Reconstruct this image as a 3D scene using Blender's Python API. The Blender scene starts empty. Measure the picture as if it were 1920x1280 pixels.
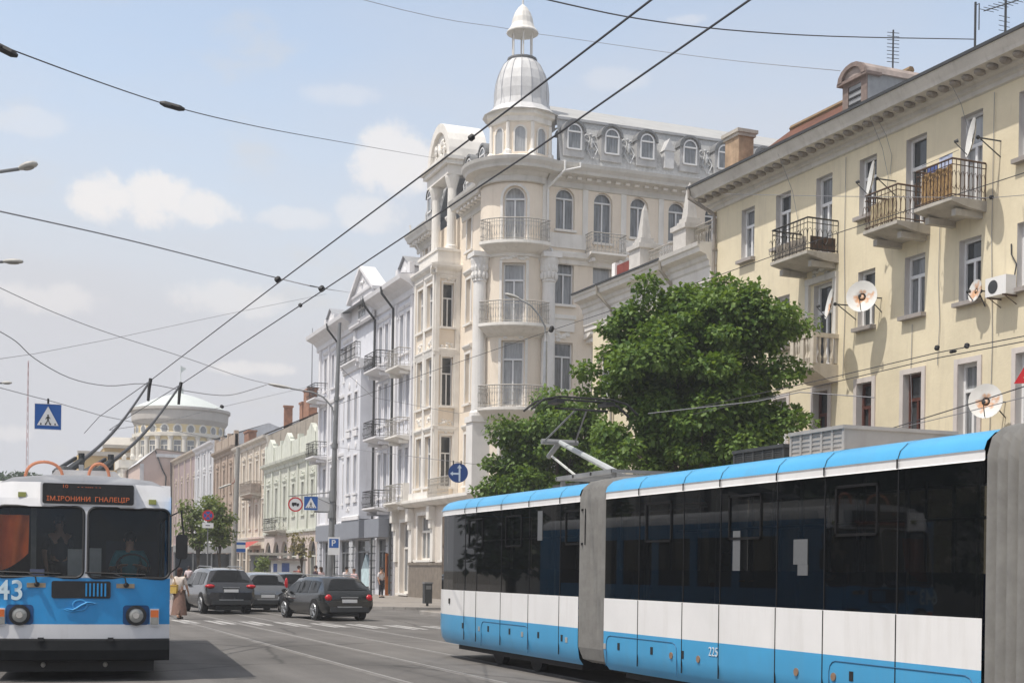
import bpy, math, random
import numpy as np
from mathutils import Vector, Matrix
PI = math.pi
R = math.radians
SC = bpy.context.scene
COL = SC.collection
rng = random.Random(7)

# ------------------------------------------------------------ camera model (1920 x 1280 picture units)
FOC, CX, CY, HC = 2600.0, 960.0, 1071.0, 1.7
YAW = math.atan(1010 / 2600)
ROLL = R(0.8)
SY, CYW = math.sin(YAW), math.cos(YAW)
CR, SR = math.cos(ROLL), math.sin(ROLL)


def ray(px, py):
    dx, dy = px - CX, py - CY
    x = dx * CR + dy * SR
    y = -dx * SR + dy * CR
    u, v = x / FOC, -y / FOC
    return Vector((SY + u * CYW, CYW - u * SY, v))


CAMP = Vector((0, 0, HC))


def on_plane(px, py, p, n):
    r = ray(px, py)
    t = (Vector(p) - CAMP).dot(n) / r.dot(n)
    return CAMP + r * t


def on_x(px, py, X): return on_plane(px, py, (X, 0, 0), Vector((1, 0, 0)))
def on_y(px, py, Y): return on_plane(px, py, (0, Y, 0), Vector((0, 1, 0)))
def on_z(px, py, Z): return on_plane(px, py, (0, 0, Z), Vector((0, 0, 1)))
def at_d(px, py, d): return CAMP + ray(px, py) * d          # d = distance along the view axis


# ------------------------------------------------------------ frames: (u along, d outward, v up) -> world
class Flat:
    def __init__(s, o, ang, sign=1):
        s.o = Vector((o[0], o[1], 0))
        s.U = Vector((math.sin(ang), math.cos(ang), 0))     # ang 0: u runs along +Y
        s.N = Vector((-math.cos(ang), math.sin(ang), 0)) * sign
    def __call__(s, u, d, v):
        return s.o + s.U * u + s.N * d + Vector((0, 0, v))
    def px(s, px, py, d=0.0):
        p = on_plane(px, py, s.o + s.N * d, s.N)
        return ((p - s.o).dot(s.U), p.z)
    def u(s, px, d=0.0, py=700): return s.px(px, py, d)[0]


def FX(X): return Flat((X, 0), 0.0)                          # faces -X, u = Y
def FY(Y): return Flat((0, Y), PI / 2)                       # faces -Y ... u = X


class FlatY(Flat):
    def __init__(s, Y):
        s.o = Vector((0, Y, 0)); s.U = Vector((1, 0, 0)); s.N = Vector((0, -1, 0))


class Arc:
    """u = arc length from angle a0 (counter-clockwise), d = outward"""
    def __init__(s, c, r, a0): s.c, s.r, s.a0 = c, r, a0
    def __call__(s, u, d, v):
        a = s.a0 + u / s.r
        return Vector((s.c[0] + (s.r + d) * math.cos(a), s.c[1] + (s.r + d) * math.sin(a), v))


class Loc:
    """plain local coordinates"""
    def __call__(s, u, d, v): return Vector((u, d, v))


LOC = Loc()


# ------------------------------------------------------------ materials
def mat(name, col, rough=0.75, var=0.12, scale=1.5, metal=0.0, spec=0.4, bump=0.0, bscale=30, streak=0.0, island=0.0, dirt=None, coat=0.0, vs=None):
    m = bpy.data.materials.new(name); m.use_nodes = True
    nt = m.node_tree; N = nt.nodes; L = nt.links
    b = N['Principled BSDF']
    b.inputs['Roughness'].default_value = rough
    b.inputs['Metallic'].default_value = metal
    b.inputs['Specular IOR Level'].default_value = spec
    b.inputs['Coat Weight'].default_value = coat; b.inputs['Coat Roughness'].default_value = .03
    c = (*col, 1)
    b.inputs['Base Color'].default_value = c
    m.diffuse_color = c
    geo = N.new('ShaderNodeNewGeometry')
    cur = None
    if var > 0:
        no = N.new('ShaderNodeTexNoise'); no.inputs['Scale'].default_value = scale; no.inputs['Detail'].default_value = 6
        no.inputs['Roughness'].default_value = 0.65
        if vs:
            mv = N.new('ShaderNodeMapping'); mv.inputs['Scale'].default_value = vs
            L.new(geo.outputs['Position'], mv.inputs['Vector']); L.new(mv.outputs[0], no.inputs['Vector'])
        else: L.new(geo.outputs['Position'], no.inputs['Vector'])
        ra = N.new('ShaderNodeMapRange'); ra.inputs['From Min'].default_value = 0.3; ra.inputs['From Max'].default_value = 0.7
        ra.inputs['To Min'].default_value = 1 - var; ra.inputs['To Max'].default_value = 1 + var * 0.6
        L.new(no.outputs['Fac'], ra.inputs['Value'])
        mx = N.new('ShaderNodeMix'); mx.data_type = 'RGBA'; mx.blend_type = 'MULTIPLY'; mx.inputs[0].default_value = 1
        mx.inputs[6].default_value = c
        L.new(ra.outputs['Result'], mx.inputs[7]); cur = mx.outputs[2]
    if streak > 0:                                            # rain-streak weathering with a shape of its own
        mp = N.new('ShaderNodeMapping'); mp.inputs['Scale'].default_value = (2.2, 2.2, 0.22)
        L.new(geo.outputs['Position'], mp.inputs['Vector'])
        n2 = N.new('ShaderNodeTexNoise'); n2.inputs['Scale'].default_value = 1.6; n2.inputs['Detail'].default_value = 8
        n2.inputs['Roughness'].default_value = 0.7
        L.new(mp.outputs['Vector'], n2.inputs['Vector'])
        r2 = N.new('ShaderNodeMapRange'); r2.inputs['From Min'].default_value = 0.52; r2.inputs['From Max'].default_value = 0.72
        r2.inputs['To Min'].default_value = 0; r2.inputs['To Max'].default_value = streak
        L.new(n2.outputs['Fac'], r2.inputs['Value'])
        m2 = N.new('ShaderNodeMix'); m2.data_type = 'RGBA'; L.new(r2.outputs['Result'], m2.inputs[0])
        if cur: L.new(cur, m2.inputs[6])
        else: m2.inputs[6].default_value = c
        dc = dirt or (col[0] * .45, col[1] * .42, col[2] * .4)
        m2.inputs[7].default_value = (*dc, 1); cur = m2.outputs[2]
    if island > 0:
        m3 = N.new('ShaderNodeMix'); m3.data_type = 'RGBA'; m3.blend_type = 'MULTIPLY'; m3.inputs[0].default_value = 1
        r3 = N.new('ShaderNodeMapRange'); r3.inputs['To Min'].default_value = 1 - island; r3.inputs['To Max'].default_value = 1 + island
        L.new(geo.outputs['Random Per Island'], r3.inputs['Value'])
        if cur: L.new(cur, m3.inputs[6])
        else: m3.inputs[6].default_value = c
        L.new(r3.outputs['Result'], m3.inputs[7]); cur = m3.outputs[2]
    if cur: L.new(cur, b.inputs['Base Color'])
    if bump > 0:
        nb = N.new('ShaderNodeTexNoise'); nb.inputs['Scale'].default_value = bscale; nb.inputs['Detail'].default_value = 4
        L.new(geo.outputs['Position'], nb.inputs['Vector'])
        bp = N.new('ShaderNodeBump'); bp.inputs['Strength'].default_value = bump; bp.inputs['Distance'].default_value = 0.03
        L.new(nb.outputs['Fac'], bp.inputs['Height']); L.new(bp.outputs['Normal'], b.inputs['Normal'])
    return m


def glass(name, tint, alpha, rough=0.03, spec=0.5, clear=.35):
    """a window pane: part clear (tinted), part seen as a dark body, with a mirror coat by Fresnel"""
    m = bpy.data.materials.new(name); m.use_nodes = True
    nt = m.node_tree; N = nt.nodes; L = nt.links
    b = N['Principled BSDF']; b.inputs['Base Color'].default_value = (*tint, 1); b.inputs['Roughness'].default_value = rough
    b.inputs['Specular IOR Level'].default_value = spec
    out = N['Material Output']
    tr = N.new('ShaderNodeBsdfTransparent'); tr.inputs['Color'].default_value = (*[min(1, clear + t * 2) for t in tint], 1)
    mx = N.new('ShaderNodeMixShader'); mx.inputs[0].default_value = alpha
    b.inputs['Specular IOR Level'].default_value = 0
    L.new(tr.outputs[0], mx.inputs[1]); L.new(b.outputs[0], mx.inputs[2])
    fr = N.new('ShaderNodeFresnel'); fr.inputs['IOR'].default_value = 1.0 + spec; gl = N.new('ShaderNodeBsdfGlossy'); gl.inputs['Roughness'].default_value = rough
    m2 = N.new('ShaderNodeMixShader'); L.new(fr.outputs[0], m2.inputs[0]); L.new(mx.outputs[0], m2.inputs[1]); L.new(gl.outputs[0], m2.inputs[2])
    L.new(m2.outputs[0], out.inputs[0])
    m.diffuse_color = (*tint, 1)
    return m


def leaf_mat(name, c1, c2, trans=0.3):
    m = bpy.data.materials.new(name); m.use_nodes = True
    nt = m.node_tree; N = nt.nodes; L = nt.links
    b = N['Principled BSDF']; b.inputs['Roughness'].default_value = 0.5; b.inputs['Specular IOR Level'].default_value = 0.35
    geo = N.new('ShaderNodeNewGeometry')
    ra = N.new('ShaderNodeValToRGB'); ra.color_ramp.elements[0].color = (*c1, 1); ra.color_ramp.elements[1].color = (*c2, 1)
    L.new(geo.outputs['Random Per Island'], ra.inputs['Fac']); L.new(ra.outputs['Color'], b.inputs['Base Color'])
    t = N.new('ShaderNodeBsdfTranslucent')
    mm = N.new('ShaderNodeMix'); mm.data_type = 'RGBA'; mm.blend_type = 'MULTIPLY'; mm.inputs[0].default_value = 1
    mm.inputs[7].default_value = (1.25, 1.2, .5, 1); L.new(ra.outputs['Color'], mm.inputs[6]); L.new(mm.outputs[2], t.inputs['Color'])
    mx = N.new('ShaderNodeMixShader'); mx.inputs[0].default_value = trans
    L.new(b.outputs[0], mx.inputs[1]); L.new(t.outputs[0], mx.inputs[2]); L.new(mx.outputs[0], N['Material Output'].inputs[0])
    m.diffuse_color = (*c1, 1)
    return m


# ------------------------------------------------------------ mesh builder
class MB:
    def __init__(s, fr=LOC): s.v = []; s.f = []; s.m = []; s.fr = fr
    def add(s, pts, faces, m=0, raw=False):
        o = len(s.v)
        for p in pts: s.v.append(tuple(p) if raw else tuple(s.fr(*p)))
        for f in faces: s.f.append([i + o for i in f]); s.m.append(m)
        return s
    def quad(s, a, b, c, d, m=0): return s.add([a, b, c, d], [(0, 1, 2, 3)], m)
    def poly(s, pts, m=0): return s.add(pts, [tuple(range(len(pts)))], m)
    def box(s, u0, u1, d0, d1, v0, v1, m=0, seg=1):
        if seg > 1:
            for k in range(seg):
                a = u0 + (u1 - u0) * k / seg; b = u0 + (u1 - u0) * (k + 1) / seg
                s.box(a, b, d0, d1, v0, v1, m)
            return s
        p = [(u, d, v) for v in (v0, v1) for d in (d0, d1) for u in (u0, u1)]
        return s.add(p, [(0, 1, 3, 2), (4, 6, 7, 5), (0, 4, 5, 1), (2, 3, 7, 6), (0, 2, 6, 4), (1, 5, 7, 3)], m)
    def prism(s, poly, d0, d1, m=0):
        """poly in (u, v), extruded along d"""
        n = len(poly)
        s.add([(u, d0, v) for u, v in poly] + [(u, d1, v) for u, v in poly],
              [tuple(range(n)), tuple(range(2 * n - 1, n - 1, -1))] + [(i, (i + 1) % n, n + (i + 1) % n, n + i) for i in range(n)], m)
        return s
    def extr(s, u0, u1, prof, m=0, seg=1, cap=True):
        """profile of (d, v) swept along u"""
        n = len(prof); rows = []
        pts = []
        for k in range(seg + 1):
            u = u0 + (u1 - u0) * k / seg
            pts += [(u, d, v) for d, v in prof]
        fs = []
        for k in range(seg):
            for i in range(n - 1):
                a = k * n + i
                fs.append((a, a + 1, a + n + 1, a + n))
        if cap: fs += [tuple(range(n)), tuple(range(seg * n, seg * n + n))]
        return s.add(pts, fs, m)
    def tube(s, path, r, n=6, m=0, raw=False, cap=True):
        P = [Vector(p) if raw else Vector(s.fr(*p)) for p in path]
        rs = r if isinstance(r, (list, tuple)) else [r] * len(P)
        ring = []
        prev = None
        for i, p in enumerate(P):
            t = (P[min(i + 1, len(P) - 1)] - P[max(i - 1, 0)])
            t = t.normalized() if t.length > 1e-9 else Vector((0, 0, 1))
            if prev is None:
                a = Vector((0, 0, 1)) if abs(t.z) < .9 else Vector((1, 0, 0))
                x = t.cross(a).normalized()
            else:
                x = (prev - t * prev.dot(t)); x = x.normalized() if x.length > 1e-6 else t.orthogonal().normalized()
            prev = x; y = t.cross(x)
            ring.append([p + (x * math.cos(2 * PI * k / n) + y * math.sin(2 * PI * k / n)) * rs[i] for k in range(n)])
        pts = [q for g in ring for q in g]
        fs = [(i * n + k, i * n + (k + 1) % n, (i + 1) * n + (k + 1) % n, (i + 1) * n + k) for i in range(len(P) - 1) for k in range(n)]
        if cap: fs += [tuple(range(n)), tuple(range((len(P) - 1) * n, len(P) * n))]
        return s.add(pts, fs, m, raw=True)
    def lathe(s, c, prof, n=16, m=0, a0=0, a1=2 * PI, sx=1, sy=1):
        """profile of (r, z) about a vertical axis at frame point c=(u,d)"""
        k = len(prof); full = abs(a1 - a0 - 2 * PI) < 1e-6
        nn = n if full else n + 1
        pts = []
        for i in range(nn):
            a = a0 + (a1 - a0) * i / n
            pts += [(c[0] + r * math.cos(a) * sx, c[1] + r * math.sin(a) * sy, z) for r, z in prof]
        fs = []
        for i in range(n):
            j = (i + 1) % nn
            for q in range(k - 1):
                fs.append((i * k + q, j * k + q, j * k + q + 1, i * k + q + 1))
        s.add(pts, fs, m)
        if full:
            for q in (0, k - 1):
                if prof[q][0] > 1e-6: s.add([pts[i * k + q] for i in range(n)], [tuple(range(n))], m)
        return s
    def disc(s, c, r, m=0, n=20, axis='d'):
        pts = [(c[0] + r * math.cos(2 * PI * k / n), c[1], c[2] + r * math.sin(2 * PI * k / n)) for k in range(n)]
        return s.poly(pts, m)
    def ball(s, c, r, m=0, n=8, k=5):
        rx, ry, rz = r if isinstance(r, (tuple, list)) else (r, r, r)
        pts = [(c[0], c[1], c[2] - rz)]; fs = []
        for i in range(1, k):
            t = -PI / 2 + PI * i / k
            pts += [(c[0] + rx * math.cos(t) * math.cos(2 * PI * j / n), c[1] + ry * math.cos(t) * math.sin(2 * PI * j / n), c[2] + rz * math.sin(t)) for j in range(n)]
        pts.append((c[0], c[1], c[2] + rz))
        for j in range(n): fs.append((0, 1 + (j + 1) % n, 1 + j))
        for i in range(k - 2):
            for j in range(n):
                a = 1 + i * n; fs.append((a + j, a + (j + 1) % n, a + n + (j + 1) % n, a + n + j))
        a = 1 + (k - 2) * n
        for j in range(n): fs.append((a + j, a + (j + 1) % n, len(pts) - 1))
        return s.add(pts, fs, m)
    def build(s, name, mats, parent=None, world=True, smooth=False):
        if not s.v: return None
        if not isinstance(mats, (list, tuple)): mats = [mats]
        off = Vector((0, 0, 0))
        if world and parent:
            p = parent
            while p: off += p.location; p = p.parent
        me = bpy.data.meshes.new(name)
        me.from_pydata([(x - off.x, y - off.y, z - off.z) for x, y, z in s.v], [], s.f)
        for m in mats: me.materials.append(m)
        if len(mats) > 1: me.polygons.foreach_set('material_index', s.m)
        if smooth: me.polygons.foreach_set('use_smooth', [True] * len(me.polygons))
        me.update()
        o = bpy.data.objects.new(name, me); COL.objects.link(o)
        if parent: o.parent = parent
        return o


def _each(s, name, mats, parent=None, world=True, smooth=False):
    """build every connected piece as an object of its own"""
    par = list(range(len(s.v)))
    def find(a):
        while par[a] != a: par[a] = par[par[a]]; a = par[a]
        return a
    for f in s.f:
        for i in f[1:]: par[find(i)] = find(f[0])
    groups = {}
    for f, m in zip(s.f, s.m): groups.setdefault(find(f[0]), []).append((f, m))
    out = []
    for fs in groups.values():
        b = MB(); idx = {}
        for f, m in fs:
            nf = []
            for i in f:
                if i not in idx: idx[i] = len(b.v); b.v.append(s.v[i])
                nf.append(idx[i])
            b.f.append(nf); b.m.append(m)
        out.append(b.build(name, mats, parent, world, smooth))
    return out


MB.each = _each


def smooth_by_angle(o, deg=40):
    me = o.data
    me.polygons.foreach_set('use_smooth', [True] * len(me.polygons))
    try:
        import bmesh
        bm = bmesh.new(); bm.from_mesh(me)
        for e in bm.edges:
            if len(e.link_faces) == 2 and e.calc_face_angle(0) > R(deg): e.smooth = False
        bm.to_mesh(me); bm.free()
    except Exception: pass


def tag(o, label=None, cat=None, group=None, kind=None):
    if label: o['label'] = label
    if cat: o['category'] = cat
    if group: o['group'] = group
    if kind: o['kind'] = kind
    return o


def thing(name, label, cat, loc=(0, 0, 0), rz=0.0, group=None):
    o = bpy.data.objects.new(name, None); COL.objects.link(o)
    o.empty_display_size = .2
    o.location = loc; o.rotation_euler = (0, 0, rz)
    return tag(o, label, cat, group)


def copy_tree(o, parent=None):
    c = o.copy(); COL.objects.link(c)
    if parent: c.parent = parent
    for ch in list(o.children): copy_tree(ch, c)
    return c


def text(name, body, size, m, parent, loc, rot, extrude=0.002, sx=1.0, align='CENTER', bold=0.0):
    cu = bpy.data.curves.new(name, 'FONT'); cu.body = body; cu.size = size; cu.extrude = extrude
    cu.align_x = align; cu.align_y = 'CENTER'; cu.offset = bold
    cu.materials.append(m)
    tmp = bpy.data.objects.new(name, cu); COL.objects.link(tmp)
    dg = bpy.context.evaluated_depsgraph_get()
    me = bpy.data.meshes.new_from_object(tmp.evaluated_get(dg)); me.name = name
    bpy.data.objects.remove(tmp); bpy.data.curves.remove(cu)
    if not me.materials: me.materials.append(m)
    o = bpy.data.objects.new(name, me); COL.objects.link(o)
    o.parent = parent; o.location = loc; o.rotation_euler = rot; o.scale = (sx, 1, 1)
    return o


# ------------------------------------------------------------ facade pieces
def arc_pts(u0, u1, vs, rise, n=8):
    """points of an arch from (u0, vs) over to (u1, vs)"""
    c = (u0 + u1) / 2; a = (u1 - u0) / 2
    return [(c - a * math.cos(PI * k / n), vs + rise * math.sin(PI * k / n)) for k in range(n + 1)]


def wall(mb, u0, u1, v0, v1, ops=(), rev=0.22, m=0, du=None, d=0.0, mr=None):
    mq = m if mr is None else mr
    us = sorted({u0, u1} | {min(max(o[k], u0), u1) for o in ops for k in (0, 1)})
    if du:
        ext = []
        for a, b in zip(us[:-1], us[1:]):
            n = max(1, int((b - a) / du + .99)); ext += [a + (b - a) * k / n for k in range(n)]
        us = ext + [us[-1]]
    vs = sorted({v0, v1} | {min(max(o[k], v0), v1) for o in ops for k in (2, 3)})
    for a, b in zip(us[:-1], us[1:]):
        if b - a < 1e-5: continue
        for c, e in zip(vs[:-1], vs[1:]):
            if e - c < 1e-5: continue
            mu, mv = (a + b) / 2, (c + e) / 2
            if any(o[0] < mu < o[1] and o[2] < mv < o[3] for o in ops): continue
            mb.quad((a, d, c), (b, d, c), (b, d, e), (a, d, e), m)
    for o in ops:
        a, b, c, e = o[:4]; arch = len(o) > 4 and o[4]
        sp = e - (b - a) / 2 if arch else e
        mb.quad((a, d, c), (a, d - rev, c), (a, d - rev, sp), (a, d, sp), mq)
        mb.quad((b, d, c), (b, d - rev, c), (b, d - rev, sp), (b, d, sp), mq)
        mb.quad((a, d, c), (b, d, c), (b, d - rev, c), (a, d - rev, c), mq)
        if arch:
            P = arc_pts(a, b, sp, e - sp, 8)
            for (p, q), (r, t) in zip(P[:-1], P[1:]):
                mb.quad((p, d, q), (r, d, t), (r, d, e), (p, d, e), m)
                mb.quad((p, d, q), (r, d, t), (r, d - rev, t), (p, d - rev, q), m)
        else:
            mb.quad((a, d, e), (b, d, e), (b, d - rev, e), (a, d - rev, e), mq)


def window(fr, parent, op, frame, gl, trim=None, rev=0.22, tr=0.34, mull=1, fw=0.07, sur=0.0, sill=0.0, head=0.0, name='window', gl2=None, surd=0.05):
    """one window: glass, frame with a transom and mullions, and (material 2) surround, sill and head moulding"""
    a, b, c, e = op[:4]; arch = len(op) > 4 and op[4]
    mb = MB(fr); g = -rev - 0.03; f0, f1 = -rev - 0.02, -rev + 0.05
    sp = e - (b - a) / 2 if arch else e
    vt = c + (e - c) * (1 - tr) if tr else None
    if arch: vt = sp
    if vt:
        mb.quad((a, g, c), (b, g, c), (b, g, vt), (a, g, vt), 1)
        if not arch: mb.quad((a, g, vt), (b, g, vt), (b, g, e), (a, g, e), 1)
    else: mb.quad((a, g, c), (b, g, c), (b, g, e), (a, g, e), 1)
    mb.box(a, a + fw, f0, f1, c, sp, 0); mb.box(b - fw, b, f0, f1, c, sp, 0)
    mb.box(a + fw, b - fw, f0, f1, c, c + fw, 0)
    if arch:
        P = arc_pts(a, b, sp, e - sp, 8); Q = arc_pts(a + fw, b - fw, sp, e - sp - fw, 8)
        mb.poly([(p, g, q) for p, q in P], 1)
        for k in range(8):
            mb.quad((*[P[k][0]], f1, P[k][1]), (P[k + 1][0], f1, P[k + 1][1]), (Q[k + 1][0], f1, Q[k + 1][1]), (Q[k][0], f1, Q[k][1]), 0)
    else: mb.box(a + fw, b - fw, f0, f1, e - fw, e, 0)
    if vt: mb.box(a + fw, b - fw, f0, f1 + .01, vt - fw * .6, vt + fw * .6, 0)
    top = vt or (e - fw)
    for k in range(mull):
        u = a + (b - a) * (k + 1) / (mull + 1)
        mb.box(u - fw * .55, u + fw * .55, f0, f1 + .005, c + fw, top - fw * .6, 0)
    if sur > 0:
        s0 = surd
        mb.box(a - sur, a, 0, s0, c, sp, 2); mb.box(b, b + sur, 0, s0, c, sp, 2)
        if arch:
            P = arc_pts(a, b, sp, e - sp, 8); Q = arc_pts(a - sur, b + sur, sp, e - sp + sur, 8)
            for k in range(8):
                mb.quad((P[k][0], s0, P[k][1]), (P[k + 1][0], s0, P[k + 1][1]), (Q[k + 1][0], s0, Q[k + 1][1]), (Q[k][0], s0, Q[k][1]), 2)
                mb.quad((Q[k][0], s0, Q[k][1]), (Q[k + 1][0], s0, Q[k + 1][1]), (Q[k + 1][0], 0, Q[k + 1][1]), (Q[k][0], 0, Q[k][1]), 2)
        else: mb.box(a - sur, b + sur, 0, s0, e, e + sur, 2)
    if sill > 0: mb.box(a - sur - .08, b + sur + .08, 0, sill, c - .12, c, 2)
    if head > 0:
        mb.extr(a - sur - .12, b + sur + .12, [(0, e + sur + .12), (head * .4, e + sur + .14), (head, e + sur + .28), (head, e + sur + .36), (0, e + sur + .42)], 2)
    ms = [frame, gl, trim or frame]
    return mb.build(name, ms, parent)


def relief(mb, u, v, w, h, m=0, n=10, dep=0.09, seed=1):
    """a cluster of stucco leaves and scrolls on a wall"""
    r = random.Random(seed)
    for k in range(n):
        t = (k + .5) / n
        x = u + (r.random() - .5) * w; y = v + (r.random() - .5) * h
        s = .5 + r.random() * .5
        mb.ball((x, 0, y), (w * .13 * s + .03, dep * s, h * .15 * s + .03), m, 6, 4)
    mb.ball((u, 0, v), (w * .16, dep * 1.3, h * .3), m, 7, 4)


def railing(fr, parent, pts, v0, v1, m, n=18, closed=False, bar=0.014, swirl=True, name='railing'):
    """iron railing along the (u,d) polyline pts"""
    mb = MB(fr)
    for z, r in ((v1, .03), (v0 + .08, .018), (v1 - .16, .014)):
        mb.tube([(u, d, z) for u, d in pts], r, 4)
    seg = []; tot = 0
    for (a, b), (c, e) in zip(pts[:-1], pts[1:]):
        l = math.hypot(c - a, e - b); seg.append((tot, l, a, b, c, e)); tot += l
    for k in range(n + 1):
        s = tot * k / n
        for t0, l, a, b, c, e in seg:
            if s <= t0 + l + 1e-6:
                t = (s - t0) / max(l, 1e-6); u, d = a + (c - a) * t, b + (e - b) * t; break
        mb.tube([(u, d, v0), (u, d, v1)], bar, 3, cap=False)
        if swirl and k < n:
            du, dd = (c - a) / max(l, 1e-6), (e - b) / max(l, 1e-6)
            w = tot / n * .5; zc = (v0 + v1) / 2 - .05; hh = (v1 - v0) * .25
            mb.tube([(u + du * w * (1 + math.cos(q)), d + dd * w * (1 + math.cos(q)), zc + hh * math.sin(q) * (1 if k % 2 else -1)) for q in (0, .9, 1.8, 2.7, 3.6, 4.5, 5.4)], bar * .8, 3, cap=False)
    return mb.build(name, m, parent)
# ------------------------------------------------------------ camera, light, sky
cam = bpy.data.cameras.new('camera'); camo = bpy.data.objects.new('camera', cam); COL.objects.link(camo)
cam.sensor_width = 36; cam.lens = FOC / 1920 * 36; cam.shift_y = (CY - 640) / 1920
cam.clip_start = 0.1; cam.clip_end = 6000
fwd = Vector((SY, CYW, 0)); rgt = Vector((CYW, -SY, 0)); up = Vector((0, 0, 1))
# roll: the picture is turned clockwise, so the camera turns counter-clockwise
r2 = rgt * CR + up * SR; u2 = up * CR - rgt * SR
camo.matrix_world = Matrix(((r2.x, u2.x, -fwd.x, 0), (r2.y, u2.y, -fwd.y, 0), (r2.z, u2.z, -fwd.z, HC), (0, 0, 0, 1)))
SC.camera = camo

SUN_EL, SUN_AZ = R(63), R(-101)            # azimuth from +Y, clockwise: the sun stands over the left side of the street
sd = Vector((math.sin(SUN_AZ) * math.cos(SUN_EL), math.cos(SUN_AZ) * math.cos(SUN_EL), math.sin(SUN_EL)))
sl = bpy.data.lights.new('sun', 'SUN'); sl.energy = 2.5; sl.angle = R(0.6); sl.color = (1, .95, .87)
so = bpy.data.objects.new('sun', sl); COL.objects.link(so)
so.rotation_euler = (-sd).to_track_quat('-Z', 'Y').to_euler(); so.location = sd * 80

w = bpy.data.worlds.new('World'); SC.world = w; w.use_nodes = True
nt = w.node_tree; N = nt.nodes; L = nt.links
bg = N['Background']
sky = N.new('ShaderNodeTexSky'); sky.sky_type = 'NISHITA'; sky.sun_disc = False
sky.sun_elevation = SUN_EL; sky.sun_rotation = SUN_AZ; sky.dust_density = 1.6; sky.air_density = 1.0; sky.ozone_density = 1.5
tc = N.new('ShaderNodeTexCoord')


def mth(op, a=None, b=None, clamp=False, c=None):
    n = N.new('ShaderNodeMath'); n.operation = op; n.use_clamp = clamp
    for i, x in enumerate((a, b, c)):
        if x is None: continue
        if isinstance(x, (int, float)): n.inputs[i].default_value = x
        else: L.new(x, n.inputs[i])
    return n.outputs[0]


def ramp(x, a, b, smooth=True):
    n = N.new('ShaderNodeMapRange'); n.interpolation_type = 'SMOOTHSTEP' if smooth else 'LINEAR'
    n.inputs['From Min'].default_value = a; n.inputs['From Max'].default_value = b
    L.new(x, n.inputs['Value']); return n.outputs['Result']


def noise(vec, scale, det=6, rough=.6, sc=(1, 1, 1)):
    mp = N.new('ShaderNodeMapping'); mp.inputs['Scale'].default_value = sc
    L.new(vec, mp.inputs['Vector'])
    n = N.new('ShaderNodeTexNoise'); n.inputs['Scale'].default_value = scale; n.inputs['Detail'].default_value = det; n.inputs['Roughness'].default_value = rough
    L.new(mp.outputs[0], n.inputs['Vector']); return n.outputs['Fac']


vec = tc.outputs['Generated']
sep = N.new('ShaderNodeSeparateXYZ'); L.new(vec, sep.inputs[0])
az = mth('ARCTAN2', sep.outputs[0], sep.outputs[1]); el = mth('ARCSINE', sep.outputs[2])
n1 = noise(vec, 7, 7, .6, (1, 1, 2.2)); n2 = noise(vec, 3.0, 5, .55, (1, 1, 3.0))
# low milky veil that thins out with height, torn by noise
veil = ramp(mth('ADD', el, mth('MULTIPLY', mth('SUBTRACT', n2, .5), -.26)), R(27), R(7.5))
# single cumulus heaps
clouds = None
for px, py, wa, we, k in ((285, 375, 2.3, 1.15, 1), (205, 368, 1.5, 1.1, 1), (365, 388, 1.9, .8, .9), (740, 300, 2.0, 1.6, .9), (700, 400, 1.6, .8, .55), (470, 690, 1.8, .35, .7), (1290, 36, 1.0, .25, .35), (20, 810, 1.2, .4, .5), (560, 410, 1.6, .5, .45), (90, 560, 2.6, .7, .5), (420, 560, 2.4, .8, .5), (1150, 150, 1.4, .5, .25), (640, 180, 1.8, .5, .3), (60, 230, 1.6, .6, .3)):
    r = ray(px, py).normalized(); a0 = math.atan2(r.x, r.y); e0 = math.asin(r.z)
    da = mth('DIVIDE', mth('SUBTRACT', az, a0), R(wa)); de = mth('DIVIDE', mth('SUBTRACT', el, e0), R(we))
    q = mth('ADD', mth('POWER', mth('ABSOLUTE', da), 2.0), mth('POWER', mth('ABSOLUTE', de), 2.0))
    q = mth('ADD', q, mth('MULTIPLY', mth('SUBTRACT', noise(vec, 30, 9, .66), .5), 3.4))
    b = mth('MULTIPLY', ramp(q, 1.15, .25), k)
    clouds = b if clouds is None else mth('MAXIMUM', clouds, b)
# scattered cloud field, plus an unseen whitish band overhead added to neutralise blue fill
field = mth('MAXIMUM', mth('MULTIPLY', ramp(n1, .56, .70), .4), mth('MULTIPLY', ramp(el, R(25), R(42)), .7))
mxv = N.new('ShaderNodeMix'); mxv.data_type = 'RGBA'
tint = N.new('ShaderNodeMix'); tint.data_type = 'RGBA'; tint.blend_type = 'MULTIPLY'; tint.inputs[0].default_value = 1
tint.inputs[7].default_value = (1.34, 1.16, .97, 1)
SKYGAIN = 1.0
L.new(sky.outputs[0], tint.inputs[6])
L.new(veil, mxv.inputs[0]); L.new(tint.outputs[2], mxv.inputs[6]); mxv.inputs[7].default_value = (2.92, 2.95, 3.12, 1)
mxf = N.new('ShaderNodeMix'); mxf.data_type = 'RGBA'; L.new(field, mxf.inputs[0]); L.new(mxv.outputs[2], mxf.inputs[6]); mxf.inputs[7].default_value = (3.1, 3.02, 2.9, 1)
mxc = N.new('ShaderNodeMix'); mxc.data_type = 'RGBA'; L.new(mth('MULTIPLY', clouds, .8), mxc.inputs[0]); L.new(mxf.outputs[2], mxc.inputs[6]); mxc.inputs[7].default_value = (4.2, 4.0, 3.85, 1)
L.new(mxc.outputs[2], bg.inputs[0]); bg.inputs[1].default_value = 0.15

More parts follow.
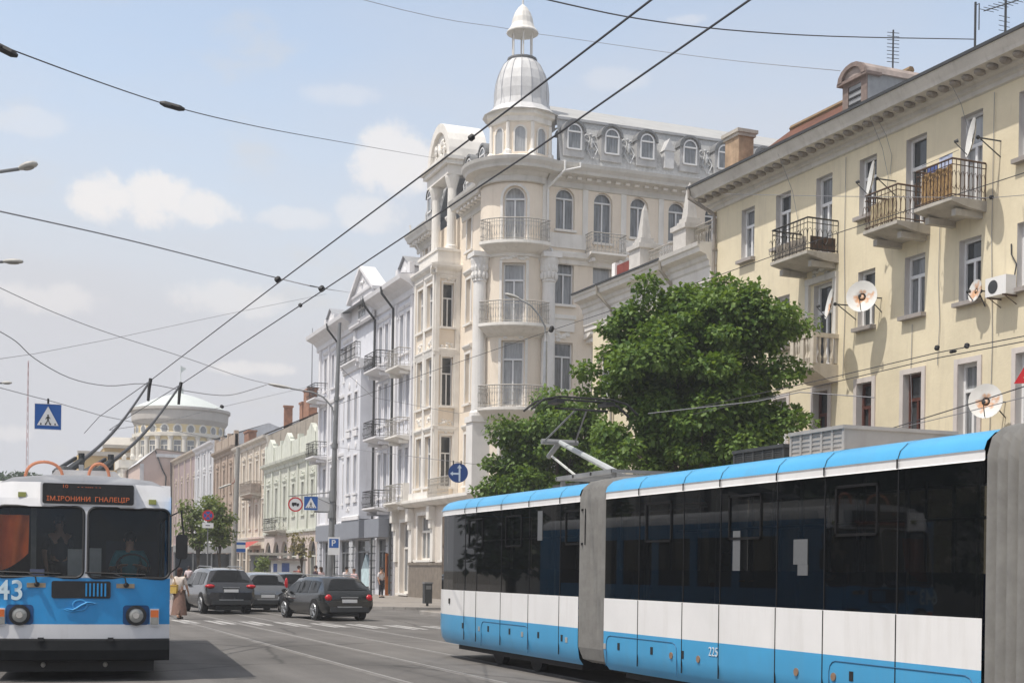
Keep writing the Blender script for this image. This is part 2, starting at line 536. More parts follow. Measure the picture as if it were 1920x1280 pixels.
SC.view_settings.view_transform = 'Standard'; SC.view_settings.look = 'None'; SC.view_settings.exposure = 0.66; SC.view_settings.gamma = 1
SC.cycles.max_bounces = 8; SC.cycles.transparent_max_bounces = 16; SC.cycles.diffuse_bounces = 4; SC.cycles.glossy_bounces = 4
SC.cycles.caustics_reflective = False; SC.cycles.caustics_refractive = False; SC.cycles.sample_clamp_indirect = 8

# ------------------------------------------------------------ shared materials
M = {}
M['cream'] = mat('cream_stucco', (.79, .73, .65), .85, .12, .6, streak=.4, bump=.15, bscale=12, dirt=(.5, .44, .37))
M['creamtrim'] = mat('cream_trim', (.80, .77, .72), .8, .12, .8, streak=.45, dirt=(.48, .45, .40), bump=.1, bscale=20)
M['zinc'] = mat('zinc_roof', (.42, .43, .45), .45, .12, 1.2, metal=.35, spec=.5, streak=.25)
M['zincpale'] = mat('pale_zinc', (.62, .62, .62), .55, .15, 1.5, metal=.05, streak=.25)
M['yellow'] = mat('yellow_stucco', (.74, .655, .475), .88, .12, .5, streak=.5, bump=.2, bscale=10, dirt=(.52, .45, .34))
M['greytrim'] = mat('grey_plaster', (.64, .61, .56), .85, .15, 1.0, streak=.35, bump=.15, bscale=18)
M['lilac'] = mat('lilac_stucco', (.70, .71, .755), .85, .1, .6, streak=.3)
M['lilactrim'] = mat('white_stucco', (.76, .75, .76), .8, .08, .8, streak=.2, bump=.1)
M['white'] = mat('white_paint', (.78, .77, .75), .5, .06, 2)
M['pvc'] = mat('white_window_frame', (.74, .74, .74), .35, .04, 2)
M['brownframe'] = mat('brown_window_frame', (.10, .035, .025), .5, .2, 4)
M['iron'] = mat('black_iron', (.045, .042, .04), .5, .3, 6, metal=.3)
M['greyiron'] = mat('grey_iron', (.42, .40, .37), .55, .2, 6, metal=.2)
M['rustiron'] = mat('rusty_iron', (.10, .06, .04), .7, .4, 6)
M['concrete'] = mat('old_concrete', (.45, .42, .37), .9, .2, 1.5, streak=.5, bump=.3, bscale=15, dirt=(.20, .17, .13))
M['brick'] = mat('old_brick', (.33, .17, .11), .9, .35, 3, streak=.3, bump=.3)
M['tile'] = mat('red_roof_tile', (.13, .052, .03), .85, .4, 1.2, streak=.4, bump=.4, bscale=6)
M['steel'] = mat('galvanised_steel', (.36, .37, .38), .4, .15, 3, metal=.6)
M['polegrey'] = mat('grey_pole_paint', (.22, .225, .23), .55, .2, 2, metal=.1, streak=.2)
M['black'] = mat('black_rubber', (.02, .02, .021), .6, .2, 8)
M['wire'] = mat('dark_cable', (.05, .05, .055), .6, 0)
M['wirepale'] = mat('weathered_cable', (.22, .22, .235), .6, 0)
M['bark'] = mat('bark', (.10, .08, .06), .9, .3, 5, bump=.6, bscale=14)
M['asphalt'] = None
M['blue'] = mat('tram_sky_blue', (.07, .36, .64), .32, .08, 1.2, spec=.5, streak=.35, dirt=(.10, .30, .48))
M['tramwhite'] = mat('tram_white', (.80, .79, .78), .34, .06, 1.2, spec=.5, streak=.3, dirt=(.55, .52, .48))
M['trolblue'] = mat('trolleybus_blue', (.022, .27, .60), .33, .12, 2, spec=.5, streak=.45, dirt=(.05, .2, .4))
M['trolwhite'] = mat('trolleybus_white', (.66, .66, .67), .35, .07, 2, streak=.2)
M['darkgrey'] = mat('dark_grey', (.045, .048, .05), .6, .2, 3)
M['seam'] = mat('panel_seam', (.025, .025, .027), .8, 0, spec=.1)
M['bellows'] = mat('grey_bellows', (.35, .34, .32), .85, .2, 4, streak=.35, dirt=(.30, .28, .25))
M['chrome'] = mat('reflector', (.7, .7, .68), .15, 0, metal=.9)
M['lamp'] = mat('lamp_glass', (.30, .30, .28), .08, .1, 20, spec=.8)
M['orange'] = mat('orange_plastic', (.65, .16, .04), .35, .1, 5)
M['amber'] = mat('amber_plastic', (.55, .38, .10), .4, .1, 5)
M['redlens'] = mat('red_lens', (.45, .012, .02), .2, .1, 8)
M['gdark'] = mat('dark_window_glass', (.06, .066, .07), .04, .5, .8, spec=.6)
M['gmid'] = mat('curtained_window_glass', (.24, .25, .26), .06, .6, 3.0, spec=.6, vs=(3, 3, .25))
M['gpale'] = mat('blind_window_glass', (.38, .39, .40), .08, .4, 3.0, spec=.6, vs=(3, 3, .25))
M['tramglass'] = glass('tram_window_glass', (.005, .006, .007), .80, .02, .36, .4)
M['windscreen'] = glass('windscreen_glass', (.03, .034, .034), .16, .02, .40, .8)
M['carglass'] = mat('car_glass', (.008, .009, .01), .03, 0, spec=.3)
M['signblue'] = mat('sign_blue', (.015, .10, .36), .4, .05, 3)
M['signwhite'] = mat('sign_white', (.75, .75, .75), .4, .05, 3)
M['signred'] = mat('sign_red', (.55, .02, .025), .4, .05, 3)
M['signblack'] = mat('sign_black', (.02, .02, .02), .5, 0)
GL = [M['gdark'], M['gmid'], M['gmid'], M['gpale'], M['gmid']]

# ------------------------------------------------------------ ground, road, pavement
def asphalt():
    m = bpy.data.materials.new('asphalt'); m.use_nodes = True
    nt = m.node_tree; N = nt.nodes; L = nt.links
    b = N['Principled BSDF']; b.inputs['Roughness'].default_value = .82; b.inputs['Specular IOR Level'].default_value = .3
    geo = N.new('ShaderNodeNewGeometry')
    def nz(sc, det, rough, map_=(1, 1, 1)):
        mp = N.new('ShaderNodeMapping'); mp.inputs['Scale'].default_value = map_; L.new(geo.outputs['Position'], mp.inputs['Vector'])
        n = N.new('ShaderNodeTexNoise'); n.inputs['Scale'].default_value = sc; n.inputs['Detail'].default_value = det; n.inputs['Roughness'].default_value = rough
        L.new(mp.outputs[0], n.inputs['Vector']); return n.outputs['Fac']
    big = nz(.25, 6, .6); lane = nz(1.0, 5, .6, (1.1, .06, 1)); fine = nz(26, 3, .7)
    def mr(x, a, b_, c, d):
        r = N.new('ShaderNodeMapRange'); r.inputs['From Min'].default_value = a; r.inputs['From Max'].default_value = b_
        r.inputs['To Min'].default_value = c; r.inputs['To Max'].default_value = d; L.new(x, r.inputs['Value']); return r.outputs['Result']
    def mul(x, y):
        k = N.new('ShaderNodeMath'); k.operation = 'MULTIPLY'; L.new(x, k.inputs[0]); L.new(y, k.inputs[1]); return k.outputs[0]
    f = mul(mul(mr(big, .3, .7, .72, 1.2), mr(lane, .3, .7, .74, 1.2)), mr(fine, .2, .8, .8, 1.2))
    vo = N.new('ShaderNodeTexVoronoi'); vo.feature = 'DISTANCE_TO_EDGE'; vo.inputs['Scale'].default_value = .2
    dn = N.new('ShaderNodeTexNoise'); dn.inputs['Scale'].default_value = 1.2; dn.inputs['Detail'].default_value = 5; L.new(geo.outputs['Position'], dn.inputs['Vector'])
    dm = N.new('ShaderNodeMix'); dm.data_type = 'VECTOR'; dm.inputs[0].default_value = .25
    L.new(geo.outputs['Position'], dm.inputs[4]); L.new(dn.outputs['Color'], dm.inputs[5]); L.new(dm.outputs[1], vo.inputs['Vector'])
    f = mul(f, mr(vo.outputs['Distance'], 0.0, .012, .55, 1))
    mx = N.new('ShaderNodeMix'); mx.data_type = 'RGBA'; mx.blend_type = 'MULTIPLY'; mx.inputs[0].default_value = 1
    mx.inputs[6].default_value = (.142, .134, .127, 1); L.new(f, mx.inputs[7]); L.new(mx.outputs[2], b.inputs['Base Color'])
    bp = N.new('ShaderNodeBump'); bp.inputs['Strength'].default_value = .25; bp.inputs['Distance'].default_value = .01
    L.new(fine, bp.inputs['Height']); L.new(bp.outputs[0], b.inputs['Normal'])
    m.diffuse_color = (.13, .13, .13, 1)
    return m


M['asphalt'] = asphalt()
M['paving'] = mat('paving_stone', (.27, .245, .22), .85, .2, .8, streak=0, bump=.2, bscale=8)
M['soil'] = mat('town_ground', (.16, .14, .11), .95, .3, .2)
M['kerb'] = mat('kerb_stone', (.33, .31, .29), .85, .2, 1.5)


def structure(mb, name, m):
    o = mb.build(name, m); o['kind'] = 'structure'; return o


# ------------------------------------------------------------ a little summer haze in the street air
HAZE = .0008
hz = MB(); hz.box(-70, 130, -45, 430, -1.2, 60)
hm = bpy.data.materials.new('haze_air'); hm.use_nodes = True
for n_h in list(hm.node_tree.nodes):
    if n_h.type == 'BSDF_PRINCIPLED': hm.node_tree.nodes.remove(n_h)
pvn = hm.node_tree.nodes.new('ShaderNodeVolumePrincipled'); pvn.inputs['Density'].default_value = HAZE; pvn.inputs['Color'].default_value = (.93, .95, 1, 1); pvn.inputs['Anisotropy'].default_value = .1
hm.node_tree.links.new(pvn.outputs[0], hm.node_tree.nodes['Material Output'].inputs['Volume'])
ho = hz.build('haze', hm); ho['kind'] = 'stuff'
import bmesh
bmh = bmesh.new(); bmh.from_mesh(ho.data); bmesh.ops.recalc_face_normals(bmh, faces=bmh.faces); bmh.to_mesh(ho.data); bmh.free()

structure(MB().quad((-2500, -400, -.03), (2500, -400, -.03), (2500, 4500, -.03), (-2500, 4500, -.03)), 'ground', M['soil'])
structure(MB().quad((-12, -40, 0), (70, -40, 0), (70, 420, 0), (-12, 420, 0)), 'road', M['asphalt'])


def slab(mb, pts, z0, z1, m=0):
    n = len(pts)
    mb.add([(x, y, z0) for x, y in pts] + [(x, y, z1) for x, y in pts], [tuple(range(n, 2 * n))] + [(i, (i + 1) % n, n + (i + 1) % n, n + i) for i in range(n)], m)


def round_corner(c, r, a0, a1, n=8): return [(c[0] + r * math.cos(a0 + (a1 - a0) * k / n), c[1] + r * math.sin(a0 + (a1 - a0) * k / n)) for k in range(n + 1)]


pv = MB()
slab(pv, [(15.7, 260)] + round_corner((18.2, 59.2), 2.5, PI, 1.5 * PI) + [(69, 56.7), (69, 66), (26, 66), (24.5, 70), (24.5, 260)], -.02, .11)
slab(pv, [(16.2, -30), (27, -30), (27, 53), (18.2, 53)] + round_corner((18.2, 51), 2.0, .5 * PI, PI)[1:], -.02, .11)
slab(pv, [(-40, -30), (-2.4, -30), (-2.4, 300), (-40, 300)], -.02, .11)
structure(pv, 'pavement', M['paving'])
kb = MB()
def kerb(pts):
    for (a, b), (c, e) in zip(pts[:-1], pts[1:]):
        l = math.hypot(c - a, e - b); nx, ny = (e - b) / l * .09, -(c - a) / l * .09
        slab(kb, [(a + nx, b + ny), (c + nx, e + ny), (c - nx, e - ny), (a - nx, b - ny)], -.02, .125)
kerb([(15.7, 260)] + round_corner((18.2, 59.2), 2.5, PI, 1.5 * PI) + [(69, 56.7)])
kerb([(27, 53), (18.2, 53)] + round_corner((18.2, 51), 2.0, .5 * PI, PI)[1:] + [(16.2, -30)])
structure(kb, 'kerb', M['kerb'])
# tram rails set in the asphalt
ra_ = MB()
for x in (6.17, 7.6, 9.03, 10.46):
    ra_.box(x - .03, x + .03, -20, 300, -.01, .005, 2)
    ra_.quad((x - .16, -20, .003), (x - .05, -20, .003), (x - .05, 300, .003), (x - .16, 300, .003), 1)
structure(ra_, 'tram_rails', [M['steel'], mat('rail_bed', (.19, .18, .17), .85, .3, 2), mat('worn_rail', (.26, .25, .24), .6, .2, 3)])
# ------------------------------------------------------------ the yellow apartment block (right) and its low wing
YF = Flat((26.5, 38), R(-2))
yb = thing('apartment_block', 'long cream yellow block with grey bracketed cornice, satellite dishes and old balconies', 'building', (27, 36, 0))
yw_ops = []
wins = []      # (op, frame, kind)
U_L, U_R = 8.45, -18.0
cols = [(6.71, 5.85), (4.48, 3.57), (2.09, 1.19), (-.26, -1.13), (-2.56, -3.5), (-4.99, -5.9), (-7.31, -8.25), (-9.7, -10.6), (-12.0, -12.9), (-14.3, -15.2)]
for i, (b, a) in enumerate(cols):
    door4 = i in (2, 4, 5)
    wins.append((a, b, 12.4 if door4 else 13.25, 15.12, 4, i))
    door3 = i == 2
    wins.append((a - (.05 if door3 else 0), b + (.05 if door3 else 0), 8.75 if door3 else 9.68, 11.5, 3, i))
    wins.append((a + .05, b - .05, 5.62, 7.9, 2, i))
    wins.append((a - .1, b + .1, 1.1, 3.9, 1, i))
mb = MB(YF)
M['greyroom'] = mat('white_reveal', (.60, .575, .55), .8, .08, 2, streak=.2)
wall(mb, U_R, U_L, -.05, 15.9, [w_[:4] for w_ in wins], rev=.24, mr=1)
mb.quad((U_L, 0, -.05), (U_L, -11, -.05), (U_L, -11, 15.9), (U_L, 0, 15.9))
mb.quad((U_R, 0, -.05), (U_R, -11, -.05), (U_R, -11, 15.9), (U_R, 0, 15.9))
mb.quad((U_R, -11, -.05), (U_L, -11, -.05), (U_L, -11, 15.9), (U_R, -11, 15.9))
mb.build('wall', [M['yellow'], M['greyroom']], yb)
SILLM = mat('grey_sill', (.34, .31, .29), .85, .15, 2, streak=.3); SURM = mat('pinkish_surround', (.60, .55, .52), .85, .1, 2, streak=.25)
for a, b, c, e, fl, i in wins:
    fr_ = M['pvc']; g = rng.choice(GL); tr = .34; mu = 1; sur = 0
    if fl == 2 and i in (2, 3, 4): fr_ = M['brownframe']; g = M['gdark']
    if fl == 2: sur = .16
    if fl == 4 and i == 4: g = M['gdark']
    window(YF, yb, (a, b, c, e), fr_, g, SILLM if fl != 2 else SURM, rev=.24, tr=tr, mull=mu, fw=.085, sur=sur if fl == 2 else .0,
           sill=.2 if (fl in (3, 4) and c not in (12.4, 8.75)) else 0.0, head=.0, name='window')
# cornice
mb = MB(YF)
mb.extr(U_R, U_L + .55, [(0, 15.5), (.08, 15.53), (.08, 15.66), (.16, 15.7), (.16, 15.8), (.28, 15.86), (.32, 15.93), (.80, 15.98), (.84, 16.08), (.95, 16.26), (1.0, 16.36), (0, 16.46)], 0)
mb.extr(U_L, U_L + .55, [(-10, 15.5), (-10, 16.46), (0, 16.46), (0, 15.5)], 0)
mb.box(U_R, U_L + .58, 0.98, 1.04, 16.34, 16.43, 1)
mb.build('cornice', [M['greytrim'], M['darkgrey']], yb)
mb = MB(YF)
n_ = 52
for k in range(n_):
    u = U_L + .2 - k * .5
    if u < U_R: break
    mb.ball((u, .54, 15.9), (.13, .2, .10), 0, 7, 5)
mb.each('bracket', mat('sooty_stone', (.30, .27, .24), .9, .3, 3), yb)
# roof and ridge
mb = MB(YF)
mb.quad((1.2, .1, 16.44), (U_L, .1, 16.44), (U_L - .2, -3.2, 19.0), (1.2, -3.2, 19.0))
mb.quad((1.2, -6.5, 16.44), (U_L, -6.5, 16.44), (U_L - .2, -3.2, 19.0), (1.2, -3.2, 19.0))
mb.poly([(U_L, .1, 16.44), (U_L, -6.5, 16.44), (U_L - .2, -3.2, 19.0)]); mb.poly([(1.2, .1, 16.44), (1.2, -6.5, 16.44), (1.2, -3.2, 19.0)])
mb.tube([(1.2, -3.2, 19.02), (U_L - .2, -3.2, 19.02)], .13, 6, 1)
mb.quad((U_R, .1, 16.44), (1.2, .1, 16.44), (1.2, -5.5, 18.2), (U_R, -5.5, 18.4), 2); mb.quad((U_R, -11, 16.44), (U_L, -11, 16.44), (U_L, -5.5, 18.2), (U_R, -5.5, 18.4), 2)
mb.build('roof', [M['tile'], mat('ridge_tile', (.22, .15, .08), .85, .25, 2), M['zinc']], yb)
# dormer
dm = MB(YF)
da, db, d0, d1, dz = .42, 1.72, -.75, -4.8, 18.3
dm.box(da, db, d1, d0 - .04, 16.6, dz, 0)
dm.box(da, da + .3, d0 - .04, d0, 16.6, dz, 1); dm.box(db - .3, db, d0 - .04, d0, 16.6, dz, 1); dm.box(da + .3, db - .3, d0 - .04, d0, 18.1, dz, 1)
P = arc_pts(da - .1, db + .1, dz, .5, 8)
dm.prism(P, d0 + .05, d1, 2)
Pi = arc_pts(da + .12, db - .12, dz, .36, 8)
dm.prism(P + Pi[::-1], d0 + .05, d0 + .16, 1)
for k in range(5): dm.box(da + .32, db - .32, d0 - .06 - .02 * k, d0 - .01, 17.0 + .22 * k, 17.06 + .22 * k, 3)
dm.box(da + .3, db - .3, d0 - .2, d0 - .1, 16.7, 18.1, 3)
dm.box(da - .15, db + .15, d0 - .5, d0 + .14, dz - .08, dz + .02, 1)
dm.build('dormer', [mat('slate_sheet', (.30, .31, .32), .6, .2, 3, streak=.3), mat('old_wood', (.22, .17, .15), .85, .3, 4), mat('dormer_roof', (.36, .30, .27), .8, .3, 3), M['black']], yb)
# chimney
ch = MB(YF)
ch.box(7.3, 8.25, -.85, -.2, 16.4, 18.1, 0); ch.box(7.24, 8.31, -.92, -.14, 18.1, 18.22, 1); ch.box(7.18, 8.37, -.98, -.08, 18.22, 18.35, 1)
ch.build('chimney', [mat('patched_brick', (.42, .30, .20), .9, .4, 2.5, streak=.4, bump=.3), M['concrete']], yb)
# drain pipe at the corner
dp = MB(YF)
dp.tube([(U_L + .45, .98, 16.38), (U_L + .45, .98, 16.0), (U_L + .05, .12, 15.4), (U_L - .02, .12, 15.2), (U_L - .02, .12, .2)], .07, 8)
for z in (14, 11, 8, 5): dp.box(U_L - .1, U_L + .06, 0, .2, z, z + .06)
dp.build('drain_pipe', mat('pipe_grey', (.30, .27, .24), .7, .2, 3), yb)


def iron_balcony(fr, parent, u0, u1, z, d=1.2, rail=1.08, slabm=None, ironm=None, panel=None, nbar=22):
    mb = MB(fr)
    mb.extr(u0, u1, [(0, z - .30), (d * .45, z - .26), (d, z - .12), (d + .04, z - .1), (d + .04, z), (0, z)], 0)
    mb.box(u0 + .15, u0 + .33, 0, d * .8, z - .46, z - .27, 0); mb.box(u1 - .33, u1 - .15, 0, d * .8, z - .46, z - .27, 0)
    b = mb.build('balcony', slabm or M['concrete'], parent)
    railing(fr, b, [(u0 + .04, .02), (u0 + .04, d), (u1 - .04, d), (u1 - .04, .02)], z, z + rail, ironm or M['iron'], nbar)
    if panel:
        for k, (a0, a1, dd, m_, z0, z1) in enumerate(panel):
            pm = MB(fr)
            if a0 == a1: pm.quad((a0, .1, z + z0), (a0, dd, z + z0), (a0, dd, z + z1), (a0, .1, z + z1))
            else:
                nseg = 14; pts = []
                for i in range(nseg + 1):
                    u = a0 + (a1 - a0) * i / nseg; ww = dd - .05 + .025 * math.sin(i * 2.1)
                    pts += [(u, ww, z + z0), (u, ww, z + z1 + .03 * math.sin(i * 1.3))]
                pm.add(pts, [(2 * i, 2 * i + 1, 2 * i + 3, 2 * i + 2) for i in range(nseg)])
            pm.build('screen', m_, b)
    return b


straw = mat('straw_screen', (.42, .27, .12), .9, .45, 9)
iron_balcony(YF, yb, .78, 2.9, 12.32, 1.22, panel=[(1.0, 2.75, 1.2, mat('sheet_metal', (.30, .26, .21), .7, .5, 2.5, streak=.5), .05, .5), (.84, .84, 1.1, M['rustiron'], .03, .5)])
iron_balcony(YF, yb, -3.72, -2.1, 12.28, 1.2, panel=[(-3.5, -2.3, 1.18, mat('yellowed_screen', (.52, .43, .27), .9, .3, 5), .1, .75)], ironm=M['rustiron'])
iron_balcony(YF, yb, -6.1, -4.5, 12.4, 1.22, ironm=M['rustiron'], panel=[(-5.95, -4.6, 1.16, straw, .03, .95)], nbar=26)
# stone balcony on the second row
mb = MB(YF)
mb.extr(.72, 1.62 + .35, [(0, 8.08), (.35, 8.1), (.95, 8.42), (1.02, 8.5), (1.02, 8.66), (0, 8.66)])
mb.box(.72, 1.97, .92, 1.04, 9.52, 9.66); mb.box(.72, .84, 0, .92, 9.52, 9.66); mb.box(1.85, 1.97, 0, .92, 9.52, 9.66)
for u in (.78, 1.34, 1.91):
    mb.box(u - .09, u + .09, .9, 1.02, 8.66, 9.52)
for u in (.97, 1.12, 1.55, 1.7):
    mb.lathe((u, .96), [(.045, 8.66), (.075, 8.85), (.03, 9.05), (.06, 9.3), (.05, 9.52)], 8)
for dd in (.25, .5, .72):
    for u in (.78, 1.91): mb.lathe((u, dd), [(.045, 8.66), (.075, 8.85), (.03, 9.05), (.06, 9.3), (.05, 9.52)], 8)
mb.build('stone_balcony', mat('balcony_stone', (.60, .54, .45), .85, .15, 2, streak=.4), yb)
# stone portal round the balcony door
mb = MB(YF)
for u0, u1 in ((.78, .98), (2.32, 2.52)): mb.box(u0, u1, 0, .1, 8.7, 11.55)
mb.box(.78, 2.52, 0, .12, 11.55, 11.75)
relief(mb, 1.65, 11.98, 1.3, .35, 0, 14, .1, 3)
mb.build('door_portal', M['greytrim'], yb)

# loose cables hanging down the wall
for u, z0, z1, dd, top in ((-1.9, 14.2, 16.3, .05, .9), (-1.75, 13.3, 16.3, .06, .95), (-6.4, 5.2, 15.4, .03, .05), (.4, 8.2, 15.4, .03, .05), (-3.0, 5.6, 9.4, .03, .04), (3.1, 13.0, 16.2, .05, .9), (-4.2, 8.0, 12.2, .04, .05), (-5.3, 14.0, 16.3, .05, .95)):
    mb = MB(YF); mb.tube([(u, top, z1), (u + .05, dd + (top - dd) * .2, z0 + (z1 - z0) * .6), (u - .03, dd, z0 + (z1 - z0) * .3), (u + .04, dd, z0)], .011, 4); mb.build('hanging_cable', M['wirepale'], yb)
# ---- things fixed to the block
def dish(label, px, py, d, r, yawdeg, tilt=22, stain=True, arm=True, grp='satellite dishes on the yellow block'):
    u, v = YF.px(px, py, d); p = YF(u, d, v)
    t = thing('satellite_dish', label, 'satellite dish', p, R(yawdeg), grp)
    mb = MB(); n = 22; rings = 4; pts = [(0, .09 * r, 0)]; fs = []
    for k in range(1, rings + 1):
        q = k / rings
        for j in range(n):
            a = 2 * PI * j / n; x, z = r * q * math.cos(a), r * 1.08 * q * math.sin(a)
            pts.append((x, -.18 * r * (q * q) + .09 * r, z))
    for j in range(n): fs.append((0, 1 + j, 1 + (j + 1) % n))
    for k in range(rings - 1):
        for j in range(n):
            a = 1 + k * n; fs.append((a + j, a + (j + 1) % n, a + n + (j + 1) % n, a + n + j))
    pts2 = [(x, y + .02, z) for x, y, z in pts]; o = len(pts)
    fs2 = [tuple(i + o for i in f[::-1]) for f in fs]
    ct, st = math.cos(R(tilt)), math.sin(R(tilt))
    rot = lambda q: (q[0], q[1] * ct + q[2] * st, -q[1] * st + q[2] * ct)
    mb.add([rot(q) for q in pts + pts2], fs + fs2)
    ob = mb.build('reflector', DISHM if stain else DISHW, t, world=False, smooth=True)
    mb = MB()
    f0 = rot((0, -.9 * r, -.35 * r)); f1 = rot((0, -.1 * r, -.98 * r))
    mb.tube([f1, f0], .014, 5); mb.tube([f0, (f0[0], f0[1] + .1, f0[2] + .03)], [.04, .055], 8)
    mb.build('feed_horn', M['darkgrey'], t, world=False)
    mb = MB(); mb.ball((0, .17, 0), .06)
    wl = Vector((d, 0, 0)); wl.rotate(Matrix.Rotation(-R(yawdeg), 3, 'Z'))
    if arm:
        mb.tube([(0, .16, 0), tuple(wl + Vector((0, .02, .02)))], .022, 6); mb.tube([tuple(wl * .3), tuple(wl + Vector((0, 0, -.42)))], .018, 5)
    mb.build('bracket', M['darkgrey'], t, world=False)
    return t


def dish_mat(name, stain):
    m = mat(name, (.70, .69, .66), .5, .08, 3)
    if stain:
        nt = m.node_tree; N = nt.nodes; L = nt.links; b = N['Principled BSDF']
        tcn = N.new('ShaderNodeTexCoord'); no = N.new('ShaderNodeTexNoise'); no.inputs['Scale'].default_value = 5; no.inputs['Detail'].default_value = 6
        L.new(tcn.outputs['Object'], no.inputs['Vector'])
        le = N.new('ShaderNodeVectorMath'); le.operation = 'LENGTH'; L.new(tcn.outputs['Object'], le.inputs[0])
        s = N.new('ShaderNodeMath'); s.operation = 'MULTIPLY_ADD'; L.new(no.outputs['Fac'], s.inputs[0]); s.inputs[1].default_value = 1.1; 
        ng = N.new('ShaderNodeMath'); ng.operation = 'MULTIPLY'; L.new(le.outputs['Value'], ng.inputs[0]); ng.inputs[1].default_value = -.9
        L.new(ng.outputs[0], s.inputs[2])
        r = N.new('ShaderNodeMapRange'); r.inputs['From Min'].default_value = .28; r.inputs['From Max'].default_value = .46; r.inputs['To Max'].default_value = .8; L.new(s.outputs[0], r.inputs['Value'])
        mx = N.new('ShaderNodeMix'); mx.data_type = 'RGBA'; L.new(r.outputs['Result'], mx.inputs[0])
        src = b.inputs['Base Color'].links[0].from_socket
        L.new(src, mx.inputs[6]); mx.inputs[7].default_value = (.60, .27, .09, 1); L.new(mx.outputs[2], b.inputs['Base Color'])
    return m


DISHM = dish_mat('stained_dish', True); DISHW = dish_mat('clean_dish', False)
dish('large white satellite dish with rust stain hanging in front of a middle row window', 1616, 556, .75, .48, -45, 12)
dish('narrow rust stained satellite dish seen edge on beside the stone balcony door', 1556, 570, 1.0, .45, -112, 10)
dish('clean white satellite dish above the far top row window without balcony', 1634, 335, .9, .50, -116, 8, False)
dish('clean white satellite dish over the straw screened top balcony', 1822, 258, 1.0, .50, -117, 8, False)
dish('round white dish with orange lower half on the lowest window row', 1848, 752, .7, .46, -48, 10)
dish('rust faced dish on the wall just left of the air conditioner', 1829, 545, .35, .30, -95, 10)
# air conditioner
u, v = YF.px(1868, 537, .45)
ac = thing('air_conditioner', 'white air conditioner box on a wall bracket between middle row windows', 'air conditioner', YF(u, .3, v - .2))
mb = MB(YF); mb.box(u - .40, u + .40, .12, .48, v - .25, v + .27)
o = mb.build('casing', M['white'], ac)
mb = MB(YF); mb.poly([(u + .10 + .19 * math.cos(2 * PI * k / 16), .485, v + .19 * math.sin(2 * PI * k / 16)) for k in range(16)]); mb.quad((u + .403, .16, v - .2), (u + .403, .44, v - .2), (u + .403, .44, v + .2), (u + .403, .16, v + .2))
mb.build('fan_grille', M['darkgrey'], ac)
mb = MB(YF)
for q in (-.3, .3): mb.box(u + q - .02, u + q + .02, 0, .5, v - .29, v - .25); mb.tube([(u + q, 0, v - .5), (u + q, .45, v - .27)], .015, 4)
mb.build('bracket', M['rustiron'], ac)
mb = MB(YF); mb.tube([(u - .3, .1, v + .2), (u - .32, .04, v + .6), (u - .12, .04, v + .9), (u - .1, .03, v + 1.2)], .02, 5)
mb.build('pipe', M['wire'], ac)
# washing on the straw screened balcony
lm = mat('blue_white_cloth', (.45, .50, .66), .9, .5, 7)
mb = MB(YF)
def cloth(u0, u1, d, z0, z1, m=0):
    n = 8; pts = []
    for i in range(n + 1):
        u = u0 + (u1 - u0) * i / n
        pts += [(u, d + .03 * math.sin(i * 1.9), z0 + .05 * math.sin(i * 1.1)), (u, d, z1)]
    mb.add(pts, [(2 * i, 2 * i + 2, 2 * i + 3, 2 * i + 1) for i in range(n)], m)
cloth(-5.75, -5.2, .95, 13.0, 13.75); cloth(-5.15, -4.7, .98, 13.2, 13.6, 1)
mb.tube([(-6.0, .95, 13.76), (-4.5, .98, 13.7)], .008, 4, 2)
tag(mb.build('laundry', [lm, mat('blue_cloth', (.10, .14, .34), .9, .3, 8), M['wire']]), 'white and blue washing drying over the top balcony rail', 'laundry')
# roof aerials
def aerial(name_, label, px, pyb, pyt, d, kind):
    u, v0 = YF.px(px, pyb, d); _, v1 = YF.px(px, pyt, d)
    t = thing('roof_aerial', label, 'antenna', YF(u, d, v0), 0, 'aerials on the yellow block roof')
    mb = MB(YF); mb.tube([(u, d, v0 - 1.2), (u, d, v1)], .035 if kind else .03, 6)
    mb.build('mast', M['darkgrey'], t)
    mb = MB(YF)
    if kind == 0:
        for k in range(9): z = v1 - .1 - k * (v1 - v0) / 10; mb.tube([(u - .05, d - .22, z), (u + .05, d + .22, z)], .012, 4)
    elif kind == 1:
        mb.tube([(u - .16, d, v1 - .1), (u - .16, d, v0 + (v1 - v0) * .35)], .018, 5)
        mb.tube([(u, d, v1 - .1), (u - .16, d, v1 - .1)], .012, 4)
    else:
        z = v1 - .25; mb.tube([(u + .9, d, z + .12), (u - .5, d, z - .08)], .018, 5)
        for k in range(7): q = -.4 + k * .2; mb.tube([(u + q, d - .28, z + .13 * q), (u + q, d + .28, z + .13 * q)], .01, 4)
        for k in range(5): mb.tube([(u + .05, d - .2, z - .35 - .14 * k), (u + .05, d + .2, z - .35 - .14 * k)], .01, 4)
    mb.build('aerial_rods', M['darkgrey'], t)
aerial('a', 'short comb shaped aerial behind the dormer on the tile roof', 1674, 125, 57, -3.5, 0)
aerial('b', 'twin rod mast on the roof between the other two aerials', 1828, 90, 5, -1.0, 1)
aerial('c', 'tall aerial with sideways rods at the near end of the roof', 1885, 62, -8, -1.0, 2)

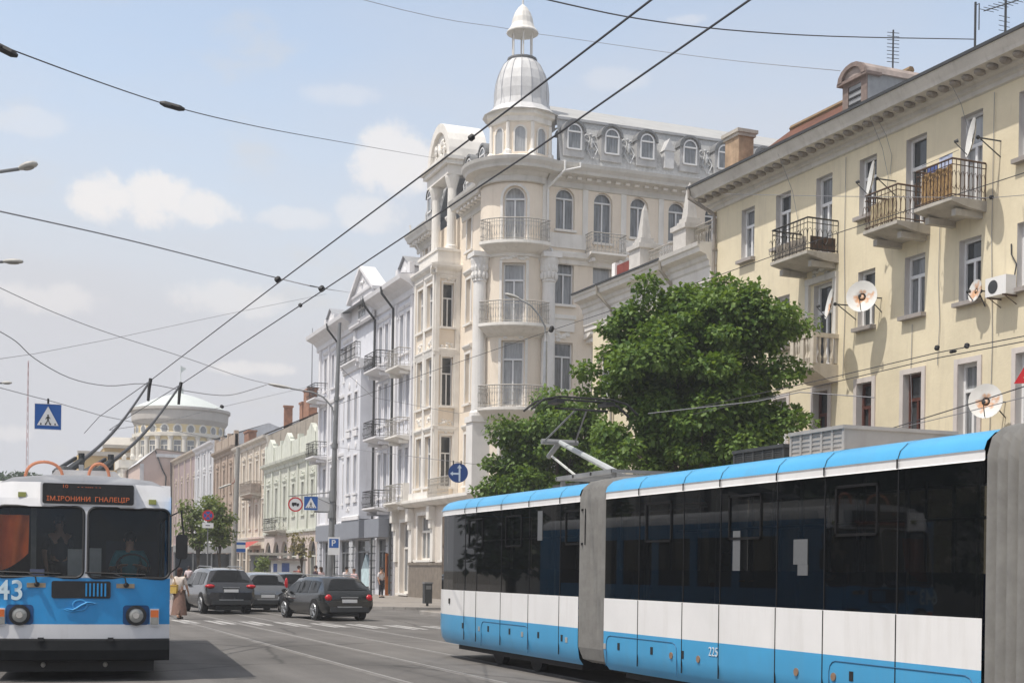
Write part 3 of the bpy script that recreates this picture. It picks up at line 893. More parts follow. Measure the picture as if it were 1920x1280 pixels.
# ------------------------------------------------------------ low wing with obelisks
wb = thing('low_wing', 'lower cream wing with pale entablature, parapet railing and two stone obelisks', 'building', (26.5, 50, 0))
WL = 18.9
mb = MB(YF)
wops = [(a, a + 1.0, z0, z1) for a in (9.6, 11.6, 13.6, 15.6, 17.2) for z0, z1 in ((9.4, 11.4), (5.4, 7.6), (1.2, 3.9))]
wall(mb, U_L, WL, -.05, 13.0, wops, rev=.2)
mb.quad((WL, 0, -.05), (WL, -7, -.05), (WL, -7, 13.0), (WL, 0, 13.0))
mb.quad((U_L, .02, 13.0), (WL, .02, 13.0), (WL, -7, 13.0), (U_L, -7, 13.0))
mb.build('wall', M['yellow'], wb)
for o in wops: window(YF, wb, o, M['pvc'], rng.choice(GL), M['greyroom'], rev=.2, fw=.065, sill=.15)
mb = MB(YF)
prof = [(0, 12.6), (.08, 12.62), (.08, 12.8), (.14, 12.85), (.14, 13.35), (.2, 13.42), (.22, 13.6), (.3, 13.66), (.34, 13.8), (.62, 13.9), (.66, 14.05), (.72, 14.1), (.76, 14.24), (0, 14.3)]
mb.extr(11.4, WL + .7, prof)
mb.extr(U_L, 11.4, [(d + .1, v + .03) for d, v in prof])
mb.box(U_L, WL + .7, .72, .8, 14.2, 14.28, 1)
mb.box(U_L, WL, -.4, .05, 14.28, 14.34)
mb.extr(WL, WL + .7, [(-6, 13.6), (-6, 14.3), (0, 14.3), (0, 13.6)])
mb.build('entablature', [mat('pale_entablature', (.74, .71, .66), .85, .12, 1, streak=.3), M['darkgrey']], wb)
mb = MB(YF)
mb.tube([(11.5, .75, 14.2), (11.5, .72, 13.8), (11.4, .16, 13.1), (11.4, .12, 12.4), (11.4, .12, 2)], .07, 8)
mb.tube([(17.1, .75, 14.2), (17.1, .72, 13.85), (16.8, .2, 13.2), (16.75, .14, 12.4), (16.75, .14, 2)], .06, 8)
mb.each('drain_pipe', mat('pipe_beige', (.34, .31, .26), .7, .2, 3), wb)
PARM = mat('parapet_stone', (.55, .53, .50), .85, .15, 2, streak=.35)
for u, z0, z1, w_ in ((14.85, 14.3, 15.55, .48), (11.1, 14.3, 15.55, .5)):
    mb = MB(YF); dd = -.35
    mb.box(u - w_, u + w_, dd - .45, dd + .45, z0, z1 - .18); mb.box(u - w_ - .09, u + w_ + .09, dd - .54, dd + .54, z1 - .18, z1)
    mb.box(u - w_ * .75, u + w_ * .75, dd - .36, dd + .36, z1, z1 + .16); mb.box(u - w_ * .6, u + w_ * .6, dd - .3, dd + .3, z1 + .16, z1 + .3)
    top = z1 + 1.5; a, b = w_ * .46, w_ * .19
    pts = [(u + sx * a, dd + sy * a, z1 + .3) for sx, sy in ((-1, -1), (1, -1), (1, 1), (-1, 1))] + [(u + sx * b, dd + sy * b, top) for sx, sy in ((-1, -1), (1, -1), (1, 1), (-1, 1))] + [(u, dd, top + .28)]
    mb.add(pts, [(0, 1, 5, 4), (1, 2, 6, 5), (2, 3, 7, 6), (3, 0, 4, 7), (4, 5, 8), (5, 6, 8), (6, 7, 8), (7, 4, 8)])
    mb.build('obelisk', PARM, wb)
railing(YF, wb, [(8.6, -.3), (10.6, -.3)], 14.35, 15.4, M['greyiron'], 16, name='parapet_railing')
railing(YF, wb, [(11.7, -.3), (14.3, -.3)], 14.35, 15.2, M['greyiron'], 20, name='parapet_railing')
mb = MB(YF); mb.box(16.3, 17.6, -1.6, -.5, 14.3, 15.3, 0); mb.box(17.6, 17.9, -1.7, -.4, 14.3, 15.42, 1)
mb.build('chimney', [mat('dark_red_brick', (.20, .045, .035), .85, .3, 3), M['white']], wb)
# ------------------------------------------------------------ the ornate corner building with the domed turret
cb = thing('corner_hotel', 'ornate cream corner building with a silver domed turret and rounded iron balconies', 'building', (27, 70, 0))
LF, BF, BR_, SF = FX(25.8), FX(24.3), FlatY(75.2), FlatY(65.8)
TC, TR = (26.15, 67.45), 1.85
def ang(a): return R(a)
TA0, TA1 = R(150), R(296)
TF = Arc(TC, TR, TA0); TL = TR * (TA1 - TA0)
EAVE = 22.0
YE = 82.6                                                    # far end of the street front
fl = [(5.7, 6.5, 9.4), (9.95, 11.1, 13.9), (14.2, 15.6, 18.1), (18.75, 19.7, 21.9)]   # floor, sill, head
pinkw = mat('pale_pink_stucco', (.82, .725, .605), .85, .08, .6, streak=.35, bump=.12, bscale=12, dirt=(.58, .48, .38))
# street front behind bay
mb = MB(LF)
lw = [(73.3, 74.1, c, e, k == 3) for k, (f, c, e) in enumerate(fl)]
l5 = [(80.2, 80.85, 19.6, 21.6), (81.3, 81.95, 19.6, 21.6), (76.5, 77.5, 19.9, 22.0)]
wall(mb, 69.0, YE, 5.6, EAVE, lw + l5, rev=.25)
mb.quad((YE, 0, 0), (YE, -12, 0), (YE, -12, EAVE), (YE, 0, EAVE))
mb.build('wall', pinkw, cb)
for o in lw + l5: window(LF, cb, o, M['pvc'], rng.choice(GL[:3]), M['creamtrim'], rev=.25, fw=.07, sur=.14, sill=.15, head=.16 if not (len(o) > 4 and o[4]) else 0)
# bay
mb = MB(BF)
bw = [(75.6, 76.7, c, e) for f, c, e in fl[:3]] + [(77.4, 78.4, c, e) for f, c, e in fl[:3]]
BT = 18.9
wall(mb, 75.2, 79.0, 5.6, BT, bw, rev=.22)
mb.fr = BR_; brw = [(24.75, 25.4, c, e) for f, c, e in fl[:3]]
wall(mb, 24.3, 25.8, 5.6, BT, brw, rev=.22)
mb.fr = LOC; mb.quad((24.3, 79.0, 5.6), (25.8, 79.0, 5.6), (25.8, 79.0, BT), (24.3, 79.0, BT)); mb.quad((24.3, 75.2, BT), (25.8, 75.2, BT), (25.8, 79, BT), (24.3, 79, BT))
mb.build('bay', pinkw, cb)
for o in bw: window(BF, cb, o, M['pvc'], rng.choice(GL[:2]), M['creamtrim'], rev=.22, fw=.07, sur=.12, sill=.16, head=.14)
for o in brw: window(BR_, cb, o, M['pvc'], M['gdark'], M['creamtrim'], rev=.22, fw=.06, sur=.1, sill=.16, head=.1)
mb = MB(BF)                                                  # corner strips and cornices of the bay
for y in (75.2, 78.72): mb.box(y, y + .28, 0, .09, 5.6, BT)
mb.box(76.85, 77.25, 0, .07, 5.6, BT)
def ring_bay(prof, out):
    mb.fr = BF; mb.extr(75.2 - out, 79.0 + out, prof)
    mb.fr = BR_; mb.extr(24.3 - out + .002, 25.8, [(d, v) for d, v in prof])
cor = [(0, BT - .35), (.08, BT - .3), (.1, BT - .12), (.28, BT), (.34, BT + .12), (.34, BT + .22), (0, BT + .3)]
ring_bay(cor, .32)
for z in (9.95, 14.2): ring_bay([(0, z - .25), (.06, z - .22), (.1, z - .02), (0, z)], .09)
mb.fr = BF
for k, z in enumerate((10.3, 14.6)):
    relief(mb, 76.15, z + .1, .9, .45, 0, 9, .07, 11 + k); relief(mb, 77.9, z + .1, .8, .45, 0, 9, .07, 21 + k)
mb.fr = BR_
for k, z in enumerate((10.2, 14.5, 9.75, 14.05, 18.35)): relief(mb, 25.05, z, .8, .35, 0, 9, .07, 31 + k)
mb.box(24.3, 24.55, 0, .08, 5.6, BT); mb.box(25.5, 25.78, 0, .08, 5.6, BT)
mb.build('bay_mouldings', M['creamtrim'], cb)
mb = MB(BF)                                                  # parapet plinth carrying the two columns
mb.fr = LOC
mb.box(24.45, 25.8, 75.3, 78.9, 19.2, 19.95); mb.box(24.38, 25.8, 75.22, 78.98, 19.95, 20.1)
for y in (75.6, 78.5):
    pc = MB(); pc.lathe((25.35, y), [(.36, 20.1), (.36, 20.3), (.28, 20.36), (.25, 23.6), (.3, 23.75), (.42, 24.2), (.42, 24.35)], 14); pc.build('porch_column', M['creamtrim'], cb)
mb.build('porch_plinth', M['creamtrim'], cb); mb = MB()
mb.box(24.95, 25.8, 75.2, 79.1, 24.35, 24.9); mb.box(24.75, 25.8, 75.0, 79.3, 24.9, 25.15); mb.box(24.6, 25.8, 74.85, 79.45, 25.15, 25.35)
mb.build('porch_entablature', M['creamtrim'], cb)
mb = MB(FX(25.1))                                            # arched gable over the porch
P = arc_pts(75.1, 79.2, 25.35, 2.35, 14)
mb.prism(P, -.1, -2.2, 0)
Q = arc_pts(75.1, 79.2, 25.35, 2.35, 14); Q2 = arc_pts(75.55, 78.75, 25.35, 1.85, 14)
for k in range(14):
    mb.add([(Q[k][0], .12, Q[k][1]), (Q[k + 1][0], .12, Q[k + 1][1]), (Q2[k + 1][0], .12, Q2[k + 1][1]), (Q2[k][0], .12, Q2[k][1]), (Q[k][0], -.1, Q[k][1]), (Q[k + 1][0], -.1, Q[k + 1][1]), (Q2[k + 1][0], -.1, Q2[k + 1][1]), (Q2[k][0], -.1, Q2[k][1])], [(0, 1, 2, 3), (0, 1, 5, 4), (3, 2, 6, 7)])
relief(mb, 77.15, 26.15, 1.7, 1.0, 0, 18, .1, 5)
mb.build('arched_gable', M['creamtrim'], cb)

# side front
mb = MB(SF)
SX1 = 44.0
sw = []
pxs = [27.7, 29.85, 31.95, 34.2, 36.4, 38.6, 40.8]
for i, x in enumerate(pxs):
    for k, (f, c, e) in enumerate(fl):
        dr = i in (1, 4) and k > 0
        sw.append((x, x + 1.06, f + .12 if dr else c - (.35 if k == 3 else 0.1 if k == 2 else 0), e - (.4 if k == 3 else .35), k == 3))
wall(mb, 26.9, SX1, 5.6, EAVE, sw, rev=.22)
mb.quad((SX1, 0, 0), (SX1, -17, 0), (SX1, -17, EAVE), (SX1, 0, EAVE))
mb.build('side_wall', pinkw, cb)
for o in sw: window(SF, cb, o, M['pvc'], rng.choice(GL), M['creamtrim'], rev=.22, fw=.07, sur=0, sill=.14, head=.0, tr=.3)
mb = MB(SF)
mb.extr(26.6, SX1, [(0, 17.55), (.1, 17.6), (.12, 17.8), (.3, 17.9), (.34, 18.1), (.1, 18.2), (.1, 18.22), (0, 18.25)])
mb.box(26.9, 29.4, 0, .08, 18.4, 19.15); mb.box(31.3, SX1, 0, .08, 18.4, 19.15)
for x in (27.7, 31.95, 34.2, 38.6):
    mb.box(x - .1, x + 1.16, 0, .16, 14.75, 14.95); mb.box(x - .05, x + 1.1, 0, .1, 14.1, 14.75)
    relief(mb, x + .53, 13.85, 1.0, .5, 0, 12, .08, int(x))
    mb.box(x - .1, x + 1.16, 0, .14, 10.55, 10.75); relief(mb, x + .53, 9.95, .9, .4, 0, 9, .07, int(x) + 9)
    relief(mb, x + .53, 21.62, .9, .15, 0, 8, .06, int(x) + 19)
for x in (26.95, 29.2, 31.4, 33.6): mb.box(x, x + .3, 0, .05, 19.15, 22)
mb.build('side_mouldings', M['creamtrim'], cb)
for f in (18.2, 14.05, 9.8):
    b = iron_balcony(SF, cb, 29.35, 31.4, f, .8, 1.0, M['creamtrim'], M['greyiron'], nbar=16)
# eaves: sweep along side, tower and street
ev = [(0, EAVE - .5), (.08, EAVE - .46), (.1, EAVE - .2), (.2, EAVE - .12), (.3, EAVE + .02), (.72, EAVE + .1), (.76, EAVE + .24), (.9, EAVE + .42), (.95, EAVE + .58), (0, EAVE + .65)]
mb = MB(SF); mb.extr(27.2, SX1, ev)
mb.fr = TF; mb.extr(0, TL, [(d + .1, v) for d, v in ev], seg=18)
mb.fr = LF; mb.extr(69.3, 74.9, ev); mb.extr(79.4, YE + .9, ev)
mb.each('cornice', mat('cornice_stone', (.66, .64, .60), .8, .12, 1, streak=.3), cb)
mb = MB(SF)
for k in range(30): mb.box(27.6 + k * .55, 27.85 + k * .55, .28, .45, EAVE - .1, EAVE + .03)
mb.fr = LF
for k in range(8): mb.box(69.8 + k * .6, 70.1 + k * .6, .3, .6, EAVE - .1, EAVE + .05)
for k in range(7): mb.box(79.5 + k * .6, 79.8 + k * .6, .3, .6, EAVE - .1, EAVE + .05)
mb.each('bracket', M['creamtrim'], cb)

# rounded corner
mb = MB(TF)
tu = TR * (R(247) - TA0)
tw = [(tu - .62, tu + .62, 10.1, 13.45), (tu - .62, tu + .62, 14.35, 17.4), (tu - .62, tu + .62, 18.45, 21.3, True), (tu - .62, tu + .62, 6.0, 9.3)]
wall(mb, 0, TL, 0, EAVE, tw, rev=.25, du=.22)
mb.build('rounded_corner', pinkw, cb)
for o in tw: window(TF, cb, o, M['pvc'], M['gpale'], M['creamtrim'], rev=.25, fw=.08, sur=.13, tr=.28, head=0)
mb = MB(TF)
for z in (5.75, 9.75, 13.95, 18.0):
    mb.extr(0, TL, [(0, z - .3), (.1, z - .25), (.14, z - .05), (.24, z), (.24, z + .1), (0, z + .14)], seg=18)
mb.extr(0, TL, [(0, 21.6), (.06, 21.62), (.06, 21.8), (0, 21.82)], seg=18)
mb.ball((tu, .05, 13.95), (.3, .1, .3)); relief(mb, tu, 13.8, 1.3, .5, 0, 10, .1, 77); relief(mb, tu, 17.7, 1.3, .3, 0, 10, .08, 78)
mb.build('corner_mouldings', M['creamtrim'], cb)
# two-storey columns beside the rounded corner
for a in (191.0, 303.0):
    x, y = TC[0] + (TR + .28) * math.cos(R(a)), TC[1] + (TR + .28) * math.sin(R(a))
    mb = MB()
    mb.box(x - .48, x + .48, y - .48, y + .48, 5.7, 9.6); mb.box(x - .55, x + .55, y - .55, y + .55, 9.3, 9.6)
    mb.lathe((x, y), [(.46, 9.6), (.46, 9.8), (.37, 9.95), (.37, 10.4), (.33, 16.5), (.38, 16.55), (.36, 16.65), (.44, 17.3), (.5, 17.6), (.5, 17.75)], 18)
    r3 = random.Random(int(a))
    for k in range(26): q = 2 * PI * k / 13; mb.ball((x + .4 * math.cos(q), y + .4 * math.sin(q), 16.8 + .4 * (k // 13) + .05 * r3.random()), (.09, .09, .2), 0, 6, 4)
    mb.box(x - .52, x + .52, y - .52, y + .52, 17.75, 18.0)
    mb.build('column', mat('white_column', (.76, .74, .71), .7, .08, 1.2, streak=.15), cb)
# curved balconies
def curved_balcony(z, rr, a0, a1, rail=1.1):
    mb = MB()
    a0, a1 = R(a0), R(a1)
    mb.lathe(TC, [(TR + .05, z - .55), (TR + rr * .45, z - .45), (TR + rr * .8, z - .28), (TR + rr, z - .2), (TR + rr + .05, z - .15), (TR + rr + .05, z), (TR, z)], 18, 0, a0, a1)
    b = mb.build('balcony', M['creamtrim'], cb)
    fr = Arc(TC, TR, a0); n = 14; Lh = TR * (a1 - a0)
    pts = [(.02, .05), (.02, rr)] + [(Lh * k / n, rr) for k in range(1, n)] + [(Lh - .02, rr), (Lh - .02, .05)]
    railing(fr, b, pts, z, z + rail, M['greyiron'], 44, bar=.013)
for z in (10.0, 14.25, 18.4): curved_balcony(z, .78, 205, 291)
# turret drum
TD = (TC[0] + .24, TC[1] + .05)
mb = MB()
DR = 1.62; n8 = 8; off = R(247) - PI / 8
def octo(prof, m=0, r0=off): mb.lathe(TD, prof, 8, m, r0, r0 + 2 * PI)
octo([(DR + .5, EAVE + .55), (DR + .5, EAVE + .9), (DR + .25, EAVE + 1.0)], 1)
octo([(DR + .12, EAVE + 1.0), (DR + .12, EAVE + 1.15), (DR, EAVE + 1.2), (DR, 24.75)])
octo([(DR, 24.7), (DR + .1, 24.75), (DR + .1, 25.0), (DR + .28, 25.1), (DR + .3, 25.3)], 1)
for k in range(8):
    a = off + 2 * PI * k / 8; x, y = TD[0] + (DR + .02) * math.cos(a), TD[1] + (DR + .02) * math.sin(a)
    mb.lathe((x, y), [(.22, EAVE + .9), (.22, EAVE + 1.2), (.11, EAVE + 1.3), (.10, 24.7)], 8, 1)
o = mb.build('turret', [pinkw, M['creamtrim']], cb)
mid = TD
for k in range(8):                                            # three arched lights on the front faces, one on each other face
    a = off + 2 * PI * (k + .5) / 8; rr = DR * math.cos(PI / 8)
    if math.cos(a - R(247)) < -.2: continue
    ff = Flat((TD[0] + rr * math.cos(a), TD[1] + rr * math.sin(a)), 0); ff.N = Vector((math.cos(a), math.sin(a), 0)); ff.U = Vector((-math.sin(a), math.cos(a), 0))
    front = abs(a - R(247)) < .1 or abs(a - R(247) - 2 * PI) < .1
    us = (-.3, .3) if False else (0,)
    for u in us:
        mbw = MB(ff); wd = .27
        P = arc_pts(u - wd, u + wd, 24.2, wd, 8)
        mbw.poly([(u - wd, .025, 23.1)] + [(p, .025, q) for p, q in P] + [(u + wd, .025, 23.1)], 1)
        mbw.box(u - wd - .08, u - wd, .0, .07, 23.05, 24.2); mbw.box(u + wd, u + wd + .08, .0, .07, 23.05, 24.2); mbw.box(u - wd - .1, u + wd + .1, 0, .1, 22.98, 23.05)
        Q = arc_pts(u - wd - .08, u + wd + .08, 24.2, wd + .08, 8)
        for i in range(8): mbw.quad((P[i][0], .07, P[i][1]), (P[i + 1][0], .07, P[i + 1][1]), (Q[i + 1][0], .07, Q[i + 1][1]), (Q[i][0], .07, Q[i][1]))
        mbw.build('turret_window', [M['creamtrim'], M['gpale']], cb)
# dome, lantern, cap, spire
mb = MB()
mb.lathe(TD, [(DR + .42, 25.3), (DR + .2, 25.42), (1.5, 25.75), (1.42, 26.1), (1.42, 26.6), (1.36, 27.1), (1.22, 27.6), (1.0, 28.05), (.74, 28.3), (.70, 28.36)], 16)
dome = mb.build('dome', M['zincpale'], cb)
mb = MB()
for k in range(16):
    a = 2 * PI * k / 16
    mb.tube([(TD[0] + r_ * math.cos(a), TD[1] + r_ * math.sin(a), z) for r_, z in ((1.495, 25.76), (1.43, 26.1), (1.43, 26.6), (1.37, 27.1), (1.23, 27.6), (1.01, 28.05), (.75, 28.3))], .018, 3)
mb.build('seams', M['zinc'], dome)
mb = MB()
mb.lathe(TD, [(.72, 28.34), (.78, 28.36), (.78, 28.44), (.5, 28.46)], 16, 2)
for k in range(6):
    a = 2 * PI * k / 6 + .25
    mb.tube([(TD[0] + .55 * math.cos(a), TD[1] + .55 * math.sin(a), z) for z in (28.4, 29.9)], .04, 6)
mb.lathe(TD, [(.84, 29.78), (.84, 29.84), (.70, 30.0), (.58, 30.25), (.53, 30.55), (.42, 30.85), (.26, 31.1), (.08, 31.28), (.0, 31.3)], 16)
mb.lathe(TD, [(.8, 29.82), (.5, 29.87), (.0, 29.88)], 16, 1)
mb.tube([(TD[0], TD[1], 30.9), (TD[0], TD[1], 32.4)], .04, 6)
mb.build('lantern', [mat('lantern_white', (.72, .70, .66), .5, .1, 2, streak=.2), M['greytrim'], M['polegrey']], cb)

# mansards
mb = MB(SF)
MZ0, MZ1 = EAVE + .6, 25.2
mb.quad((27.9, .1, MZ0), (SX1, .1, MZ0), (SX1, -.55, MZ1), (27.9, -.55, MZ1))
mb.extr(27.9, SX1, [(-.6, MZ1), (-.45, MZ1), (-.42, MZ1 + .12), (-.6, MZ1 + .16)], 1)
mb.quad((27.2, -.5, MZ1 + .14), (SX1, -.5, MZ1 + .14), (SX1, -4.5, 27.25), (27.2, -4.5, 27.25), 2)
mb.fr = LF
mb.quad((69.6, .1, MZ0), (75.0, .1, MZ0), (75.0, -.55, MZ1), (69.6, -.55, MZ1)); mb.quad((79.2, .1, MZ0), (YE, .1, MZ0), (YE, -.55, MZ1), (79.2, -.55, MZ1))
mb.quad((71.5, -.5, MZ1 + .14), (YE, -.5, MZ1 + .14), (YE, -4.5, 26.6), (71.5, -4.5, 26.6), 2); mb.quad((YE, 0, MZ0), (YE, -9, MZ0), (YE, -4.5, 27.25), (YE, -.5, MZ1))
mb.build('mansard_roof', [mat('mansard_scales', (.50, .50, .49), .6, .25, 9, streak=.3), M['zincpale'], mat('roof_sheet', (.44, .44, .43), .6, .12, 1, metal=.15)], cb)
mb = MB(FX(25.8))
DORM = mat('dormer_sheet', (.44, .44, .44), .6, .15, 2, streak=.3)
def dormer(fr, u0, u1, z0, z1, dp=.55, win=True):
    w2 = (u1 - u0)
    mb = MB(fr); o0, o1 = u0 - .17, u1 + .17
    mb.box(o0, o1, -.8, .1, z0 - .35, z1 - w2 / 2, 0)
    P = arc_pts(o0, o1, z1 - w2 / 2, w2 / 2 + .17, 10)
    mb.prism(P, .1, -1.2, 0)
    Q = arc_pts(o0 + .07, o1 - .07, z1 - w2 / 2, w2 / 2 + .10, 10)
    P2 = arc_pts(o0 - .06, o1 + .06, z1 - w2 / 2, w2 / 2 + .23, 10)
    for k in range(10):
        mb.add([(P2[k][0], .2, P2[k][1]), (P2[k + 1][0], .2, P2[k + 1][1]), (Q[k + 1][0], .2, Q[k + 1][1]), (Q[k][0], .2, Q[k][1]), (P2[k][0], -.5, P2[k][1]), (P2[k + 1][0], -.5, P2[k + 1][1])], [(0, 1, 2, 3), (0, 1, 5, 4)], 3)
    dob = None
    wv = [(u0, .13, z0)] + [(p, .13, q) for p, q in arc_pts(u0, u1, z1 - w2 / 2, w2 / 2, 8)] + [(u1, .13, z0)]
    mb.poly(wv, 2)
    f = .08
    mb.box(u0, u0 + f, .12, .17, z0, z1 - w2 / 2, 1); mb.box(u1 - f, u1, .12, .17, z0, z1 - w2 / 2, 1); mb.box(u0, u1, .12, .18, z0, z0 + f, 1); mb.box(u0, u1, .12, .175, z1 - w2 / 2 - f / 2, z1 - w2 / 2 + f / 2, 1)
    P = arc_pts(u0, u1, z1 - w2 / 2, w2 / 2, 8); Q = arc_pts(u0 + f, u1 - f, z1 - w2 / 2, w2 / 2 - f, 8)
    for k in range(8): mb.quad((P[k][0], .17, P[k][1]), (P[k + 1][0], .17, P[k + 1][1]), (Q[k + 1][0], .17, Q[k + 1][1]), (Q[k][0], .17, Q[k][1]), 1)
    mb.build('dormer', [DORM, M['pvc'], M['gmid'], M['polegrey']], cb)
for u in (28.22, 30.35, 32.4, 34.95, 37.05, 39.5): dormer(SF, u, u + .84, 23.5, 24.85)
for u in (71.0, 73.2, 80.4): dormer(LF, u, u + .84, 23.5, 24.85)
scm = mat('zinc_scroll', (.50, .51, .52), .55, .25, 5)
def scroll(fr, u, seed):
    mb = MB(fr); r4 = random.Random(seed)
    for sg in (-1, 1):
        for z, rr_ in ((23.55, .17), (24.0, .15), (24.4, .11)):
            d_ = .02 - (z - 22.6) * .26 + .12
            mb.tube([(u + sg * (.2 + rr_ * (1 - q / 9) * math.cos(q)), d_, z + rr_ * (1 - q / 9) * math.sin(q)) for q in [.6 * k for k in range(13)]], .035, 4)
        mb.tube([(u + sg * .04, .05, 23.2), (u + sg * .3, -.02, 23.7), (u + sg * .08, -.18, 24.2), (u, -.3, 24.6)], .035, 4)
    mb.ball((u, -.08, 24.0), (.08, .09, .28), 0, 6, 4); mb.ball((u, -.22, 24.5), (.1, .08, .1), 0, 6, 4)
    mb.build('scroll_ornament', scm, cb)
for k, u in enumerate((29.72, 31.85, 36.5, 38.7)): scroll(SF, u, 40 + k)
for k, u in enumerate((72.55, 74.6, 79.9, 81.8)): scroll(LF, u, 60 + k)
mb = MB(SF); mb.box(33.85, 34.4, -.5, .16, 23.2, 24.1); mb.prism([(33.8, 24.1), (34.45, 24.1), (34.12, 24.75)], .2, -.5); mb.build('roof_vent', M['zincpale'], cb)
mb = MB(SF)
mb.tube([(27.75, 1.02, 22.6), (27.75, 1.0, 22.1), (27.2, .25, 21.4), (27.2, .14, 21.3), (27.2, .14, 18.4), (27.35, .36, 18.2), (27.35, .36, 17.6), (27.2, .12, 17.2), (27.2, .12, .3)], .065, 7)
mb.tube([(28.6, 1.02, 22.6), (28.6, 1.02, 22.35), (27.75, 1.0, 22.1)], .06, 7)
mb.fr = LF
mb.tube([(82.35, .9, 23), (82.35, .8, 22.4), (82.4, .15, 21.4), (82.4, .15, 6)], .06, 6)
mb.each('drain_pipe', M['white'], cb)
# far balconies on the street front
# ledge over the ground floor and bracketed canopy
mb = MB(FX(24.3))
mb.extr(66.4, 83.2, [(-1.4, 5.35), (.3, 5.4), (.55, 5.55), (.62, 5.62), (.62, 5.78), (-1.4, 5.8)])
mb.fr = SF; mb.extr(25.2, SX1, [(0, 5.4), (.3, 5.45), (.4, 5.6), (.4, 5.75), (0, 5.8)])
mb.build('ledge', M['creamtrim'], cb)
railing(FX(24.3), cb, [(71.4, .35), (75.0, .35)], 5.8, 6.85, M['greyiron'], 26, name='ledge_railing')
mb = MB(FX(24.3))
mb.box(79.3, 79.9, .1, .5, 5.8, 6.9); mb.box(75.3, 79.0, .02, .3, 5.8, 6.2)
mb.build('ledge_parapet', M['creamtrim'], cb)
# ground floor
GFm = mat('ground_floor_cream', (.70, .64, .57), .85, .1, .8, streak=.25)
mb = MB(FX(24.4))
gw = [(75.6, 78.2, 2.3, 4.9), (80.0, 81.8, .3, 4.6), (70.2, 73.6, 2.3, 4.9)]
wall(mb, 66.3, 82.9, -.05, 5.5, gw, rev=.3)
mb.fr = SF
gs = [(x, x + 1.5, 1.4, 4.4) for x in (28.5, 31.5, 34.5, 37.5)]
wall(mb, 24.4, SX1, -.05, 5.6, gs, rev=.3)
mb.build('ground_floor', GFm, cb)
for o in gw: window(FX(24.4), cb, o, M['creamtrim'], M['gmid'], M['creamtrim'], rev=.3, tr=.36, mull=2 if o[1] - o[0] > 2 else 1, fw=.12, sur=.2, sill=.2, name='shop_window')
for o in gs: window(SF, cb, o, M['creamtrim'], M['gmid'], M['creamtrim'], rev=.3, tr=.3, fw=.1, sur=.15, sill=.2)
for y in (74.9, 79.0, 82.3, 69.5):
    mb = MB(FX(24.4)); mb.box(y, y + .5, 0, .16, 2.2, 5.35); mb.prism([(y, 5.35), (y + .5, 5.35), (y + .5, 4.6), (y, 4.6)], .16, .42); mb.prism([(y + .06, 4.6), (y + .44, 4.6), (y + .44, 4.1), (y + .06, 4.1)], .16, .3); mb.build('bracket', M['creamtrim'], cb)
mb = MB(FX(24.4)); mb.box(66.0, 79.6, 0, .14, -.05, 2.0); mb.box(66, 79.6, 0, .2, 2.0, 2.15); mb.fr = SF; mb.box(24.3, SX1, 0, .12, -.05, 1.3)
mb.build('plinth', mat('brown_granite', (.22, .185, .15), .5, .3, 3, streak=.3), cb)
mb = MB(); mb.quad((25.8, 66, EAVE), (44, 66, EAVE), (44, 82.5, EAVE), (25.8, 82.5, EAVE)); mb.quad((25, 66.5, 5.5), (26.2, 66.5, 5.5), (26.2, 82.8, 5.5), (25, 82.8, 5.5))
mb.build('deck', M['zinc'], cb)
# ------------------------------------------------------------ lilac building
lb = thing('lilac_house', 'pale lilac house with white gables, oriel and grey shopfront', 'building', (25, 93, 0))
HF, OF = FX(24.3), FX(23.3)
Y0, Y1 = 79.06, 103.2
EV = 19.0
mb = MB(HF)
lw = []
for c, e in ((6.3, 9.1), (10.9, 13.5), (14.9, 17.3)):
    for y in (79.9, 81.3, 84.6, 86.0, 93.6, 95.0, 97.2, 98.7, 101.0): lw.append((y, y + .75, c, e))
wall(mb, Y0, 82.95, 5.82, EV, [o for o in lw if o[0] < 82.9], rev=.25)
wall(mb, 82.95, Y1, -.05, EV, [o for o in lw if o[0] > 82.95] + [(84.2, 86.9, .4, 3.7), (88.2, 92.2, .4, 3.7), (93.5, 96.6, .4, 3.7), (98.0, 101.6, .4, 3.7)], rev=.25)
mb.quad((Y1, 0, 0), (Y1, -12, 0), (Y1, -12, EV), (Y1, 0, EV)); mb.quad((Y0, 0, 5.82), (Y0, -1.4, 5.82), (Y0, -1.4, EV), (Y0, 0, EV)); mb.quad((82.95, 0, 0), (82.95, -1.4, 0), (82.95, -1.4, 5.82), (82.95, 0, 5.82))
mb.build('wall', M['lilac'], lb)
for o in lw: window(HF, lb, o, M['pvc'], rng.choice(GL[:3]), M['lilactrim'], rev=.25, fw=.06, sur=.16, sill=.14, head=.12)
mb = MB(OF)                                                    # oriel with canted end
ow = [(90.0, 90.8, c, e) for c, e in ((6.7, 9.2), (11.0, 13.35))] + [(88.2, 89.0, c, e) for c, e in ((6.7, 9.2), (11.0, 13.35))]
wall(mb, 87.6, 91.8, 5.0, 15.2, ow, rev=.2)
mb.fr = FlatY(87.6); wall(mb, 23.3, 24.3, 5.0, 15.2)
mb.fr = LOC; mb.quad((23.3, 91.8, 5), (24.3, 91.8, 5), (24.3, 91.8, 15.2), (23.3, 91.8, 15.2)); mb.quad((23.3, 87.6, 15.2), (24.3, 87.6, 15.2), (24.3, 91.8, 15.2), (23.3, 91.8, 15.2)); mb.quad((23.3, 87.6, 5), (24.3, 87.6, 5), (24.3, 91.8, 5), (23.3, 91.8, 5))
mb.build('oriel', M['lilac'], lb)
for o in ow: window(OF, lb, o, M['pvc'], M['gdark'], M['lilactrim'], rev=.2, fw=.07, sur=.1, sill=.14)
mb = MB(OF)
mb.extr(87.4, 92.0, [(0, 14.75), (.1, 14.8), (.16, 15.1), (.26, 15.2), (.26, 15.4), (-1.0, 15.4)])
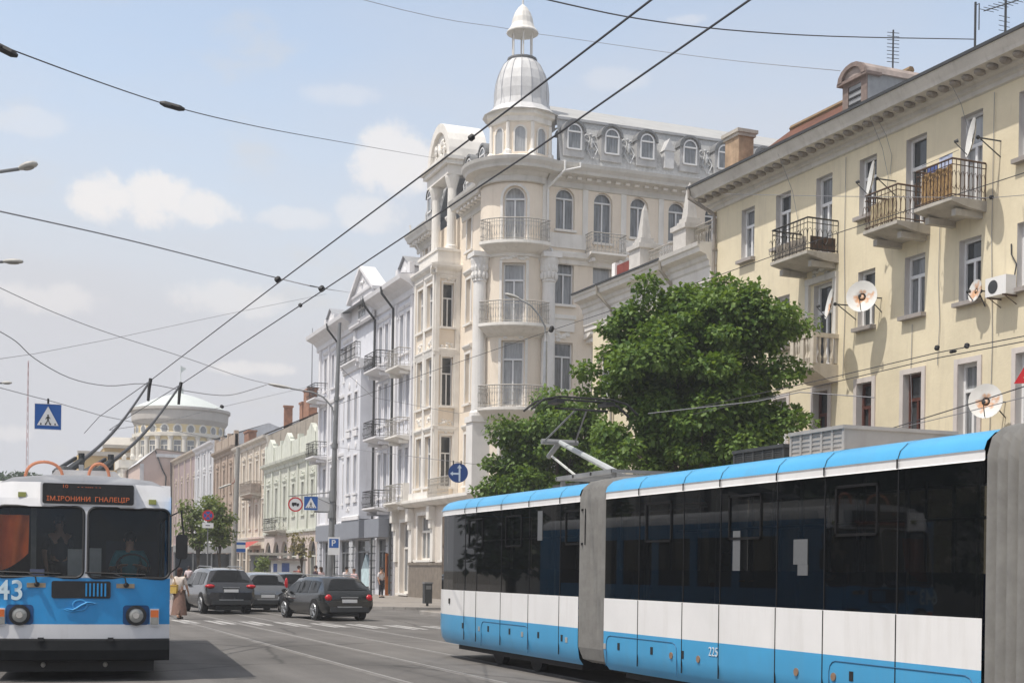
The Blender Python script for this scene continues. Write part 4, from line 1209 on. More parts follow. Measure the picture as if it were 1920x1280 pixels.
mb.extr(87.5, 91.9, [(0, 4.95), (.1, 4.95), (.1, 5.2), (0, 5.25)])
for z in (9.85, 13.9):
    for y in (88.6, 90.4): mb.ball((y, .02, z), (.17, .06, .26))
for z in (6.1, 10.45):
    for y in (88.1, 89.9): mb.box(y, y + 1.0, 0, .12, z, z + .38)
relief(mb, 90.4, 5.75, .7, .5, 0, 10, .08, 8)
mb.fr = HF
eav = [(0, EV - .9), (.12, EV - .85), (.14, EV - .5), (.4, EV - .25), (.95, EV), (1.0, EV + .25), (0, EV + .35)]
mb.extr(Y0, 87.4, eav); mb.extr(93.2, Y1 + .8, eav)
for y in (79.2, 82.6, 83.2, 87.2, 92.6, 97.0, 99.9, 102.7):
    mb.box(y, y + .45, 0, .14, 4.9 if y > 83 else 5.82, EV - .9)
for k, y in enumerate((83.4, 87.4, 92.8, 97.2, 100.1, 102.9, 79.5, 82.3)): relief(mb, y, 17.6, .5, 1.0, 0, 10, .15, 80 + k)
for z in (5.0, 9.9, 14.0): mb.extr(Y0 if z > 5.5 else 83.3, Y1, [(0, z - .22), (.12, z - .18), (.14, z), (0, z + .05)])
# central gable wall
mb.prism([(87.4, EV - .6), (93.2, EV - .6), (93.2, 20.1), (92.6, 20.3), (90.3, 21.75), (88.0, 20.3), (87.4, 20.1)], .25, -.4)
mb.extr(87.2, 93.4, [(.25, 18.1), (.4, 18.2), (.42, 18.5), (.25, 18.6)])
for (a, za), (b, zb) in (((87.0, 20.1), (90.3, 22.0)), ((90.3, 22.0), (93.6, 20.1))):
    mb.add([(a, .5, za), (b, .5, zb), (b, -.6, zb), (a, -.6, za), (a, .5, za - .22), (b, .5, zb - .22), (b, -.6, zb - .22), (a, -.6, za - .22)], [(0, 1, 2, 3), (4, 5, 6, 7), (0, 1, 5, 4), (2, 3, 7, 6), (0, 3, 7, 4), (1, 2, 6, 5)])
mb.extr(87.6, 93.0, [(.25, 20.1), (.36, 20.15), (.38, 20.3), (.25, 20.35)])
relief(mb, 90.3, 20.85, 2.2, .6, 0, 12, .38, 91); relief(mb, 90.3, 18.35, 2.0, .3, 0, 10, .5, 92)
# small side gables
for y0 in (79.4, 98.0):
    mb.prism([(y0, EV + .2), (y0 + 2.8, EV + .2), (y0 + 2.8, 19.8), (y0 + 1.4, 20.6), (y0, 19.8)], .15, -.5)
    mb.ball((y0 + 1.4, .18, 19.7), (.35, .08, .35)); relief(mb, y0 + 1.4, 19.95, 1.4, .5, 0, 9, .14, int(y0)); mb.box(y0 - .1, y0 + .35, 0, .3, EV + .2, 20.1); mb.box(y0 + 2.45, y0 + 2.9, 0, .3, EV + .2, 20.1)
mb.build('mouldings', M['lilactrim'], lb)
gw_ = (89.5, 91.2, 18.65, 20.0, True)
mbx = MB(HF); P = arc_pts(89.5, 91.2, 19.15, .85, 8)
mbx.poly([(89.5, .27, 18.6)] + [(p, .27, q) for p, q in P] + [(91.2, .27, 18.6)], 1); mbx.box(90.3, 90.4, .26, .31, 18.6, 20); mbx.box(89.5, 91.2, .26, .31, 19.1, 19.2)
mbx.build('gable_window', [M['pvc'], M['gmid']], lb)
mb = MB(HF)
for y0 in (79.4, 98.0): mb.add([(y0 - .1, .3, 19.85), (y0 + 1.4, .3, 20.72), (y0 + 2.9, .3, 19.85), (y0 - .1, -.8, 19.85), (y0 + 1.4, -.8, 20.72), (y0 + 2.9, -.8, 19.85)], [(0, 1, 4, 3), (1, 2, 5, 4)])
mb.quad((82.9, .9, EV + .3), (Y1, .9, EV + .3), (Y1, -5, 21.0), (82.9, -5, 21.0)); mb.quad((Y0, .9, EV + .3), (82.9, .9, EV + .3), (82.9, -1.45, EV + .45), (Y0, -1.45, EV + .45))
mb.build('roof', M['zinc'], lb)
iron_balcony(OF, lb, 87.7, 91.7, 15.4, .35, 1.1, M['lilactrim'], M['iron'], nbar=22)
for z in (14.3, 10.0, 5.6): iron_balcony(HF, lb, 83.4, 86.4, z, 1.1, 1.05, M['lilactrim'], M['iron'], nbar=18)
for z in (13.9, 9.75, 5.75): iron_balcony(HF, lb, 79.4, 82.1, z, .9, 1.05, M['creamtrim'], M['greyiron'], nbar=18)
for z in (14.3, 10.0): iron_balcony(HF, lb, 100.2, 102.9, z, 1.1, 1.05, M['lilactrim'], M['iron'], nbar=16)
for y in (83.05, 87.25, 97.15):
    mb = MB(HF); mb.tube([(y, 1.0, EV + .2), (y, .95, EV - .2), (y, .2, EV - 1.1), (y, .2, .2)], .08, 7); mb.build('drain_pipe', M['darkgrey'], lb)
shopg = mat('shopfront_grey', (.24, .255, .29), .6, .08, 2)
mb = MB(OF); mb.box(87.4, 92.0, -.98, .05, 3.75, 4.95); mb.fr = HF; mb.box(92.0, 103, 0, .25, 3.75, 4.9); mb.box(83.2, 86.6, 0, .9, 3.75, 4.9)
mb.build('shop_fascia', shopg, lb)
stn = mat('rusticated_stone', (.50, .51, .53), .85, .12, 2, streak=.2)
for y in (83.1, 87.0, 92.3, 96.8, 101.8):
    mb = MB(HF)
    for k in range(8): mb.box(y, y + 1.0, 0, .16, .02 + .46 * k, .42 + .46 * k)
    mb.build('stone_pier', stn, lb)
for o in ((84.2, 86.9, .4, 3.7), (88.2, 92.2, .4, 3.7), (93.5, 96.6, .4, 3.7), (98.0, 101.6, .4, 3.7)):
    window(HF, lb, o, M['polegrey'], M['gdark'], shopg, rev=.25, tr=.25, mull=2, fw=.08, name='shop_window')
posterm = mat('pale_poster', (.55, .70, .74), .5, .25, 3)
mb = MB(HF); mb.box(88.3, 90.3, -.1, .06, .6, 1.7); mb.prism([(88.3, 1.7), (90.3, 1.7), (89.3, 2.7)], .06, -.1); mb.build('window_poster', posterm, lb)

# ------------------------------------------------------------ generic older street house
def house(name, label, X, y0, y1, h, wallm, trimm, rows, nw, roofm=None, ridge=1.5, par=0.0, gfm=None, gz=4.2, garch=False, depth=12, ww=.9, fm=None, endwall=True, chim=()):
    f = FX(X)
    t = thing(name, label, 'building', (X + .5, (y0 + y1) / 2, 0))
    ops = []
    st = (y1 - y0) / nw
    for c, e in rows:
        for k in range(nw):
            u = y0 + st * (k + .5)
            ops.append((u - ww / 2, u + ww / 2, c, e))
    gops = [(y0 + st * (k + .12), y0 + st * (k + .88), .5, gz - .6 if garch else gz - .9, garch) for k in range(nw)]
    mb = MB(f); wall(mb, y0, y1, gz, h, ops, rev=.2)
    for y in (y0, y1): mb.quad((y, 0, 0), (y, -depth, 0), (y, -depth, h), (y, 0, h))
    mb.build('wall', wallm, t)
    mb = MB(f); wall(mb, y0, y1, -.05, gz, gops, rev=.25); mb.build('ground_floor', gfm or wallm, t)
    for o in ops: window(f, t, o, fm or M['pvc'], rng.choice(GL[:3]), trimm, rev=.2, fw=.07, sur=.14, sill=.12, head=.14)
    for o in gops: window(f, t, o, trimm, M['gdark'], trimm, rev=.25, fw=.08, mull=1, name='shop_window')
    mb = MB(f)
    mb.extr(y0, y1, [(0, h - .6), (.1, h - .55), (.15, h - .3), (.45, h - .1), (.5, h + .1), (0, h + .15)])
    mb.extr(y0, y1, [(0, gz), (.15, gz + .03), (.17, gz + .22), (0, gz + .25)])
    for k in range(nw + 1):
        u = min(max(y0 + st * k - .18, y0), y1 - .36); mb.box(u, u + .36, 0, .12, gz + .2, h - .6)
    if par:
        mb.box(y0, y1, -.3, 0, h + .1, h + par)
        for k in range(nw + 1):
            u = min(max(y0 + st * k - .3, y0), y1 - .6); mb.box(u, u + .6, -.35, .06, h + .1, h + par + .35)
    for k in range(nw):
        u = y0 + st * (k + .5)
        for c, e in rows: relief(mb, u, e + .75, 1.0, .35, 0, 8, .1, int(u * 7 + e))
    mb.build('mouldings', trimm, t)
    mb = MB(f); z = h + .12
    mb.quad((y0, .45, z), (y1, .45, z), (y1, -depth / 2, z + ridge), (y0, -depth / 2, z + ridge)); mb.quad((y0, -depth, z), (y1, -depth, z), (y1, -depth / 2, z + ridge), (y0, -depth / 2, z + ridge))
    mb.build('roof', roofm or M['zinc'], t)
    if endwall:
        mb = MB(f)
        for y in (y0, y1): mb.poly([(y, 0, h), (y, -depth, h), (y, -depth / 2, z + ridge)])
        mb.each('gable_end', wallm, t)
    for u, d, cw, z1 in chim:
        mb = MB(f); mb.box(u - cw, u + cw, d - .4, d + .4, h - .5, z1); mb.box(u - cw - .08, u + cw + .08, d - .48, d + .48, z1, z1 + .18)
        mb.build('chimney', M['brick'], t)
    return t, f


green = mat('pale_green_stucco', (.60, .605, .53), .85, .1, .7, streak=.6, dirt=(.22, .23, .18))
greentrim = mat('green_white_trim', (.66, .68, .60), .85, .12, 1, streak=.75, dirt=(.16, .16, .14))
gt, gf = house('green_house', 'low pale green house with dark stained cornice beside the lilac house', 24.3, 103.5, 124.0, 10.7, green, greentrim, [(6.0, 8.6)], 6, mat('old_tin', (.30, .27, .23), .8, .3, 1), .6, par=1.5, gfm=mat('pinkish_ground_floor', (.55, .47, .42), .85, .12, 1, streak=.5), gz=4.6, endwall=False, garch=True)
for y0 in (104.2, 113.0, 120.0):
    mb = MB(gf); mb.prism([(y0, 10.8), (y0 + 3, 10.8), (y0 + 3, 12.2), (y0 + 1.5, 13.0), (y0, 12.2)], .1, -.3); relief(mb, y0 + 1.5, 12.0, 1.6, .7, 0, 10, .1, int(y0)); mb.build('attic_gable', greentrim, gt)
iron_balcony(gf, gt, 114, 119.5, 4.9, 1.0, 1.0, M['concrete'], M['iron'], nbar=20)
cream2 = mat('weathered_cream', (.64, .56, .46), .88, .14, .8, streak=.75, dirt=(.27, .22, .17))
ct_, cf_ = house('cream_house', 'weathered cream house with a bare end wall and tan roof behind the green one', 24.6, 124.4, 141.0, 13.6, cream2, mat('cream_house_trim', (.66, .61, .54), .88, .15, 1.2, streak=.8, dirt=(.2, .17, .14)), [(5.4, 7.6), (9.3, 11.7)], 5, mat('tan_tin_roof', (.36, .30, .24), .75, .2, 1.2, streak=.3), 3.4, depth=14, gz=4.4, chim=((127.0, -4.4, 1.1, 18.2), (129.2, -4.4, .6, 17.2), (132.5, -3.5, .14, 17.2)))
iron_balcony(cf_, ct_, 127.2, 133.0, 8.6, 1.0, 1.1, M['concrete'], mat('weathered_panel', (.32, .28, .24), .9, .3, 3), nbar=24)
mb = MB(cf_); mb.box(127.4, 132.8, .1, .96, 8.62, 9.5); mb.build('balcony_panel', mat('faded_panel', (.45, .38, .33), .9, .35, 2.5), ct_)
brown = mat('brown_stucco', (.44, .34, .27), .88, .25, 1, streak=.45, bump=.2)
bt_, bf_ = house('brown_house', 'sooty brown narrow house between cream and pale grey houses', 24.6, 141.4, 154.0, 14.0, brown, mat('brown_trim', (.42, .34, .27), .88, .25, 1.5, streak=.4), [(5.4, 7.8), (9.4, 12.0)], 3, M['zinc'], .8, par=1.3, gz=4.4, chim=((144, -2.0, 1.3, 15.7),))
greyh = mat('pale_grey_stucco', (.52, .53, .55), .85, .12, 1, streak=.3)
ht_, hf_ = house('grey_house', 'pale grey narrow house with a sheet metal roof beyond the brown one', 24.6, 154.4, 168.0, 15.6, greyh, M['lilactrim'], [(5.6, 8.0), (9.6, 12.2), (13.0, 14.6)], 3, M['zincpale'], 2.2, gz=4.4)
mauve = mat('mauve_stucco', (.36, .28, .28), .88, .12, .6, streak=.3)
mt_, mf_ = house('mauve_house', 'mauve house with a cream eaves band before the pink end wall', 24.9, 168.4, 190.0, 15.8, mauve, cream2, [(6.0, 8.4), (10, 12.4)], 4, M['zinc'], 1.0, gz=4.4)
pink = mat('pink_stucco', (.62, .49, .43), .88, .07, .6, streak=.15)
pt_ = thing('pink_house', 'pink house whose plain end wall faces the traffic', 'building', (22.5, 196, 0))
PFy = FlatY(190.5)
x0, x1, xa = on_y(262, 900, 190.5).x, on_y(341, 900, 190.5).x, on_y(292, 900, 190.5).x
zt = on_y(330, 853, 190.5).z; za = on_y(293, 842, 190.5).z
mb = MB(PFy); mb.poly([(x0, 0, 0), (x1 + 4, 0, 0), (x1 + 4, 0, zt), (xa, 0, za), (x0, 0, zt - 1.2)])
mb.fr = LOC; mb.quad((x0, 190.5, 0), (x0, 215, 0), (x0, 215, zt - 1.2), (x0, 190.5, zt - 1.2))
mb.build('wall', pink, pt_)
mb = MB(PFy); mb.box(xa, x1 + 4, 0, .25, zt - .35, zt + .1)
mb.add([(x0 - .3, .3, zt - 1.3), (xa, .3, za + .1), (xa, -20, za + .1), (x0 - .3, -20, zt - 1.3)], [(0, 1, 2, 3)]); mb.add([(x1 + 4, .3, zt + .12), (xa, .3, za + .12), (xa, -20, za + .12), (x1 + 4, -20, zt + .12)], [(0, 1, 2, 3)])
mb.box(x0, x0 + .5, 0, .12, 0, zt - 1.3)
mb.build('roof', M['zincpale'], pt_)
mb = MB(PFy); mb.tube([(xa - .1, .15, za - .2), (xa + .8, .15, za - 2.6), (xa + 1.3, .15, za - 3.6), (xa + 1.3, .15, 1)], .1, 6); mb.tube([(x1 - 1.5, .12, zt - 1), (x1 - 1.2, .12, 1)], .06, 6)
mb.each('drain_pipe', M['darkgrey'], pt_)
for k, x in enumerate((x0 + .9,)):
    for c, e in ((5, 7.5), (9.4, 12)): window(PFy, pt_, (x, x + 1.0, c, e), M['pvc'], M['gmid'], M['white'], rev=-.04, sur=.2, sill=.2, fw=.1)

# ------------------------------------------------------------ domed rotunda at the end of the street
YD = 226.0
cx, cz = on_y(338, 770, YD).x, 0
rD = (on_y(430, 790, YD).x - on_y(244, 775, YD).x) / 2
ze = on_y(338, 772, YD).z; zd = on_y(338, 738, YD).z; zb = on_y(338, 850, YD).z
sc_ = 2600 / (cx * SY + YD * CYW)
rt = thing('rotunda', 'yellow colonnaded rotunda under a pale green dome far down the street', 'building', (cx, YD, 0))
yel2 = mat('pale_yellow_stucco', (.74, .60, .33), .88, .08, .4, streak=.1)
rw = rD * .90
zw0, zw1 = on_y(300, 858, YD - rw).z, on_y(300, 822, YD - rw).z
mb = MB(); mb.lathe((cx, YD), [(rw, 0), (rw, ze - .6)], 40); mb.build('drum', yel2, rt)
M['rotwhite'] = mat('rotunda_white', (.74, .70, .62), .85, .08, 1)
mb = MB()
zc1 = on_y(300, 812, YD - rw).z
mb.lathe((cx, YD), [(rw, ze - 2.6), (rw + .5, ze - 1.8), (rD - .2, ze - .5), (rD + .1, ze - .3), (rD + .1, ze + .1)], 48, 0)
mb.lathe((cx, YD), [(rw, zc1 - .3), (rw + .35, zc1 - .2), (rw + .4, zc1 + .3), (rw, zc1 + .4)], 48, 1)
mb.lathe((cx, YD), [(rw + .9, zw0 - .9), (rw + 1.0, zw0 - .3), (rw + .1, zw0 - .2)], 48, 0)
nb = 22
for k in range(nb):
    a = 2 * PI * k / nb + .1; x, y = cx + (rw + .25) * math.cos(a), YD + (rw + .25) * math.sin(a)
    mb.lathe((x, y), [(.42, zw0 - .5), (.36, zw0), (.33, zc1 - .8), (.5, zc1 - .3)], 8, 1)
mb.build('colonnade', [mat('rotunda_grey', (.50, .47, .43), .85, .1, .5), M['rotwhite']], rt)
for k in range(nb):
    a = 2 * PI * (k + .5) / nb + .1
    if math.cos(a - R(262)) < -.1: continue
    ff = Flat((cx + rw * math.cos(a), YD + rw * math.sin(a)), 0); ff.N = Vector((math.cos(a), math.sin(a), 0)); ff.U = Vector((-math.sin(a), math.cos(a), 0))
    window(ff, rt, (-.62, .62, zw0, zw1), M['rotwhite'], M['gmid'], M['rotwhite'], rev=-.05, fw=.12, sur=.0, tr=.3)
    mb = MB(ff); zz = on_y(300, 803, YD - rw).z
    mb.poly([(.75 * math.cos(q * PI / 8), .06, zz + .85 * math.sin(q * PI / 8) + .1) for q in range(16)], 1)
    mb.poly([(.5 * math.cos(q * PI / 8), .1, zz + .6 * math.sin(q * PI / 8) + .1) for q in range(16)], 0)
    mb.build('round_window', [M['gmid'], M['rotwhite']], rt)
mb = MB()
mb.lathe((cx, YD), [(rD + .1, ze + .1), (rD - .3, ze + .2)] + [(rD * .97 * (1 - t / 10), ze + .2 + (zd - ze - .2) * (1 - (1 - t / 10) ** 1.5)) for t in range(0, 10)] + [(.5, zd + .02), (.45, zd + .9), (.2, zd + 1.2)], 40)
mb.tube([(cx, YD, zd), (cx, YD, zd + 4.5)], .08, 5); mb.add([(cx, YD, zd + 4.4), (cx + 0.9, YD, zd + 4.1), (cx, YD, zd + 3.3)], [(0, 1, 2)])
mb.build('dome', mat('pale_green_dome', (.58, .62, .60), .6, .07, .5), rt, smooth=False)
# wing of the rotunda, to its left
yw = thing('yellow_palace_wing', 'yellow three storey palace wing with grey attic left of the rotunda', 'building', (18, 236, 0))
YW_ = 231.0; WF = FlatY(YW_)
xa, xb = on_y(150, 850, YW_).x, on_y(262, 850, YW_).x
xm = on_y(196, 850, YW_).x
z1 = on_y(170, 848, YW_).z; z2 = on_y(220, 815, YW_).z; z3 = on_y(220, 852, YW_).z
mb = MB(WF); ops = [(xa + .9 + 2.6 * k, xa + 2.1 + 2.6 * k, c, e) for k in range(4) for c, e in ((4, 7.4), (10, 13.2))]
ops = [o for o in ops if o[1] < xb - .3]
wall(mb, xa, xb, 0, z1, ops, rev=.2); mb.box(xm, xb + 2, -8, -.5, z1, z2 - 2)
mb.fr = LOC; mb.quad((xa, YW_, 0), (xa, YW_ + 15, 0), (xa, YW_ + 15, z1), (xa, YW_, z1)); mb.build('wall', mat('ochre_stucco', (.66, .47, .20), .88, .1, .5, streak=.15), yw)
for o in ops: window(WF, yw, o, M['white'], M['gpale'], M['rotwhite'], rev=.2, fw=.1, sur=.25, head=.2)
mb = MB(WF); mb.box(xa - .4, xb, -.2, .5, z1 - .5, z1 + .2); mb.box(xm - .3, xb + 2, -.6, .3, z2 - 2.1, z2 - 1.6); mb.add([(xm - .4, .3, z2 - 1.6), (xb + 2, .3, z2 - 1.6), (xb, -4, z2), (xm + 1.5, -4, z2)], [(0, 1, 2, 3)]); mb.quad((xm - .4, .3, z2 - 1.6), (xm + 1.5, -4, z2), (xm + 1.5, -9, z2), (xm - .4, -9, z2 - 1.6))
mb.build('cornice_and_roof', mat('attic_grey', (.50, .47, .42), .8, .12, 1), yw)
# white columned portal before it
pr = thing('white_portal', 'white columned portal standing left of the pink end wall', 'building', (19, 205, 0))
YP = 206.0; xa, xb = on_y(226, 900, YP).x, on_y(268, 900, YP).x; zt = on_y(245, 862, YP).z
mb = MB(FlatY(YP)); mb.box(xa, xb, -6, 0, 0, zt - 1.2); mb.build('wall', M['rotwhite'], pr); mb = MB(FlatY(YP)); mb.box(xa - .3, xb + .3, -6, .4, zt - 1.2, zt)
mb.build('entablature', M['rotwhite'], pr)
for k in range(3):
    mb = MB(FlatY(YP)); x = xa + .4 + (xb - xa - .8) * k / 2; mb.lathe((x, .45), [(.42, 0), (.36, .5), (.32, zt - 2), (.45, zt - 1.4)], 10)
    mb.lathe((x, .45), [(.3, zt), (.35, zt + .5), (.1, zt + .9)], 8); mb.build('column', M['rotwhite'], pr)

# radio mast and thin spire far away
d_ = 330; p0 = at_d(49, 960, d_); p1 = at_d(63, 676, d_)
t = thing('radio_mast', 'slender red and white lattice mast far off against the sky', 'mast', (p0.x, p0.y, 0))
mb = MB()
H_ = p1.z
for k in range(3):
    q = 2 * PI * k / 3
    mb.tube([(p0.x + .45 * math.cos(q), p0.y + .45 * math.sin(q), 0), (p0.x + .12 * math.cos(q), p0.y + .12 * math.sin(q), H_)], .05, 4)
for k in range(24):
    z0_, z1_ = H_ * k / 24, H_ * (k + 1) / 24; r0_ = .45 - .33 * k / 24
    for j in range(3):
        a, b = 2 * PI * j / 3, 2 * PI * (j + 1) / 3
        mb.tube([(p0.x + r0_ * math.cos(a), p0.y + r0_ * math.sin(a), z0_), (p0.x + r0_ * math.cos(b), p0.y + r0_ * math.sin(b), z1_)], .035, 3, 1 if k % 4 < 2 else 0)
mb.build('lattice', [mat('mast_red', (.45, .20, .18), .6, .1, 1), M['greyiron']], t)
p0 = at_d(584, 760, 210); p1 = at_d(586, 615, 210)
mb = MB(); mb.tube([(p0.x, p0.y, 0), (p1.x, p1.y, p1.z)], [.22, .05], 6); tag(mb.build('spire_mast', M['wirepale']), 'hair thin pale mast rising behind the tan roof and brick chimney', 'mast')
# ------------------------------------------------------------ blue and white articulated tram
TX0, TW = 8.55, 2.40
tram = thing('tram', 'long sky blue and white articulated tram with dark windows and grey bellows', 'tram', (TX0 + TW / 2, 17.2, 0))
XC = TX0 + TW / 2
ZS, ZB1, ZB2, ZG, ZW, ZR0, ZR = .32, .86, .86, 1.335, 2.77, 2.87, 3.05
HW = TW / 2
SKIRT = [(-.10, .30), (-.03, .40), (0, .60), (0, .86)]
ROOF = [(0, 2.87), (.03, 2.95), (.12, 3.03), (.30, 3.08)]


def both(mb, prof, ya, yb, m=0, nose=None):
    """strip along the left side and mirrored on the right; prof = (inset, z)"""
    rows = []
    ys = nose if nose else [(ya, 0), (yb, 0)]
    for side in (-1, 1):
        pts = []; n = len(prof)
        for y, ins in ys:
            for i_, z in prof:
                off = HW - ins - (i_ if i_ >= 0 else -i_)
                pts.append((XC + side * max(off, .0), y, z))
        fs = [(k * n + i, k * n + i + 1, (k + 1) * n + i + 1, (k + 1) * n + i) for k in range(len(ys) - 1) for i in range(n - 1)]
        mb.add(pts, fs, m)


seatm = mat('blue_seat', (.02, .05, .20), .7, .2, 5)
tfloor = mat('tram_floor', (.06, .06, .065), .8, .2, 3)
handle = mat('pale_handrail', (.55, .55, .55), .3, .05, 3)


HOPM = mat('dark_frame', (.014, .014, .015), .8, .1, 3, spec=.1)


def section(ya, yb, seams, nose=0, lat=()):
    ys = [(ya, 0), (yb, 0)]
    if nose == 1: ys = [(ya, 0), (yb - 1.2, 0), (yb - .5, .04), (yb - .15, .12), (yb, .28)]
    if nose == -1: ys = [(ya, .55), (ya + .35, .22), (ya + .9, .06), (ya + 1.6, 0), (yb, 0)]
    mb = MB(); both(mb, [(0, .86), (0, 1.335)], ya, yb, 0, ys)
    sec = mb.build('body_section', M['tramwhite'], tram, smooth=False)
    mb = MB(); both(mb, SKIRT, ya, yb, 0, ys); sk = mb.build('skirt', M['blue'], sec)
    smooth_by_angle(sk)
    mb = MB(); both(mb, [(.012, 1.335), (.012, 2.77)], ya, yb, 0, ys); mb.build('window_band', M['tramglass'], sec)
    mb = MB(); both(mb, [(0, 2.77), (-.012, 2.78), (-.012, 2.86), (0, 2.87)], ya, yb, 0, ys); mb.build('upper_stripe', M['tramwhite'], sec)
    mb = MB(); both(mb, ROOF, ya, yb, 0, ys); ro = mb.build('roof', M['blue'], sec); smooth_by_angle(ro, 50)
    mb = MB(); both(mb, [(.30, 3.08), (.6, 3.12), (1.2, 3.14)], ya, yb, 0, ys); mb.build('roof_deck', M['greytrim'], sec)
    # end walls, floor, dark underframe
    mb = MB()
    for y, ins in (ys[0], ys[-1]):
        w_ = HW - ins - .02
        if (nose == 1 and y == ys[-1][0]) or (nose == -1 and y == ys[0][0]):
            mb.quad((XC - w_, y, .35), (XC + w_, y, .35), (XC + w_, y, 1.3), (XC - w_, y, 1.3), 1); mb.quad((XC - w_, y, 1.3), (XC + w_, y, 1.3), (XC + w_, y, 2.8), (XC - w_, y, 2.8), 2); mb.quad((XC - w_, y, 2.8), (XC + w_, y, 2.8), (XC + w_ - .3, y, 3.1), (XC - w_ + .3, y, 3.1), 1)
    mb.quad((XC - HW + .05, ya + .1, .75), (XC + HW - .05, ya + .1, .75), (XC + HW - .05, yb - (.6 if nose == 1 else .1), .75), (XC - HW + .05, yb - (.6 if nose == 1 else .1), .75), 0)
    mb.quad((XC - HW + .05, ya + .1, 2.8), (XC + HW - .05, ya + .1, 2.8), (XC + HW - .05, yb - .6, 2.8), (XC - HW + .05, yb - .6, 2.8), 0)
    mb.build('floor_and_ceiling', [tfloor, M['blue'], M['gdark']], sec)
    mb = MB()
    mb.box(XC - HW + .22, XC + HW - .22, ya + .3 + (.6 if nose == -1 else 0), yb - .3 - (.7 if nose == 1 else 0), .2, .5)
    mid = (ya + yb) / 2
    for yc in ((mid,) if yb - ya < 8.5 else (mid,)):
        for dy in (-.9, .9):
            for sx in (-1, 1):
                x = XC + sx * .72
                wm = MB(); wm.tube([(x - .06, yc + dy, .31), (x + .06, yc + dy, .31)], .31, 16); wm.build('wheel', M['black'], sec)
    mb.build('bogie', M['black'], sec)
    # seams and hatches
    mb = MB()
    for y in seams:
        for z0, z1, o in ((.42, 1.33, .003), (1.335, 2.77, -.008), (2.775, 2.87, .015)):
            mb.box(TX0 - o - .003, TX0 - o + .01, y - .006, y + .006, z0, z1)
        mb.add([(TX0 + i_ - .004, y + s, z + .004) for s in (-.006, .006) for i_, z in ROOF[:4]], [(k, k + 1, k + 5, k + 4) for k in range(3)])
    mb.each('panel_seam', M['seam'], sec)
    mb = MB()
    for y, z, kind in lat:
        if kind == 0: mb.box(TX0 - .006, TX0 + .02, y - .035, y + .035, z - .05, z + .05, 0)
        elif kind == 1: mb.tube([(TX0 - .012, y, z), (TX0 + .02, y, z)], .045, 12, 1)
        else: mb.box(TX0 - .008, TX0 + .02, y - .04, y + .04, z - .04, z + .04, 2)
    mb.each('latch', [M['black'], mat('brown_latch', (.28, .18, .12), .5, .3, 6), M['greyiron']], sec)
    # interior: seats and grab poles
    mb = MB(); n = int((yb - ya - 1.5) / .9)
    for k in range(n):
        y = ya + .9 + k * .9
        for sx in (-1, 1):
            mb.box(XC + sx * .75 - .4, XC + sx * .75 + .4, y, y + .42, 1.12, 1.2, 0); mb.box(XC + sx * .75 - .4, XC + sx * .75 + .4, y + .38, y + .45, 1.2, 1.75, 0)
    mb.each('seat', seatm, sec)
    mb = MB()
    for k in range(int((yb - ya) / 1.9)):
        y = ya + 1.0 + k * 1.9
        for sx in (-1, 1): mb.tube([(XC + sx * .42, y, .75), (XC + sx * .42, y, 2.8)], .02, 5); mb.tube([(XC + sx * 1.05, y + .3, .75), (XC + sx * 1.05, y + .3, 2.8)], .025, 5)
    mb.tube([(XC - .42, ya + .5, 2.3), (XC - .42, yb - .8, 2.3)], .018, 5)
    mb.each('grab_pole', handle, sec)
    # hopper window frames
    for y in seams[::2]:
        mb = MB(); y0, y1, z0, z1 = y - .95, y - .2, 2.12, 2.66; o = TX0 + .003
        for a, b, c, e in ((y0, y1, z0, z0 + .03), (y0, y1, z1 - .03, z1), (y0, y0 + .03, z0, z1), (y1 - .03, y1, z0, z1)): mb.box(o - .006, o + .006, a, b, c, e)
        mb.build('hopper_frame', HOPM, sec)
    return sec


def ypx(px): return on_x(px, 1000, TX0).y


s1 = section(19.22, 26.35, [ypx(x) for x in (872, 894, 940, 992, 1050)], 1, [(ypx(838 + 6), 1.12, 0)] + [(ypx(x), .68, 0) for x in (870, 918, 958, 1012, 1056)] + [(ypx(x), .66, 2) for x in (901, 982, 1065)])
s2 = section(10.2, 18.3, [ypx(x) for x in (1198, 1281, 1350, 1456, 1545, 1682)], 0, [(ypx(x), .66, 0) for x in (1163, 1225, 1283, 1600)] + [(ypx(x), .63, 1) for x in (1262, 1313, 1497, 1567)] + [(ypx(1137), .64, 2)])
s3 = section(1.2, 9.25, [3.0, 4.4, 5.8, 7.2], -1)
# hatch outlines with rounded corners on the skirts
for sec, runs in ((s2, ((1140, 1272), (1558, 1830))), (s1, ((905, 993),))):
    mb = MB()
    for a, b in runs:
        y0, y1 = ypx(b), ypx(a); z0, z1, r = .36, .80, .12
        path = [(TX0 - .002, y0, z0)] + [(TX0 - .002, y0 + r - r * math.cos(t), z1 - r + r * math.sin(t)) for t in (0, .5, 1.0, PI / 2)] + [(TX0 - .002, y1 - r + r * math.sin(t), z1 - r + r * math.cos(t)) for t in (0, .5, 1.0, PI / 2)] + [(TX0 - .002, y1, z0)]
        mb.tube(path, .007, 4)
    mb.each('skirt_hatch', mat('hatch_line', (.03, .13, .25), .6, 0), sec)
# stickers
mb = MB()
for px, py, w_, h_ in ((1380, 1032, .17, .48), (1500, 1034, .28, .28), (1504, 1068, .2, .12), (1012, 985, .2, .48)):
    q = on_x(px, py, TX0); mb.box(TX0 + .004, TX0 + .010, q.y - w_ / 2, q.y + w_ / 2, q.z - h_ / 2, q.z + h_ / 2)
mb.each('window_notice', mat('notice_paper', (.13, .135, .14), .6, .1, 20), s2)
